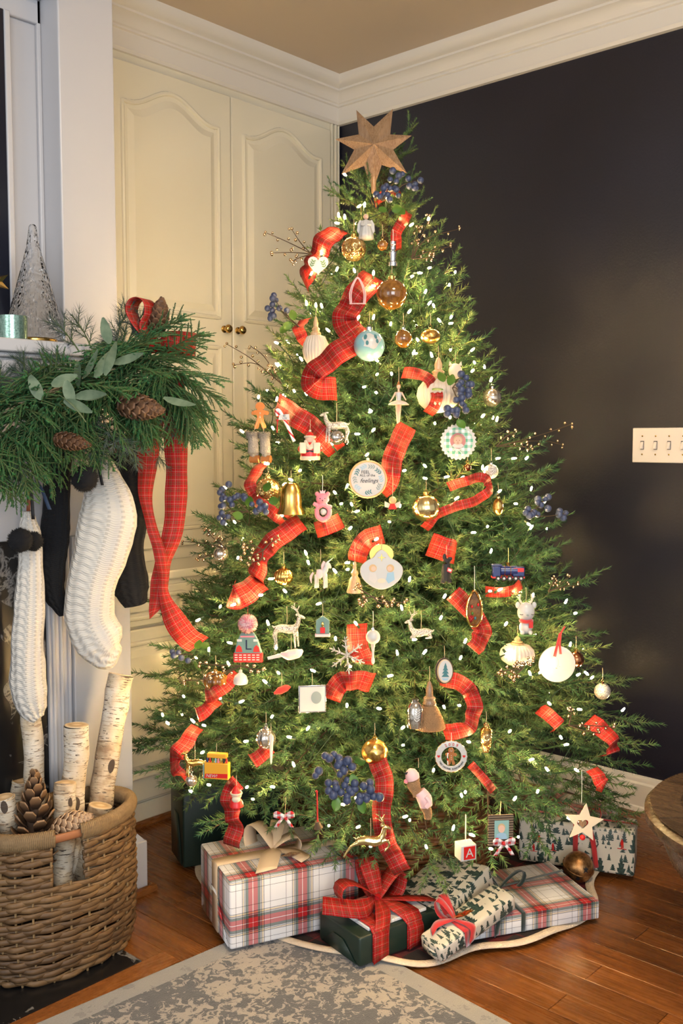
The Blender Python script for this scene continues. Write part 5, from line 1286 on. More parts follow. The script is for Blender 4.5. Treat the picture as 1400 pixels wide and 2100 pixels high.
# flat discs, plaques and hoops
O = Orn('embroidery_hoop', 'round embroidery hoop with leaves and hand lettering in the middle of the tree', 753, 981, .08)
O.part(MB().lathe([(0, -1.2), (36, -1.2), (36, 1.2), (0, 1.2)], 56, X=Matrix.Rotation(math.pi / 2, 4, 'X')), 'linen_disc', 'linen')
O.part(MB().sweep([(37 * math.cos(a), 0, 37 * math.sin(a)) for a in np.linspace(0, 6.283, 57)[:-1]], [(2.4, 3.2)], 8, closed=True, up=(0, 1, 0)), 'hoop', 'hoop_wood')
O.part(MB().box(-3, 3, -2, 2, 38, 43), 'hoop_screw', 'brass'); O.string(42, 14)
O.text('FEEL', 9, -5, 14.5, 'ink', -1.6); O.text('ALL of the', 7.4, -1, 8, 'ink', -1.6); O.text('feelings', 12.5, 2, -3, 'ink', -1.6, shear=.35)
def leafspray(O, cx, cz, ang, n, L, mt, y=-1.5, lw=6.5):
    d = Vector((math.cos(ang), math.sin(ang))); m = MB()
    for i in range(n):
        p = (cx + d.x * L * i / n, cz + d.y * L * i / n)
        for sd in (-1, 1):
            a = ang + sd * .75; q = (p[0] + lw * .5 * math.cos(a), p[1] + lw * .5 * math.sin(a)); P = []
            for k in range(8): t = 6.283 * k / 8; u, v_ = lw * .5 * math.cos(t), lw * .16 * math.sin(t); P.append((q[0] + u * math.cos(a) - v_ * math.sin(a), q[1] + u * math.sin(a) + v_ * math.cos(a)))
            m.prism(P, y, y + .35)
    m.prism([(cx - d.y * .3, cz + d.x * .3), (cx + d.y * .3, cz - d.x * .3), (cx + d.x * L + d.y * .3, cz + d.y * L - d.x * .3), (cx + d.x * L - d.y * .3, cz + d.y * L + d.x * .3)], y, y + .35)
    O.part(m, 'printed_leaves', mt, smooth=False)
for i in range(9):
    a = math.radians(-90 + 36 * i + 18 if i else -90); r = 27
    ang = a + math.pi / 2 + .25; leafspray(O, r * math.cos(a) - 6 * math.cos(ang), r * math.sin(a) - 6 * math.sin(ang), ang, 3, 14, ('teal_print', 'grey_print', 'blue_soft')[i % 3])
O = Orn('photo_disc', 'round green gingham disc with lace edge and a baby photograph', 934, 906, .08)
O.part(MB().prism([((36 + 1.6 * math.cos(26 * t)) * math.cos(t), (36 + 1.6 * math.cos(26 * t)) * math.sin(t)) for t in np.linspace(0, 6.283, 157)[:-1]], -1, 1), 'lace_edge', 'linen')
O.part(MB().lathe([(0, -1.2), (30, -1.2), (30, 1.2), (0, 1.2)], 48, X=Matrix.Translation((0, -1, 0)) @ Matrix.Rotation(math.pi / 2, 4, 'X')), 'gingham_disc', 'gingham_green')
def baby(O, cx, cz, r, bgm, hair, top):
    ph_ = O.part(MB().prism(circ(r, 32, cx, cz), -2.6, -2.2), 'photo_print', bgm, smooth=False)
    O.part(MB().prism([(cx - r * .75, cz - r * .62), (cx - r * .5, cz - r * .36), (cx + r * .5, cz - r * .36), (cx + r * .75, cz - r * .62), (cx + r * .4, cz - r * .9), (cx - r * .4, cz - r * .9)], -2.9, -2.6), 'photo_clothes', top, parent=ph_)
    O.part(MB().prism(circ(r * .60, 24, cx, cz + r * .12, .95, 1.05), -3.0, -2.6), 'photo_hair', hair, parent=ph_); O.part(MB().prism(circ(r * .50, 24, cx, cz + r * .02, .92, 1.08), -3.2, -3.0), 'photo_face', 'skin', parent=ph_)
    m = MB()
    for sx in (-1, 1): m.prism(circ(r * .06, 8, cx + sx * r * .2, cz + r * .05), -3.4, -3.2)
    m.prism(circ(r * .11, 10, cx, cz - r * .27, 1.2, .5), -3.4, -3.2); m.prism(circ(r * .05, 8, cx, cz - r * .1), -3.4, -3.2); O.part(m, 'photo_features', 'hair_red', parent=ph_)
baby(O, -1, 2, 16, 'photo_rose', 'hair_fair', 'linen')
m = MB(); [m.sweep([(0, -3.6, -17), (sx * 6, -4, -14.5), (sx * 10, -3.6, -19)], .8, 5, smooth=3) for sx in (-1, 1)]; [m.sweep([(0, -3.6, -17), (sx * 5, -4, -21), (sx * 7, -3.6, -25)], .7, 5, smooth=3) for sx in (-1, 1)]; O.part(m, 'ribbon_bow', 'white_string'); O.string(36, 18)
O = Orn('heart_plaque', 'white ceramic heart with green painted leaves high on the left', 653, 548, .06); O.part(MB().prism(heart(21), -2.5, 2.5), 'heart', 'white_enamel', bevel=1.5)
leafspray(O, -14, -4, 1.2, 3, 14, 'leaf_green', -2.9, 7); leafspray(O, 13, -6, 1.9, 3, 14, 'leaf_green', -2.9, 7); O.string(16, 20, 'gold')
O = Orn('nativity_plaque', 'large white shaped plaque with painted nativity figures on the tree centre', 780, 1160, .09)
pl_ = [(0, 40), (10, 34), (17, 24), (32, 16), (43, 4), (43, -12), (34, -26), (18, -38), (0, -43), (-18, -38), (-34, -26), (-43, -12), (-43, 4), (-32, 16), (-17, 24), (-10, 34)]
P2 = [(p.x, p.z) for p in crom([Vector((x, 0, z_)) for x, z_ in pl_], 3, True)]; O.part(MB().prism(P2, -2.5, 2.5), 'plaque', 'white_enamel', bevel=1.5)
O.part(MB().prism([(x, z_ + 24) for x, z_ in star_pts(9, 4, .25)], -3.4, -2.6), 'gold_star', 'gold', smooth=False)
for sx, hc, dr in ((-1, 'ivory', 'linen'), (1, 'hair_red', 'blue_soft')):
    O.part(MB().prism(circ(8, 20, sx * 18, 2), -3.2, -2.6), 'painted_head', 'hoop_wood'); O.part(MB().prism(circ(5, 16, sx * 16.5, 1), -3.6, -3.2), 'painted_face', 'skin')
    O.part(MB().prism([(sx * 25, -6), (sx * 27, -22), (sx * 14, -30), (sx * 9, -22), (sx * 12, -8)], -3.2, -2.6), 'painted_robe', dr)
O.part(MB().prism(circ(6, 16, 0, -24, 1.4, .8), -3.4, -2.6), 'painted_baby', 'ivory'); O.part(MB().prism(circ(25, 24, 0, 30, 1, .85), 4, 7), 'gold_halo', 'gold'); O.string(40, 22)
O = Orn('round_plate', 'plain white clay plate hung by a red ribbon on the lower right', 1138, 1358, .04); O.part(MB().lathe([(0, -2), (33, -2), (36, -4), (38, -3), (38, 1), (34, 2), (0, 2)], 56, X=Matrix.Rotation(math.pi / 2, 4, 'X')), 'plate', 'white_enamel')
O.part(MB().ball((-4, -1.6, 4), (8, 1.2, 14), 14, 8), 'pressed_print', 'linen'); m = MB(); m.strip([Vector((-9, -4, 18)), Vector((-4, -5, 40)), Vector((2, -4, 66))], [Vector((-3, -4, 16)), Vector((1, -5, 40)), Vector((6, -4, 66))]); m.strip([Vector((4, -4, 22)), Vector((2, -5, 42)), Vector((4, -4, 66)), Vector((12, -4, 80))], [Vector((9, -4, 22)), Vector((6, -5, 42)), Vector((8, -4, 66)), Vector((16, -4, 80))]); O.part(m, 'ribbon', 'red_velvet', solid=.6, fix=False)
O = Orn('photo_plate', 'white ring shaped plate lettered 2009 with a hanging gingerbread man', 920, 1537, .08)
m = MB(); n = 64; V = []
for (r, y) in ((21, -2), (31.5, -2.5), (33.5, -1), (33.5, 1.5), (21, 1.5)):
    for k in range(n): t = 6.283 * k / n; q = r + (.6 * math.cos(20 * t) if r > 30 else 0); V.append((q * math.cos(t), y, q * math.sin(t)))
F = [(j * n + k, j * n + (k + 1) % n, ((j + 1) % 5) * n + (k + 1) % n, ((j + 1) % 5) * n + k) for j in range(5) for k in range(n)]; O.part(m.add(V, F), 'ring_plate', 'white_enamel')
O.part(MB().sweep([(33.2 * math.cos(t), -.5, 33.2 * math.sin(t)) for t in np.linspace(0, 6.283, 61)[:-1]], .9, 6, closed=True), 'gold_rim', 'gold'); 
for i, ch in enumerate('2009'): a = math.radians(90 + 26 - i * 17.3); O.text(ch, 9, 26.5 * math.cos(a), 26.5 * math.sin(a), 'felt_red', -2.9, rz=a - math.pi / 2)
txt = 'FIRST CHRISTMAS IN OUR NEW HOME'
for i, ch in enumerate(txt):
    if ch == ' ': continue
    a = math.radians(205 + i * 130 / (len(txt) - 1)); O.text(ch, 5.2, 26.5 * math.cos(a), 26.5 * math.sin(a), 'ink', -2.9, rz=a + math.pi / 2)
for sx in (-1, 1): O.part(MB().prism(heart(3.2, sx * 26.5, 1), -3.3, -2.6), 'painted_heart', 'red_enamel')
def ginger(O, cx, cz, s_, y0, y1, mt='gingerbread', name='gingerbread_man'):
    P = [(0, 1.0), (.16, .97), (.26, .82), (.24, .66), (.16, .58), (.44, .50), (.5, .38), (.42, .28), (.2, .28), (.2, .0), (.34, -.36), (.26, -.48), (.10, -.46), (0, -.15)]; P = P + [(-x, z_) for x, z_ in P[-2:0:-1]]
    Q = [(p.x, p.z) for p in crom([Vector((cx + x * s_, 0, cz + z_ * s_)) for x, z_ in P], 3, True)]; return O.part(MB().prism(Q, y0, y1), name, mt, bevel=.8)
gm = ginger(O, 0, -6, 24, -1.5, 2.0)
for z_ in (2, -2, -6): O.part(MB().ball((0, -2, z_), .9, 8, 6), 'icing_button', 'white_enamel', parent=gm)
O.part(MB().sweep([(-2.5, -2, 13), (0, -2.2, 11.5), (2.5, -2, 13)], .5, 5), 'icing_smile', 'white_enamel', parent=gm); [O.part(MB().ball((sx * 2, -2, 15.5), .7, 8, 6), 'icing_eye', 'white_enamel', parent=gm) for sx in (-1, 1)]
O.part(MB().sweep([(-7, -1.8, -17), (-8, -2, 0), (-7, -2, 7), (-3.5, -2, 8)], 1.1, 6, smooth=4), 'candy_cane', 'candy', parent=gm); O.string(34, 16, 'white_string')
O = Orn('wood_slice', 'oval wood slice painted with a snowy green tree', 906, 1365, .08); O.part(MB().prism(circ(20, 36, 0, 0, .95, 1.38), -3, 3), 'bark_edge', 'bark_dark', bevel=1); O.part(MB().prism(circ(18, 36, 1, 0, .9, 1.38), -3.8, -2.5), 'cut_face', 'birch_end'); O.part(MB().prism(circ(16, 36, 2, 0, .9, 1.4), -4.3, -3.6), 'painted_ground', 'linen')
m = MB()
for i, (z_, w_) in enumerate(((-12, 8), (-5, 7), (2, 5.5), (8, 3.5))): m.prism([(2 - w_, z_), (2 + w_, z_), (2, z_ + 10)], -4.9 - i * .05, -4.4)
O.part(m, 'painted_tree', 'teal_print', smooth=False); O.part(MB().prism([(-5, -15), (9, -15), (6, -19), (-3, -19)], -4.9, -4.4), 'painted_snow', 'blue_soft'); O.string(27, 25)
O = Orn('white_star', 'white metal star with a heart cut-out and a small red bell', 1182, 1665, .10)
S1 = star_pts(43, 5, .46, .12); m = MB(); H_ = heart(12, -2, -2, 40)
V = [(x, -1, z_) for x, z_ in S1] + [(x, -1, z_) for x, z_ in H_]; bmm = bmesh.new(); vs = [bmm.verts.new(v) for v in V]; e1 = [bmm.edges.new((vs[i], vs[(i + 1) % 10])) for i in range(10)]; e2 = [bmm.edges.new((vs[10 + i], vs[10 + (i + 1) % 40])) for i in range(40)]
bmesh.ops.triangle_fill(bmm, use_beauty=True, use_dissolve=False, edges=e1 + e2); m = MB().add([tuple(v.co) for v in bmm.verts], [[v.index for v in f.verts] for f in bmm.faces] if not bmm.verts.index_update() else []); bmm.free()
O.part(m, 'star', 'ivory', smooth=False, solid=2.2, fix=False); O.part(MB().prism(heart(9, -2, -2), -1, 3), 'heart_charm', 'walnut', bevel=1.2); O.part(MB().ball((-2, -2, -31), 6, 16, 10), 'red_bell', 'red_enamel'); O.string(43, 70, 'white_string', x=-5)
O = Orn('beaded_arch', 'small pink beaded wire arch hung over the tartan loop', 732, 606, .10); arc = crom([Vector((-15, 0, -24)), Vector((-16, 0, -5)), Vector((-10, 0, 14)), Vector((0, 0, 27)), Vector((10, 0, 14)), Vector((16, 0, -5)), Vector((15, 0, -24))], 8)
m = MB()
for off in (0, 3.2):
    for i, p in enumerate(arc): m.ball((p.x * (1 - off * .06), -1, p.z - off * .4), 1.5, 6, 4)
for i in range(11): m.ball((-15 + 3 * i, -1, -25), 1.6, 6, 4)
o_ = O.part(m, 'beads', 'pink_pale'); o_['kind'] = 'stuff'; O.part(MB().sweep(arc + [Vector((-15, 0, -24))], .8, 5), 'wire_arch', 'copper'); O.string(27, 15)

# little figures
def fig(O, tubes, name, mt, vox=1.0, balls=()):
    m = MB()
    for pts, rad in tubes: m.sweep(pts, rad, 10, smooth=4)
    for c, r in balls: m.ball(c, r, 14, 10)
    return O.part(m, name, mt, remesh=vox)
def deer(label, px, py, s_, mt, flip=1, push=.07, leap=False, lying=False, roll=0.0, antler=True):
    O = Orn('deer_ornament', label, px, py, push, roll=roll); f = flip * s_
    T_ = lambda *q: tuple((a * f, b * s_, c * s_) for a, b, c in q)
    tubes = [(T_((-30, 0, 2), (-12, 0, 5), (8, 0, 2), (24, 0, 6)), [9 * s_, 11 * s_, 12 * s_, 10 * s_]), (T_((20, 0, 4), (29, 0, 18), (32, 0, 34)), [9 * s_, 6.5 * s_, 5 * s_]), (T_((30, 0, 36), (38, 0, 35), (47, 0, 31)), [6 * s_, 5 * s_, 2.6 * s_]), (T_((-32, 0, 6), (-38, 0, 12)), [3 * s_, 1.5 * s_])]
    if leap: legs = [((-28, -4, 0), (-42, -4, -6), (-52, -4, -18), (-62, -4, -34)), ((-28, 4, 0), (-40, 4, -8), (-56, 4, -24)), ((20, -4, 0), (36, -4, 6), (42, -4, -6), (32, -4, -20)), ((22, 4, 0), (40, 4, 2), (44, 4, -12))]
    elif lying: legs = [((-22, -5, -4), (-30, -6, -10), (-12, -7, -12)), ((18, -5, -4), (30, -6, -10), (16, -7, -12))]
    else: legs = [((-28, -5, 0), (-34, -5, -14), (-30, -5, -28), (-33, -5, -46)), ((-26, 5, 0), (-28, 5, -16), (-25, 5, -46)), ((20, -5, 0), (21, -5, -20), (22, -5, -46)), ((24, 5, 0), (28, 5, -20), (30, 5, -44))]
    for L in legs: tubes.append((T_(*L), [5.5 * s_, 3.4 * s_, 2.4 * s_, 2.6 * s_] if len(L) == 4 else [5.5 * s_, 3 * s_, 2.4 * s_]))
    fig(O, tubes, 'body', mt, 1.1 * s_)
    m = MB(); [m.ball((f * 27, sy * 5 * s_, 40 * s_), (5 * s_, 1.6 * s_, 2.6 * s_), 8, 6) for sy in (-1, 1)]; O.part(m, 'ears', mt)
    if antler:
        for sy in (-1, 1): O.part(MB().sweep(T_((31, sy * 3, 40), (24, sy * 9, 54), (12, sy * 12, 62)), [2.2 * s_, 1.2 * s_], 6, smooth=3).sweep(T_((26, sy * 8, 50), (32, sy * 10, 62)), 1.3 * s_, 6).sweep(T_((19, sy * 11, 58), (20, sy * 11, 70)), 1.2 * s_, 6), 'antler', mt)
    O.string(12 * s_, 40); return O
deer('glittery silver brown reindeer above the pink glass bird', 590, 1285, .80, 'silver_glitter')
deer('silver glitter deer with long legs above the santa', 690, 876, .72, 'silver_glitter', -1, antler=False)
deer('silver glitter deer with antlers lying right of the pearl drop', 860, 1292, .72, 'silver_glitter', -1, lying=True)
deer('polished gold leaping reindeer hanging over the big tartan gift', 757, 1690, .92, 'gold_pale', 1, .15, leap=True)
deer('matte gold deer at the lower left edge of the tree', 404, 1556, .62, 'gold', -1, .06, antler=False)
# unicorn
O = Orn('unicorn_ornament', 'white standing unicorn with a pale blue horn', 658, 1172, .08)
fig(O, [([(-8, 0, 2), (4, 0, 3), (10, 0, 6)], [8.5, 9, 7.5]), ([(8, 0, 6), (12, 0, 16), (11, 0, 24)], [7, 5, 4.6]), ([(11, 0, 24), (17, 0, 20), (21, 0, 13)], [4.6, 4, 2.4])] + [([(x, y, 0), (x + d, y, -14), (x + d, y, -28)], [4, 2.6, 2.8]) for x, y, d in ((-9, -4, -1), (-7, 4, 1), (8, -4, 0), (10, 4, 2))], 'body', 'white_enamel', .9)
O.part(MB().lathe([(1.8, 0), (0, 16)], 8, X=Matrix.Translation((15, 0, 26)) @ Matrix.Rotation(.9, 4, 'Y')), 'horn', 'blue_soft'); O.part(MB().sweep([(8, 0, 27), (4, -2, 18), (3, -2, 8)], [3, 3.4, 1], 8, smooth=4), 'mane', 'pink_pale'); O.part(MB().sweep([(-15, 0, 4), (-20, 0, -6), (-19, 0, -18)], [2, 3, .8], 8, smooth=4), 'tail', 'pink_pale')
O.part(MB().ball((-2, -8, 2), (7, 2.5, 10), 10, 8), 'wing', 'pink_pale'); O.string(26, 26)
# santa
O = Orn('santa_figure', 'small vintage santa figurine in red holding toys on the left side', 637, 915, .08)
O.part(MB().lathe([(0, -28), (19, -27), (20, -12), (17, 0), (11, 8), (0, 10)], 24), 'coat', 'red_enamel'); O.part(MB().lathe([(19.5, -28), (21, -25), (20, -20), (19, -20)], 24), 'fur_hem', 'ivory'); O.part(MB().ball((0, -3, 14), (10, 9, 10), 16, 12), 'head', 'skin'); O.part(MB().sweep([(-9, -7, 12), (-6, -11, 2), (0, -13, -4), (6, -11, 2), (9, -7, 12)], [3, 6, 7, 6, 3], 8, smooth=4), 'beard', 'ivory')
O.part(MB().sweep([(-10, -3, 19), (0, -10, 20), (10, -3, 19), (0, 7, 20)], 2.6, 8, smooth=5, closed=True), 'hat_brim', 'ivory'); O.part(MB().lathe([(9.5, 20), (6, 27), (0, 31)], 16), 'hat', 'red_enamel'); O.part(MB().ball((0, 0, 31), 3, 10, 8), 'hat_bobble', 'ivory')
for sx in (-1, 1): O.part(MB().sweep([(sx * 14, 0, 3), (sx * 20, -6, -6), (sx * 11, -15, -8)], [5, 5.5, 4], 8, smooth=4), 'arm', 'red_enamel'); O.part(MB().box(sx * 14 - 7, sx * 14 + 7, -20, -13, -14, 8), 'toy', 'ivory', bevel=2)
O.part(MB().box(-7, 7, -19.5, -17, -12, -8), 'belt', 'ink'); O.string(33, 22)
O = Orn('santa_figure', 'tiny santa doll on the tartan strip at the lower left', 490, 1612, .09); O.part(MB().ball((0, 0, 0), 11, 14, 10), 'head', 'skin'); O.part(MB().lathe([(11.5, 4), (9, 12), (3, 20), (0, 21)], 16), 'hat', 'red_enamel'); O.part(MB().sweep([(11.5 * math.cos(a), 11.5 * math.sin(a), 4) for a in np.linspace(0, 6.28, 15)[:-1]], 2, 6, closed=True), 'hat_brim', 'ivory'); O.part(MB().ball((0, -8, -7), (9, 5, 7), 12, 8), 'beard', 'ivory'); O.part(MB().lathe([(9, -8), (14, -16), (15, -24), (0, -24)], 16), 'coat', 'red_enamel'); O.string(21, 20)
# ballerina
O = Orn('ballerina_figure', 'slender ballerina figurine in a pale tutu hanging in the middle of the tree', 814, 830, .09)
fig(O, [([(0, 0, 4), (0, 0, 14), (0, 0, 24)], [4.6, 4.4, 6.2]), ([(0, 0, 24), (0, 0, 31)], [2.2, 2]), ([(-2.5, 0, 4), (-3, 0, -16), (-2, -1, -40)], [4, 3, 1.6]), ([(2.5, 1, 4), (2, 1, -16), (1, 0, -38)], [4, 3, 1.6]), ([(-6, 0, 23), (-12, 0, 12), (-18, -2, 4)], [2.2, 1.7, 1.3]), ([(6, 0, 23), (11, 0, 14), (15, -2, 7)], [2.2, 1.7, 1.3])], 'body', 'skin', .7, [((0, 0, 35), (4.2, 4.4, 5.2))])
O.part(MB().lathe([(4.9, 5), (5, 12), (6.6, 22), (6.2, 23)], 16), 'bodice', 'white_enamel'); O.part(MB().lathe([(4.5, 7), (14, 4), (20, -1), (19.5, -2.5), (12, 1), (4, 3)], 48, flute=lambda a, r, z: r * (1 + .06 * math.cos(14 * a))), 'tutu', 'pleat_cream', angle=180); O.part(MB().ball((0, 1, 37.5), (4.4, 4.4, 4), 12, 8).ball((0, 2, 43), 2.4, 8, 6), 'hair', 'gingerbread'); O.string(44, 30)
# angel, silver figure, mini angel
O = Orn('angel_figure', 'white robed angel figurine below the star', 749, 477, .08); O.part(MB().lathe([(0, -24), (15, -23), (14, -12), (9, 4), (7, 14), (0, 17)], 36, flute=lambda a, r, z: r * (1 + .06 * math.cos(9 * a))), 'robe', 'white_enamel', angle=180); O.part(MB().ball((0, -1, 21), 5, 12, 10), 'head', 'skin'); O.part(MB().ball((0, 1, 22.5), 5.3, 12, 10), 'hair', 'ivory')
for sx in (-1, 1): O.part(MB().prism([(sx * 4, 12), (sx * 12, 17), (sx * 17, 8), (sx * 18, -6), (sx * 13, -14), (sx * 9, -4)], 3, 5), 'wing', 'white_enamel', bevel=.8); O.part(MB().sweep([(sx * 7, -2, 12), (sx * 8, -8, 5), (sx * 2, -10, 4)], [3, 3, 2], 8, smooth=3), 'sleeve', 'white_enamel')
O.string(26, 18, 'gold', x=-10)
O = Orn('nutcracker_figure', 'little silver nutcracker shaped ornament under the red ribbon', 803, 532, .08); O.part(MB().lathe([(0, -22), (9, -22), (9, -14), (6, -12), (7, 2), (8, 6), (4, 8), (5, 10), (6, 16), (5, 20), (6, 21), (6, 27), (0, 28)], 18), 'body', 'silver'); O.string(28, 24, 'white_string')
O = Orn('bead_angel', 'tiny wooden bead angel with a red dress right of the hoop', 803, 1030, .06); O.part(MB().ball((0, 0, 6), 8, 14, 10), 'head', 'hoop_wood'); O.part(MB().lathe([(4, 0), (9, -12), (0, -12)], 12), 'dress', 'felt_red'); [O.part(MB().prism([(sx * 3, -2), (sx * 16, 4), (sx * 16, -8), (sx * 5, -10)], 2, 4), 'wing', 'pleat_cream') for sx in (-1, 1)]; O.string(14, 60)
# pink bear
O = Orn('pink_bear', 'pink plastic bear ring with a small crown', 662, 1032, .08); fig(O, [([(-12, 0, -8), (-10, 0, -24), (2, 0, -31), (13, 0, -22), (13, 0, -8), (0, 0, 0), (-12, 0, -8)], [5, 5.5, 6, 5.5, 5, 6, 5]), ([(-10, 0, -2), (-19, 0, 3)], [4.5, 4]), ([(12, 0, -3), (19, 0, -6)], [4.5, 4])], 'body', 'pink', 1.0, [((0, 0, 12), (14, 8, 12)), ((-11, 0, 22), 5), ((11, 0, 22), 5)])
O.part(MB().prism([(-5, 23), (-6, 31), (-2.5, 27), (0, 32), (2.5, 27), (6, 31), (5, 23)], -2, 2), 'crown', 'pink_pale'); m = MB(); [m.ball((sx * 5, -7.5, 13), 1.1, 8, 6) for sx in (-1, 1)]; m.ball((0, -8.5, 9), 1.2, 8, 6); O.part(m, 'face_marks', 'ink'); O.part(MB().ball((2, 1, -15), 7, 12, 8), 'rattle_bead', 'white_enamel'); O.string(32, 28, 'white_string')
# black bear figure
O = Orn('black_dog', 'glossy black standing dog figurine holding a small red and white sign', 910, 1160, .08); fig(O, [([(0, 0, -26), (0, 0, -8), (0, 0, 10)], [9, 11, 8]), ([(0, 0, 12), (3, 0, 20)], [7, 8]), ([(4, 0, 20), (12, 0, 21)], [4, 3]), ([(-7, 0, 6), (2, -9, -2)], [4, 3]), ([(-6, 0, -22), (-8, -3, -30)], [5, 5]), ([(6, 0, -22), (7, -3, -30)], [5, 5])], 'body', 'black', 1.0, [((-4, 0, 24), (4, 3, 7))]); O.part(MB().prism([(2, 4), (12, 0), (9, -8), (0, -4)], -13, -11), 'sign', 'red_enamel'); O.part(MB().prism([(3, 2), (10, -1), (8, -5), (2, -3)], -13.6, -13), 'sign_face', 'white_enamel'); O.string(28, 20)
# plush mouse
O = Orn('plush_mouse', 'fuzzy brown mouse toy in a pale pink hat and striped sweater', 853, 1600, .10); fig(O, [([(-8, 0, 30), (-10, 0, 12), (0, 0, -6), (10, 0, -16)], [11, 15, 10, 9]), ([(12, 0, -30), (20, 0, -48), (20, 0, -62)], [12, 10, 8]), ([(-10, -8, 2), (-8, -10, -12)], [5, 4])], 'body', 'fur_brown', 1.5)
O.part(MB().lathe([(14, -4), (15, 4), (11, 14), (3, 19), (0, 19)], 20, X=Matrix.Translation((-12, 0, 28)) @ Matrix.Rotation(-.35, 4, 'Y')), 'hat', 'pink_pale'); O.part(MB().ball((-26, -3, 20), 5, 12, 8), 'nose', 'pink'); O.part(MB().ball((-22, -6, 38), (8, 2, 3), 8, 6), 'bow', 'ink')
O.part(MB().sweep([(2, -2, -2), (12, -4, -16), (16, -3, -32)], [13, 16, 14], 18, smooth=4), 'sweater', 'pink_pale'); O.part(MB().sweep([(14, -16, -8), (22, -18, -20), (14, -20, -30)], [5, 6, 5], 8, smooth=4), 'sleeve', 'pink_pale'); O.string(48, 20)
# gingerbread and boots
O = Orn('gingerbread_cookie', 'brown felt gingerbread man at the left edge above the fur boots', 536, 862, .06); ginger(O, 0, 0, 36, -3, 3); [O.part(MB().ball((0, -3.4, z_), 1.6, 8, 6), 'icing_button', 'white_enamel') for z_ in (14, 6)]; O.string(36, 20)
O = Orn('fur_boots', 'pair of small grey fur boots under the gingerbread man', 537, 915, .08)
for sx in (-1, 1):
    fig(O, [([(sx * 12 - 4, sx * 2, 26), (sx * 12 - 2, sx * 2, 4), (sx * 12 - 2, sx * 2, -14)], [10, 11, 12]), ([(sx * 12 - 2, 0, -15), (sx * 12 + 4, -6, -17)], [10, 8])], 'boot', 'fur_grey', 1.3); O.part(MB().sweep([(sx * 12 - 8, 0, -26), (sx * 12 + 10, -5, -26)], [8, 8], 10), 'sole', 'gingerbread')

for sx in (-1, 1):
    F_ = Foliage(); RS.seed(60 + sx); aa = RS.rand(260) * 6.283; base_ = np.stack([(sx * 12 - 4 + 9 * np.cos(aa)), sx * 2 + 9 * np.sin(aa), 16 + 12 * RS.rand(260)], 1) * O.s
    F_.needles(base_, np.stack([np.cos(aa), np.sin(aa), .5 + .6 * RS.randn(260)], 1), np.full(260, 6 * O.s), 2.2 * O.s); put('fur_cuff', F_.mesh('fur_cuff', ['fur_grey']), O.o)
O.part(MB().sweep([(-14, 0, 28), (-6, 0, 48), (0, 0, 66), (4, 0, 48), (8, 0, 28)], .7, 5), 'hanger', 'string')
# candy cane with tag
O = Orn('candy_cane', 'red striped candy cane with a white tag at the upper left', 588, 868, .09); O.part(MB().sweep([(18, 0, -38), (4, 0, -6), (-8, 0, 18), (-14, 0, 26), (-18, 0, 24), (-16, 0, 14)], 3.6, 10, smooth=5), 'cane', 'candy'); O.part(MB().prism([(-14, 6), (-12, 16), (8, 18), (9, 6)], -5, -4.4), 'paper_tag', 'white_enamel'); O.text('BE', 5.5, -2, 14, 'ink', -5.2); O.text('LITE', 5, -1, 8.6, 'ink', -5.2); O.part(MB().ball((-16, -4, 5), 3, 8, 6).sweep([(-16, -4, 4), (-17, -4, -20)], 1.2, 5), 'red_tassel', 'red_cord')
# knit hat
O = Orn('knit_hat', 'little felt winter hat stitched with the letter L under a pink pompom', 513, 1308, .09); O.part(MB().prism([(-29, -38), (-28, -20), (-22, 5), (-14, 22), (13, 22), (22, 5), (29, -18), (30, -38)], -5, 5), 'hat_body', 'felt_green', bevel=2.5); O.part(MB().prism([(-30, -40), (-30, -20), (31, -20), (31, -40)], -6.5, 6.5), 'hat_cuff', 'felt_red', bevel=2.5)
for z_ in (-24, -29, -34): [O.part(MB().box(x - 3, x + 3, -7.2, -6.4, z_ - .8, z_ + .8), 'white_stitch', 'white_string') for x in range(-24, 28, 9)]
O.text('L', 30, 1, -4, 'felt_navy', -5.4); [O.part(MB().prism([(x - 5, 4), (x + 5, 4), (x + 5, 9), (x - 5, 9)], -5.8, -5), 'knit_patch', 'linen') for x in (-17, 17)]; [O.part(MB().prism([(x - 7, -18), (x + 7, -18), (x + 5, -8), (x, -3), (x - 5, -8)], -5.8, -5), 'knit_motif', 'felt_red') for x in (-18, 18)]; O.part(MB().box(-15, 14, -5.8, -5, 13, 16), 'knit_stripe', 'pink')
F_ = Foliage(); RS.seed(9); dd = RS.randn(700, 3); dd /= np.linalg.norm(dd, axis=1)[:, None]; F_.needles(dd[:430] * 6 * O.s, dd[:430], np.full(430, 16 * O.s), 5 * O.s, 0); F_.needles(dd[430:] * 6 * O.s, dd[430:], np.full(270, 16 * O.s), 5 * O.s, 1); put('pompom', F_.mesh('pompom', ['pink_pale', 'pink']), O.o, (0, 0, 40 * O.s)); O.string(60, 45, 'red_cord')
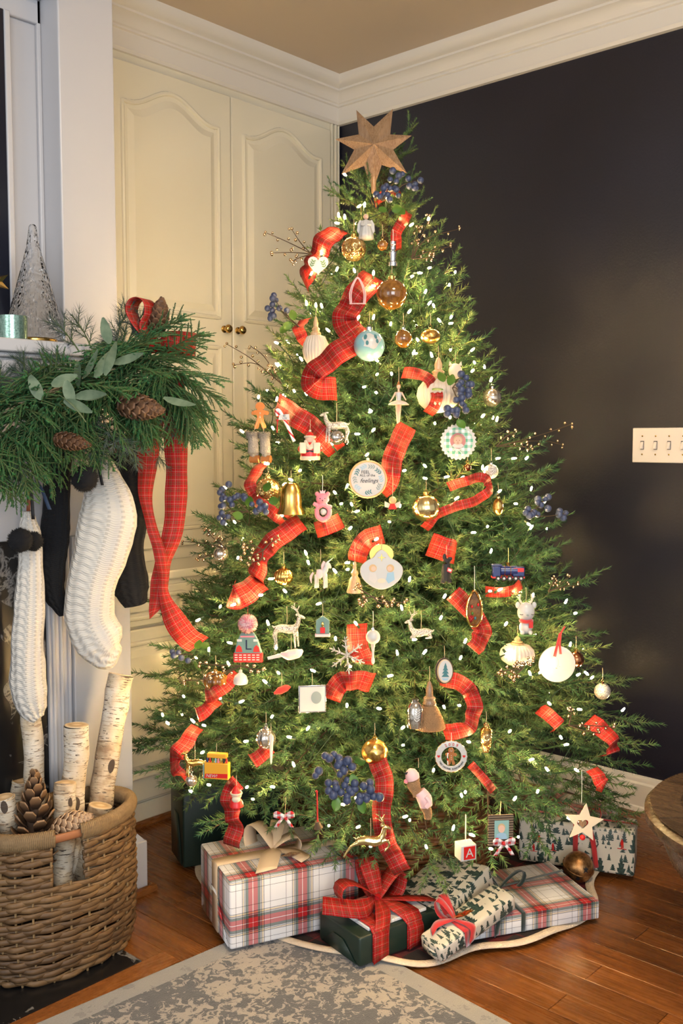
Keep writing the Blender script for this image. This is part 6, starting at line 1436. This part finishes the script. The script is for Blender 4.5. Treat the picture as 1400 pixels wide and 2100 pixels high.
# white reindeer doll
O = Orn('reindeer_doll', 'white reindeer doll with closed eyes and a red scarf on a green sled', 1067, 1252, .10); O.part(MB().ball((0, 0, 8), (18, 14, 20), 20, 14), 'head', 'white_enamel'); O.part(MB().ball((0, 0, -24), (14, 11, 15), 18, 12), 'body', 'white_enamel'); [O.part(MB().ball((sx * 8, -8, -34), (5, 6, 5), 10, 8), 'paw', 'white_enamel') for sx in (-1, 1)]
[O.part(MB().sweep([(sx * 8, 2, 24), (sx * 13, 3, 34), (sx * 11, 3, 44)], [2.6, 1.6], 7, smooth=3).sweep([(sx * 12, 3, 33), (sx * 19, 3, 40)], 1.5, 6), 'antler', 'ivory') for sx in (-1, 1)]; [O.part(MB().ball((sx * 17, 0, 22), (5, 3, 7), 10, 8), 'ear', 'white_enamel') for sx in (-1, 1)]
O.part(MB().sweep([(-11, -4, -10), (0, -12, -11), (11, -4, -10), (0, 9, -10)], 4, 8, smooth=4, closed=True), 'scarf', 'red_velvet'); O.part(MB().box(4, 13, -14, -11, -24, -10), 'scarf_end', 'red_velvet', bevel=1); [O.part(MB().sweep([(sx * 12 - 3, -13, 5), (sx * 11, -14, 4), (sx * 11 + 3, -13.4, 5)], .6, 5), 'closed_eye', 'ink') for sx in (-1, 1)]; O.part(MB().ball((1, -14.4, 3), (2.4, 1.5, 2), 10, 8), 'nose', 'grey_print')
O.part(MB().box(-17, 17, -12, 8, -42, -38), 'sled', 'leaf_green', bevel=1); O.string(28, 30)
# train
O = Orn('toy_train', 'dark blue toy steam train ornament on the right side', 1034, 1166, .08); O.part(MB().box(-33, -16, -8, 8, -12, 12), 'cab', 'navy_gloss', bevel=2); O.part(MB().box(-35, -14, -9, 9, 12, 15), 'cab_roof', 'navy_gloss', bevel=1); O.part(MB().sweep([(-16, 0, 2), (18, 0, 2)], 10, 16), 'boiler', 'navy_gloss'); O.part(MB().box(8, 33, -8, 8, -10, 10), 'tender', 'navy_gloss', bevel=2); O.part(MB().box(10, 31, -8.6, -8, 0, 8), 'tender_panel', 'red_enamel'); O.part(MB().lathe([(3, 10), (3, 16), (5, 19), (0, 19)], 12), 'chimney', 'gold'); O.part(MB().box(-34, 33, -9, 9, -13, -10), 'chassis', 'red_enamel')
[O.part(MB().lathe([(0, -1), (5, -1), (5.5, 0), (5, 1), (0, 1)], 16, X=Matrix.Translation((x, -10, -13)) @ Matrix.Rotation(math.pi / 2, 4, 'X')), 'wheel', 'ink') for x in (-22, -10, 2, 14, 25)]; [O.part(MB().lathe([(0, -1.4), (2.4, -1.4), (2.4, 1.4), (0, 1.4)], 10, X=Matrix.Translation((x, -10.4, -13)) @ Matrix.Rotation(math.pi / 2, 4, 'X')), 'hub', 'white_enamel') for x in (-22, -10, 2, 14, 25)]; [O.part(MB().sweep([(x + 10 * 0, 10.3 * math.cos(t), 2 + 10.3 * math.sin(t)) for t in np.linspace(0, 6.28, 17)[:-1]], .6, 5, closed=True), 'boiler_band', 'gold') for x in (-8, 4)]; O.string(19, 30, 'gold')
# gold arch with jewels
O = Orn('arch_ornament', 'tall golden pointed arch ornament with coloured jewels', 966, 1240, .08); A_ = crom([Vector((-14, 0, -20)), Vector((-15, 0, 5)), Vector((-9, 0, 24)), Vector((0, 0, 37)), Vector((9, 0, 24)), Vector((15, 0, 5)), Vector((14, 0, -20)), Vector((8, 0, -34)), Vector((0, 0, -38)), Vector((-8, 0, -34))], 5, True); O.part(MB().sweep(A_, [(3, 8)], 8, closed=True, up=(0, 1, 0)), 'arch_rim', 'gold_pale'); O.part(MB().prism([(p.x * .9, p.z * .9) for p in A_], 1, 3), 'arch_back', 'amber_glass'); [O.part(MB().ball((x, -3, z_), (2.5, 2, 3.6), 10, 6), 'jewel', mt) for x, z_, mt in ((-5, 4, 'red_enamel'), (-4, -10, 'leaf_green'), (2, -20, 'teal_print'), (8, 8, 'red_enamel'))]; O.string(38, 50, 'white_string')
# pearl drop
O = Orn('pearl_drop', 'pearly white ball ornament with a long drop pendant', 763, 1296, .09); O.part(MB().ball((0, 0, 0), 15, 24, 16), 'pearl', 'white_enamel'); O.part(MB().lathe([(0, -58), (3.5, -54), (4, -48), (2, -42), (2.6, -30), (4, -20), (5, -14), (0, -12)], 16), 'pendant', 'white_enamel'); O.part(MB().lathe([(0, 14), (4, 14), (3, 20), (0, 20)], 12), 'cap', 'silver'); O.string(20, 34, 'white_string')
# snowflake
O = Orn('snowflake', 'silver glitter snowflake with six arms in front of the tartan', 711, 1330, .11); m = MB()
for k in range(6):
    a = math.pi / 6 + k * math.pi / 3 + .12; d = Vector((math.cos(a), 0, math.sin(a))); m.sweep([d * 2, d * 40], [2.6, 1.4], 6)
    for q in (16, 28):
        for sd in (-1, 1): e = Vector((math.cos(a + sd * .85), 0, math.sin(a + sd * .85))); m.sweep([d * q, d * q + e * (11 if q < 20 else 8)], [1.8, .9], 5)
m.ball((0, 0, 0), (5, 3, 5), 10, 8); O.part(m, 'flake', 'silver_glitter'); O.string(36, 24, 'gold')
# photo card, snow globe, glass jar, lantern, crayon box
O = Orn('framed_photo', 'square silver photo card half covered by a branch', 641, 1425, .06, yaw=.15); O.part(MB().box(-29, 29, -2, 2, -29, 29), 'frame', 'silver', bevel=1); O.part(MB().box(-26, 26, -2.8, -2, -26, 26), 'photo_print', 'linen'); O.part(MB().prism(circ(11, 20, 8, 3, 1, 1.2), -3.4, -2.8), 'photo_face', 'grey_print'); O.string(29, 25)
O = Orn('candle_scene', 'little house ornament with a painted red candle', 662, 1278, .06); O.part(MB().box(-16, 16, -6, 6, -22, -16), 'base', 'pink_pale', bevel=1); O.part(MB().prism([(-14, -16), (14, -16), (14, 12), (0, 22), (-14, 12)], -4, 5), 'house', 'felt_green', bevel=1); O.part(MB().box(-5, 5, -6, -4, -14, -2), 'candle', 'red_enamel'); O.part(MB().ball((0, -5, 4), (3, 2, 6), 8, 6), 'flame', 'gold'); O.string(22, 24)
O = Orn('glass_jar', 'gold mercury glass bottle with frosted branches beside the brush ornament', 848, 1450, .07); O.part(MB().lathe([(0, -32), (16, -32), (17, -28), (17, 8), (12, 18), (7, 22), (7, 28), (0, 28)], 24), 'jar', 'mercury'); leafspray(O, 2, -16, 1.5, 5, 26, 'white_enamel', -17.6, 9); O.part(MB().sweep([(0, 0, 28), (-1, 0, 60), (0, 0, 86)], [(3.6, .5)], 6), 'hanging_ribbon', 'gold_pale')
O = Orn('glass_lantern', 'slim gold glass lantern below the curling tartan ribbon', 991, 1500, .07); O.part(MB().lathe([(0, -34), (6, -32), (8, -24), (11, -20), (12, 6), (10, 14), (6, 18), (6, 26), (3, 31), (0, 32)], 20), 'lantern', 'quilt_gold'); O.part(MB().lathe([(10.5, 12), (12.5, 11), (12.5, 16), (8, 20)], 20), 'lantern_cap', 'gold'); O.string(32, 22)
O = Orn('crayon_box', 'yellow crayon box ornament with a red new banner on the lower left', 450, 1552, .09, yaw=-.2); O.part(MB().box(-24, 28, -8, 8, -28, 6), 'carton', 'yellow_box', bevel=1); O.part(MB().box(-27, -24, -8.4, 8.4, -28, 2), 'carton_side', 'felt_green'); O.part(MB().box(-18, 24, -8, 6, 17, 26), 'lid', 'yellow_box', bevel=1)
for i, mt in enumerate(('navy_gloss', 'red_enamel', 'leaf_green', 'turquoise', 'pink', 'gold', 'ink', 'felt_red')): O.part(MB().lathe([(2.2, 4), (2.2, 13), (1, 17), (0, 18)], 8, X=Matrix.Translation((-19 + i * 6, -2, 0))), 'crayon', mt)
O.part(MB().prism([(-24, -26), (-21, -17), (27, -15), (27, -24)], -9.2, -8.3), 'red_banner', 'red_enamel'); O.text('NEW!', 9.5, -8, -21, 'white_enamel', -9.6, shear=.25); O.string(26, 20)
# framed photo with bow, letter block, bow
O = Orn('framed_photo', 'corrugated cardboard frame with a toddler photo and red gingham bow', 1017, 1680, .10, yaw=.1); O.part(MB().box(-27, 27, -2, 2, -34, 34), 'frame', 'corrugated', bevel=1); ph_ = O.part(MB().box(-14, 17, -2.8, -2, -18, 22), 'photo_print', 'photo_teal'); O.part(MB().prism(circ(8, 20, 1, 7, 1, 1.1), -3.4, -2.8), 'photo_hair', 'hair_fair', parent=ph_); O.part(MB().prism(circ(7, 20, 1, 4, 1, 1.15), -3.8, -3.4), 'photo_face', 'skin', parent=ph_); O.part(MB().prism([(-12, -18), (-9, -7), (-2, -4), (4, -4), (11, -7), (14, -18)], -3.4, -2.8), 'photo_clothes', 'blue_soft', parent=ph_)
def bow2(O, cx, cz, s_, mt, y=-6):
    m = MB()
    for sx in (-1, 1):
        P = crom([Vector((cx, y, cz)), Vector((cx + sx * 14 * s_, y - 5, cz + 9 * s_)), Vector((cx + sx * 22 * s_, y - 2, cz + 3 * s_)), Vector((cx + sx * 12 * s_, y + 2, cz - 2 * s_)), Vector((cx, y, cz))], 5); m.strip([p + Vector((0, 0, 4 * s_)) for p in P], [p - Vector((0, 0, 4 * s_)) for p in P])
        Q = crom([Vector((cx, y, cz)), Vector((cx + sx * 10 * s_, y - 2, cz - 12 * s_)), Vector((cx + sx * 17 * s_, y, cz - 24 * s_))], 5); m.strip([p - Vector((4 * s_, 0, 0)) for p in Q], [p + Vector((4 * s_, 0, 0)) for p in Q])
    m.ball((cx, y - 2, cz), 4 * s_, 8, 6); O.part(m, 'gingham_bow', mt, solid=.6, fix=False)
bow2(O, 6, -26, 1.1, 'gingham_red'); O.part(MB().sweep([(-2, 0, 33), (0, 0, 62)], [(3, .6)], 6), 'hanger', 'string')
O = Orn('letter_block', 'toy block with a white letter A on red hanging before the wicker collar', 946, 1716, .11, yaw=.35); O.part(MB().box(-18, 18, -16, 16, -18, 16), 'block', 'white_enamel', bevel=2); O.part(MB().box(-12, 14, -17, -16, -14, 13), 'red_face', 'red_enamel'); O.text('A', 27, 1, -1, 'white_enamel', -17.4); O.part(MB().sweep([(0, 0, 16), (0, 0, 76)], [(2.6, .5)], 6), 'hanging_ribbon', 'white_string')
O = Orn('gingham_bow', 'small red gingham bow hanging above the big tartan gift', 585, 1662, .09); bow2(O, 0, 8, 1.0, 'gingham_red', 0); O.part(MB().sweep([(2, 0, 8), (4, 0, 50)], [(2.4, .5)], 6), 'hanger', 'string')
O = Orn('red_cord_tassel', 'thin red hanging cord with a small twig bundle at the bottom centre', 651, 1640, .08); O.part(MB().sweep([(0, 0, 34), (1, 0, -30)], 1.8, 6), 'cord', 'red_cord'); O.part(MB().ball((-1, 0, 35), 3, 8, 6), 'knot', 'red_cord'); O.part(MB().sweep([(0, 0, -30), (3, 0, -44)], [5, 10], 10), 'twig_bundle', 'twig')
O = Orn('glass_bird', 'pink glass bird with a white tail under the glitter reindeer', 598, 1338, .05); O.part(MB().sweep([(-22, 0, 2), (-6, 0, 0), (14, 0, 4), (24, 0, 10)], [3, 11, 10, 3], 14, smooth=5), 'body', 'pink_pale'); O.part(MB().prism([(-20, 4), (-50, -4), (-48, -10), (-18, -4)], -1, 1), 'tail', 'white_enamel'); O.string(12, 30)
O = Orn('icicle', 'long twisted white glass icicle on the lower left', 559, 1520, .09); O.part(MB().lathe([(0, -34), (2, -28), (3.4, 0), (4.4, 28), (0, 34)], 16, flute=swirl(3, .2, .22)), 'icicle', 'white_enamel', angle=180); O.string(34, 20)
O = Orn('owl_hat', 'small knitted white hat tucked under the amber pumpkin ornament', 495, 1388, .04); O.part(MB().lathe([(14, -10), (15, -4), (12, 6), (4, 13), (0, 14)], 20, flute=rib(20, .04)), 'hat', 'linen'); O.part(MB().ball((0, 0, 16), 4, 10, 8), 'bobble', 'linen'); O.string(20, 14)
O = Orn('patchwork_owl', 'small stuffed felt owl above the blue berries on the right', 932, 762, .03); O.part(MB().ball((0, 0, 0), (14, 9, 16), 16, 12), 'body', 'pleat_cream'); [O.part(MB().prism([(sx * 5, 12), (sx * 13, 11), (sx * 12, 20)], -3, 3), 'ear', 'pleat_cream') for sx in (-1, 1)]; O.string(16, 20)
O = Orn('iridescent_ball', 'faint iridescent glass bubble at the right edge of the tree', 1010, 815, .0); O.part(MB().ball((0, 0, 0), 19, 24, 16), 'ball', 'mercury'); cap(O, 19, 'silver')
O = Orn('red_robin', 'red felt bird in the branches left of the photo card', 578, 1412, .03); O.part(MB().sweep([(-16, 0, -8), (-4, 0, -2), (10, 0, 4), (18, 0, 6)], [2, 8, 7, 2], 12, smooth=4), 'body', 'felt_red'); O.string(6, 30)
# ------------------------------------------------------------------ tartan ribbon lengths woven into the tree
def tree_ribbon(label, pts, wd, push=.035, k=1.0, wave=.008, tw=0.0):
    """pts: centre line in pixels (x, y[, extra push]); wd in pixels"""
    e = [0.0] * len(pts)
    if 'tail' not in label: e[0] = e[-1] = -.07                 # ends tuck into the branches
    P = crom([T(q[0], q[1], k, push * .72 + ee) for q, ee in zip(pts, e)], 7); A = []; B = []; n = len(P)
    for i, p in enumerate(P):
        t = (P[min(i + 1, n - 1)] - P[max(i - 1, 0)]).normalized(); out = (p - TC); out.z = 0.0; out = (out.normalized() - FV * 1.1 + UV_ * .15).normalized()
        s_ = t.cross(out).normalized(); ang = tw * math.sin(i * .5) + .25 * math.sin(i * .33 + len(pts)); s_ = (s_ * math.cos(ang) + out * math.sin(ang)).normalized()
        w_ = wd * depth(p) / FPX / 2; o = out * wave * math.sin(i * .8); A.append(p - s_ * w_ + o); B.append(p + s_ * w_ + o)
    m = MB(); m.strip(A, B, vw=.055); c = P[n // 2].copy(); m.v = [tuple(Vector(v) - c) for v in m.v]
    o = m.build('tartan_ribbon', 'red_tartan', None, c, solid=.0007, fix=False); return tag(o, label, 'ribbon', 'tartan ribbon in the tree')
R_LIST = [
 ('short red tartan ribbon end behind the top blue berries', [(770, 402), (800, 392), (835, 392)], 20, -.02),
 ('red tartan ribbon strip hanging right of the top angel', [(838, 425), (828, 452), (812, 480), (815, 505)], 22, .02),
 ('red tartan ribbon running down the upper left past the heart', [(702, 466), (674, 488), (652, 524), (634, 556), (622, 578)], 42, .04),
 ('widest red tartan loop in the upper centre of the tree', [(768, 565), (742, 596), (716, 634), (706, 662), (724, 690), (748, 702)], 52, .07),
 ('broad red tartan swag curling over the pleated ornament', [(752, 690), (710, 716), (668, 748), (642, 775), (650, 796), (690, 798)], 48, .09),
 ('narrow red tartan curl at the upper left beside the berries', [(632, 650), (616, 668), (616, 688), (634, 706)], 24, .05),
 ('red tartan swag crossing behind the candy cane', [(566, 826), (596, 848), (634, 872), (668, 902), (690, 925)], 44, .04),
 ('red tartan curl in front of the berry covered pleated ornament', [(826, 764), (862, 772), (886, 798), (890, 826), (878, 848)], 24, .09),
 ('red tartan fold behind the right side of the hoop', [(836, 872), (818, 905), (804, 940), (796, 985), (780, 1008)], 42, .04),
 ('narrow red tartan curl around the amber ball on the left', [(540, 952), (520, 978), (522, 1012), (548, 1040), (588, 1072)], 26, .06),
 ('red tartan length falling left of the gold ribbed ball', [(618, 1072), (580, 1094), (546, 1124), (532, 1160), (524, 1190)], 40, .06),
 ('wide red tartan patch above the knit hat', [(532, 1196), (505, 1212), (484, 1222), (470, 1216)], 52, .05),
 ('red tartan fold under the pink bear', [(700, 1070), (672, 1078), (645, 1090)], 34, .04),
 ('red tartan loop beside the gold swirled ball', [(872, 1086), (896, 1052), (936, 1036), (978, 1022), (1000, 998), (984, 978), (950, 986), (920, 1000)], 20, .05),
 ('red tartan piece behind the top of the nativity plaque', [(786, 1098), (752, 1104), (736, 1126), (732, 1156)], 40, .04),
 ('red tartan tail right of the jewelled arch', [(925, 1212), (956, 1242), (980, 1274), (982, 1300), (966, 1326)], 38, .06),
 ('red tartan strip behind the pearl drop and snowflake', [(732, 1284), (732, 1315), (742, 1345), (744, 1368)], 44, .05),
 ('red tartan loop below the snowflake', [(764, 1404), (732, 1388), (700, 1392), (684, 1412), (678, 1440)], 42, .06),
 ('red tartan S curve above the 2009 plate', [(905, 1392), (942, 1394), (964, 1420), (966, 1456), (950, 1486), (910, 1504)], 34, .07),
 ('thin red tartan tail right of the 2009 plate', [(960, 1556), (984, 1582), (1008, 1612)], 18, .07),
 ('red tartan fold under the amber pumpkin ornament', [(486, 1386), (462, 1402), (434, 1420), (418, 1428)], 28, .06),
 ('red tartan fold at the left edge below the pumpkin ornament', [(442, 1440), (418, 1454), (398, 1470)], 30, .06),
 ('red tartan length at the lowest left edge of the tree', [(402, 1496), (380, 1520), (364, 1548), (374, 1580), (380, 1600)], 34, .06),
 ('red tartan tail hanging down over the dark green gift', [(492, 1590), (476, 1612), (478, 1650), (486, 1680), (478, 1720)], 36, .08),
 ('short red tartan twist right of the crayon box', [(552, 1538), (530, 1546), (512, 1566)], 30, .06),
 ('long red tartan tail hanging to the gifts in the lower centre', [(772, 1545), (786, 1590), (780, 1645), (786, 1695), (800, 1730), (822, 1768)], 40, .09),
 ('red tartan loop at the lower right edge of the tree', [(1215, 1486), (1242, 1502), (1254, 1530), (1252, 1560)], 34, .03),
 ('small red tartan fold right of the white plate', [(1112, 1462), (1138, 1476), (1146, 1504)], 28, .03),
 ('red tartan patch behind the black dog', [(884, 1120), (912, 1126), (940, 1138)], 50, .02),
 ('red tartan strip beneath the toy train', [(1000, 1218), (1036, 1212), (1078, 1202)], 22, .03),
 ('red tartan scrap at the right below the copper ball', [(1222, 1590), (1234, 1604), (1238, 1622)], 30, .02),
]
for (lab, pts, wd, ps) in R_LIST: tree_ribbon(lab, pts, wd, ps)

# ------------------------------------------------------------------ berry picks
def pick(name, label, root, tips, berries, mt, r, leaves=(), push=.06, group='berry picks in the tree', stem='twig', k=1.0, Zp=None):
    g = (lambda x, y: T(x, y, k, push)) if Zp is None else (lambda x, y: at(x, y, Zp))
    o = thing(name, label, 'berry pick', g(*root), 0, group); c = g(*root)
    for tp in tips:
        pts = [g(*root)] + [g(*q) for q in tp]; pts = crom([p - c for p in pts], 4); MB().sweep(pts, [.0016, .0009], 6).build('stem', stem, o)
    me = MB().ball((0, 0, 0), r, 12, 8).mesh('berry', mt); RS.seed(int(root[0]))
    for (x, y) in berries: put('berry', me, o, g(x, y) - c + Vector((RS.randn(), RS.randn(), RS.randn())) * r * .35, scale=(.85 + .3 * RS.rand(),) * 3)
    for (x, y, dx, dy) in leaves:
        q = put('leaf', PICK_LEAF, o, g(x, y) - c); orient(q, RV * dx + UV_ * dy - FV * .3, -FV, RS.randn() * .4)
_LL = .030; _lf = MB(); V = []; F = []
for i in range(6): t = i / 5; w_ = .011 * math.sin(math.pi * (.05 + .9 * t)) ** .8; V += [(_LL * t, -w_, .006 * t), (_LL * t, 0, .006 * t - .003), (_LL * t, w_, .006 * t)]
for i in range(5): a = i * 3; F += [(a, a + 1, a + 4, a + 3), (a + 1, a + 2, a + 5, a + 4)]
PICK_LEAF = _lf.add(V, F).mesh('leaf', 'leaf_green')
def off(x, y, s): return [(x + float(a), y + float(b)) for a, b in (q.split(',') for q in s.split())]
BB = .0085
pick('blueberry_pick', 'blue berry pick just below the star', (780, 425), [[(795, 400), (812, 382)], [(820, 395), (850, 385)], [(770, 415), (765, 420)]], off(0, 0, '802,367 813,377 820,373 800,385 812,388 830,384 855,381 848,392 838,400 843,400 851,400 790,395 798,398 805,402 780,400 769,407 773,420 792,412 810,405 815,415 795,422 787,410'), 'blueberry', BB, [(790, 440, -.5, -.3), (800, 445, .8, .2), (812, 440, .5, -.6)], .08)
pick('blueberry_pick', 'blue berry pick at the upper left edge beside the cabinet door', (615, 675), [[(585, 650), (566, 618)], [(575, 640), (556, 652)], [(590, 650), (590, 640)]], off(0, 0, '566,614 556,619 570,622 563,630 556,640 560,646 557,652 565,652 558,660 579,640 590,640'), 'blueberry', BB, [(600, 668, -.8, -.5), (605, 662, -.2, .8), (590, 672, -.5, -.8)], .06)
pick('blueberry_pick', 'blue berry pick in front of the second pleated ornament', (918, 800), [[(930, 785), (940, 775)], [(930, 830), (925, 845)], [(925, 800), (945, 820)]], off(0, 0, '935,774 944,780 925,792 934,788 946,792 956,795 936,805 948,803 937,810 955,814 928,820 936,820 948,820 937,833 945,832 906,840 907,850 917,844 928,842 930,850 946,846'), 'blueberry', BB * 1.05, [(902, 788, -.4, .8), (900, 802, -.8, -.2), (928, 862, .4, -.6), (912, 795, .2, .9)], .12)
pick('blueberry_pick', 'blue berry pick at the left edge beside the amber ball', (515, 1045), [[(485, 1045), (470, 1020), (470, 995)], [(480, 1045), (462, 1065)], [(500, 1030), (488, 1018)]], off(0, 0, '470,993 458,998 461,1004 464,1012 463,1020 468,1018 459,1036 465,1034 462,1048 456,1056 464,1056 472,1055 463,1066 481,1022 488,1018 492,1015 482,1030 505,1013 508,1022 525,1030 533,1028 530,1042 545,1036 552,1044 540,1040'), 'blueberry', BB, [(515, 1035, .1, .9), (505, 1055, -.8, .2), (548, 1005, .3, .8), (555, 1025, .8, .2)], .09)
pick('blueberry_pick', 'blue berry pick at the right edge near the gold beads', (1070, 1050), [[(1095, 1035), (1110, 1018)], [(1110, 1055), (1145, 1050)]], off(0, 0, '1111,1017 1105,1022 1095,1022 1090,1030 1100,1032 1108,1042 1085,1045 1095,1050 1080,1052 1072,1040 1068,1047 1075,1058 1140,1046 1150,1050 1145,1057 1137,1052'), 'blueberry', BB, [], .07)
pick('blueberry_pick', 'big blue berry pick in the lower centre above the gold reindeer', (700, 1570), [[(680, 1540), (683, 1520)], [(690, 1595), (670, 1600)], [(720, 1600), (760, 1600)], [(710, 1560), (718, 1535)]], off(0, 0, '666,1526 678,1528 683,1520 694,1528 694,1540 698,1545 706,1537 718,1534 717,1548 703,1555 696,1560 656,1557 655,1570 677,1583 673,1595 685,1600 690,1590 692,1578 699,1597 707,1598 709,1587 713,1577 727,1579 725,1588 717,1596 728,1600 738,1606 746,1606 755,1574 757,1591 747,1584 752,1602 764,1603 771,1602 750,1614 712,1614 728,1610'), 'blueberry', BB * 1.08, [(725, 1535, .6, .2), (720, 1560, .3, -.8), (692, 1605, -.2, -.9), (735, 1610, .4, -.8)], .12)
pick('blueberry_pick', 'small dark berry pick at the left end of the bow tail', (402, 1330), [[(385, 1330), (366, 1330)]], off(0, 0, '362,1326 367,1332 374,1328 384,1338 392,1340'), 'blueberry', BB * .9, [(412, 1320, .2, .9), (420, 1318, .6, .6), (405, 1345, .6, -.4)], .08)
GB = .0042
def gold_pick(label, root, lines, push=.07):
    bs = []
    for L in lines:
        P = crom([Vector((root[0], root[1], 0))] + [Vector((x, y, 0)) for x, y in L], 6); n = len(P)
        for i in range(n // 3, n, 2):
            sd = 1 if (i // 2) % 2 else -1; t = (P[min(i + 1, n - 1)] - P[max(i - 1, 0)]).normalized(); bs.append((P[i].x - t.y * sd * 5, P[i].y + t.x * sd * 5))
        bs.append(L[-1])
    pick('gold_berry_pick', label, root, lines, bs, 'gold_bead', GB, (), push, 'gold bead picks in the tree')
gold_pick('gold bead pick fanning out at the upper left of the tree', (640, 530), [[(590, 505), (547, 487)], [(620, 510), (600, 480)], [(600, 527), (560, 528)], [(610, 540), (602, 546)]])
gold_pick('gold bead pick fanning out at the upper right of the tree', (840, 540), [[(870, 500), (935, 480)], [(862, 490), (876, 455)], [(848, 500), (856, 478)], [(875, 525), (918, 515)], [(870, 538), (885, 535)]])
gold_pick('gold bead pick pointing at the cabinet on the middle left', (580, 790), [[(520, 740), (470, 710)], [(530, 750), (485, 752)], [(545, 735), (517, 714)], [(560, 770), (562, 755)]])
gold_pick('long gold bead pick reaching out on the middle right', (1010, 915), [[(1070, 900), (1120, 885), (1162, 870)], [(1060, 905), (1110, 905), (1142, 912)], [(1030, 895), (1050, 886)], [(1060, 915), (1080, 920)]])
gold_pick('gold bead pick near the silver glass ball on the left edge', (470, 1120), [[(430, 1110), (383, 1105)], [(440, 1095), (430, 1080)], [(430, 1135), (412, 1140)], [(455, 1105), (455, 1098)]])
gold_pick('gold bead pick across the tartan beside the ribbed ball', (545, 1120), [[(520, 1110), (505, 1115)], [(540, 1140), (515, 1145)], [(560, 1105), (575, 1100)], [(525, 1130), (500, 1135)]], .10)
gold_pick('gold bead cluster hanging under the nativity plaque', (760, 1210), [[(735, 1195), (728, 1190)], [(790, 1220), (825, 1222)], [(745, 1215), (738, 1222)], [(775, 1222), (800, 1225)]], .12)
gold_pick('gold bead pick over the amber pumpkin ornament', (500, 1350), [[(450, 1348), (420, 1345)], [(430, 1375), (388, 1380)], [(470, 1365), (440, 1370)], [(520, 1355), (545, 1358)]], .10)
gold_pick('gold bead pick left of the white clay plate', (1060, 1360), [[(1030, 1362), (1015, 1368)], [(1070, 1345), (1082, 1343)], [(1045, 1372), (1040, 1378)], [(1055, 1352), (1045, 1350)]], .08)
gold_pick('small gold bead pick at the right edge above the plate', (1120, 1210), [[(1140, 1200), (1162, 1180)], [(1150, 1200), (1180, 1197)], [(1130, 1190), (1135, 1185)]], .03)
gold_pick('gold bead pick behind the branches at the lower right', (1160, 1480), [[(1165, 1455), (1165, 1445)], [(1200, 1480), (1250, 1483)], [(1190, 1490), (1220, 1495)]], .04)
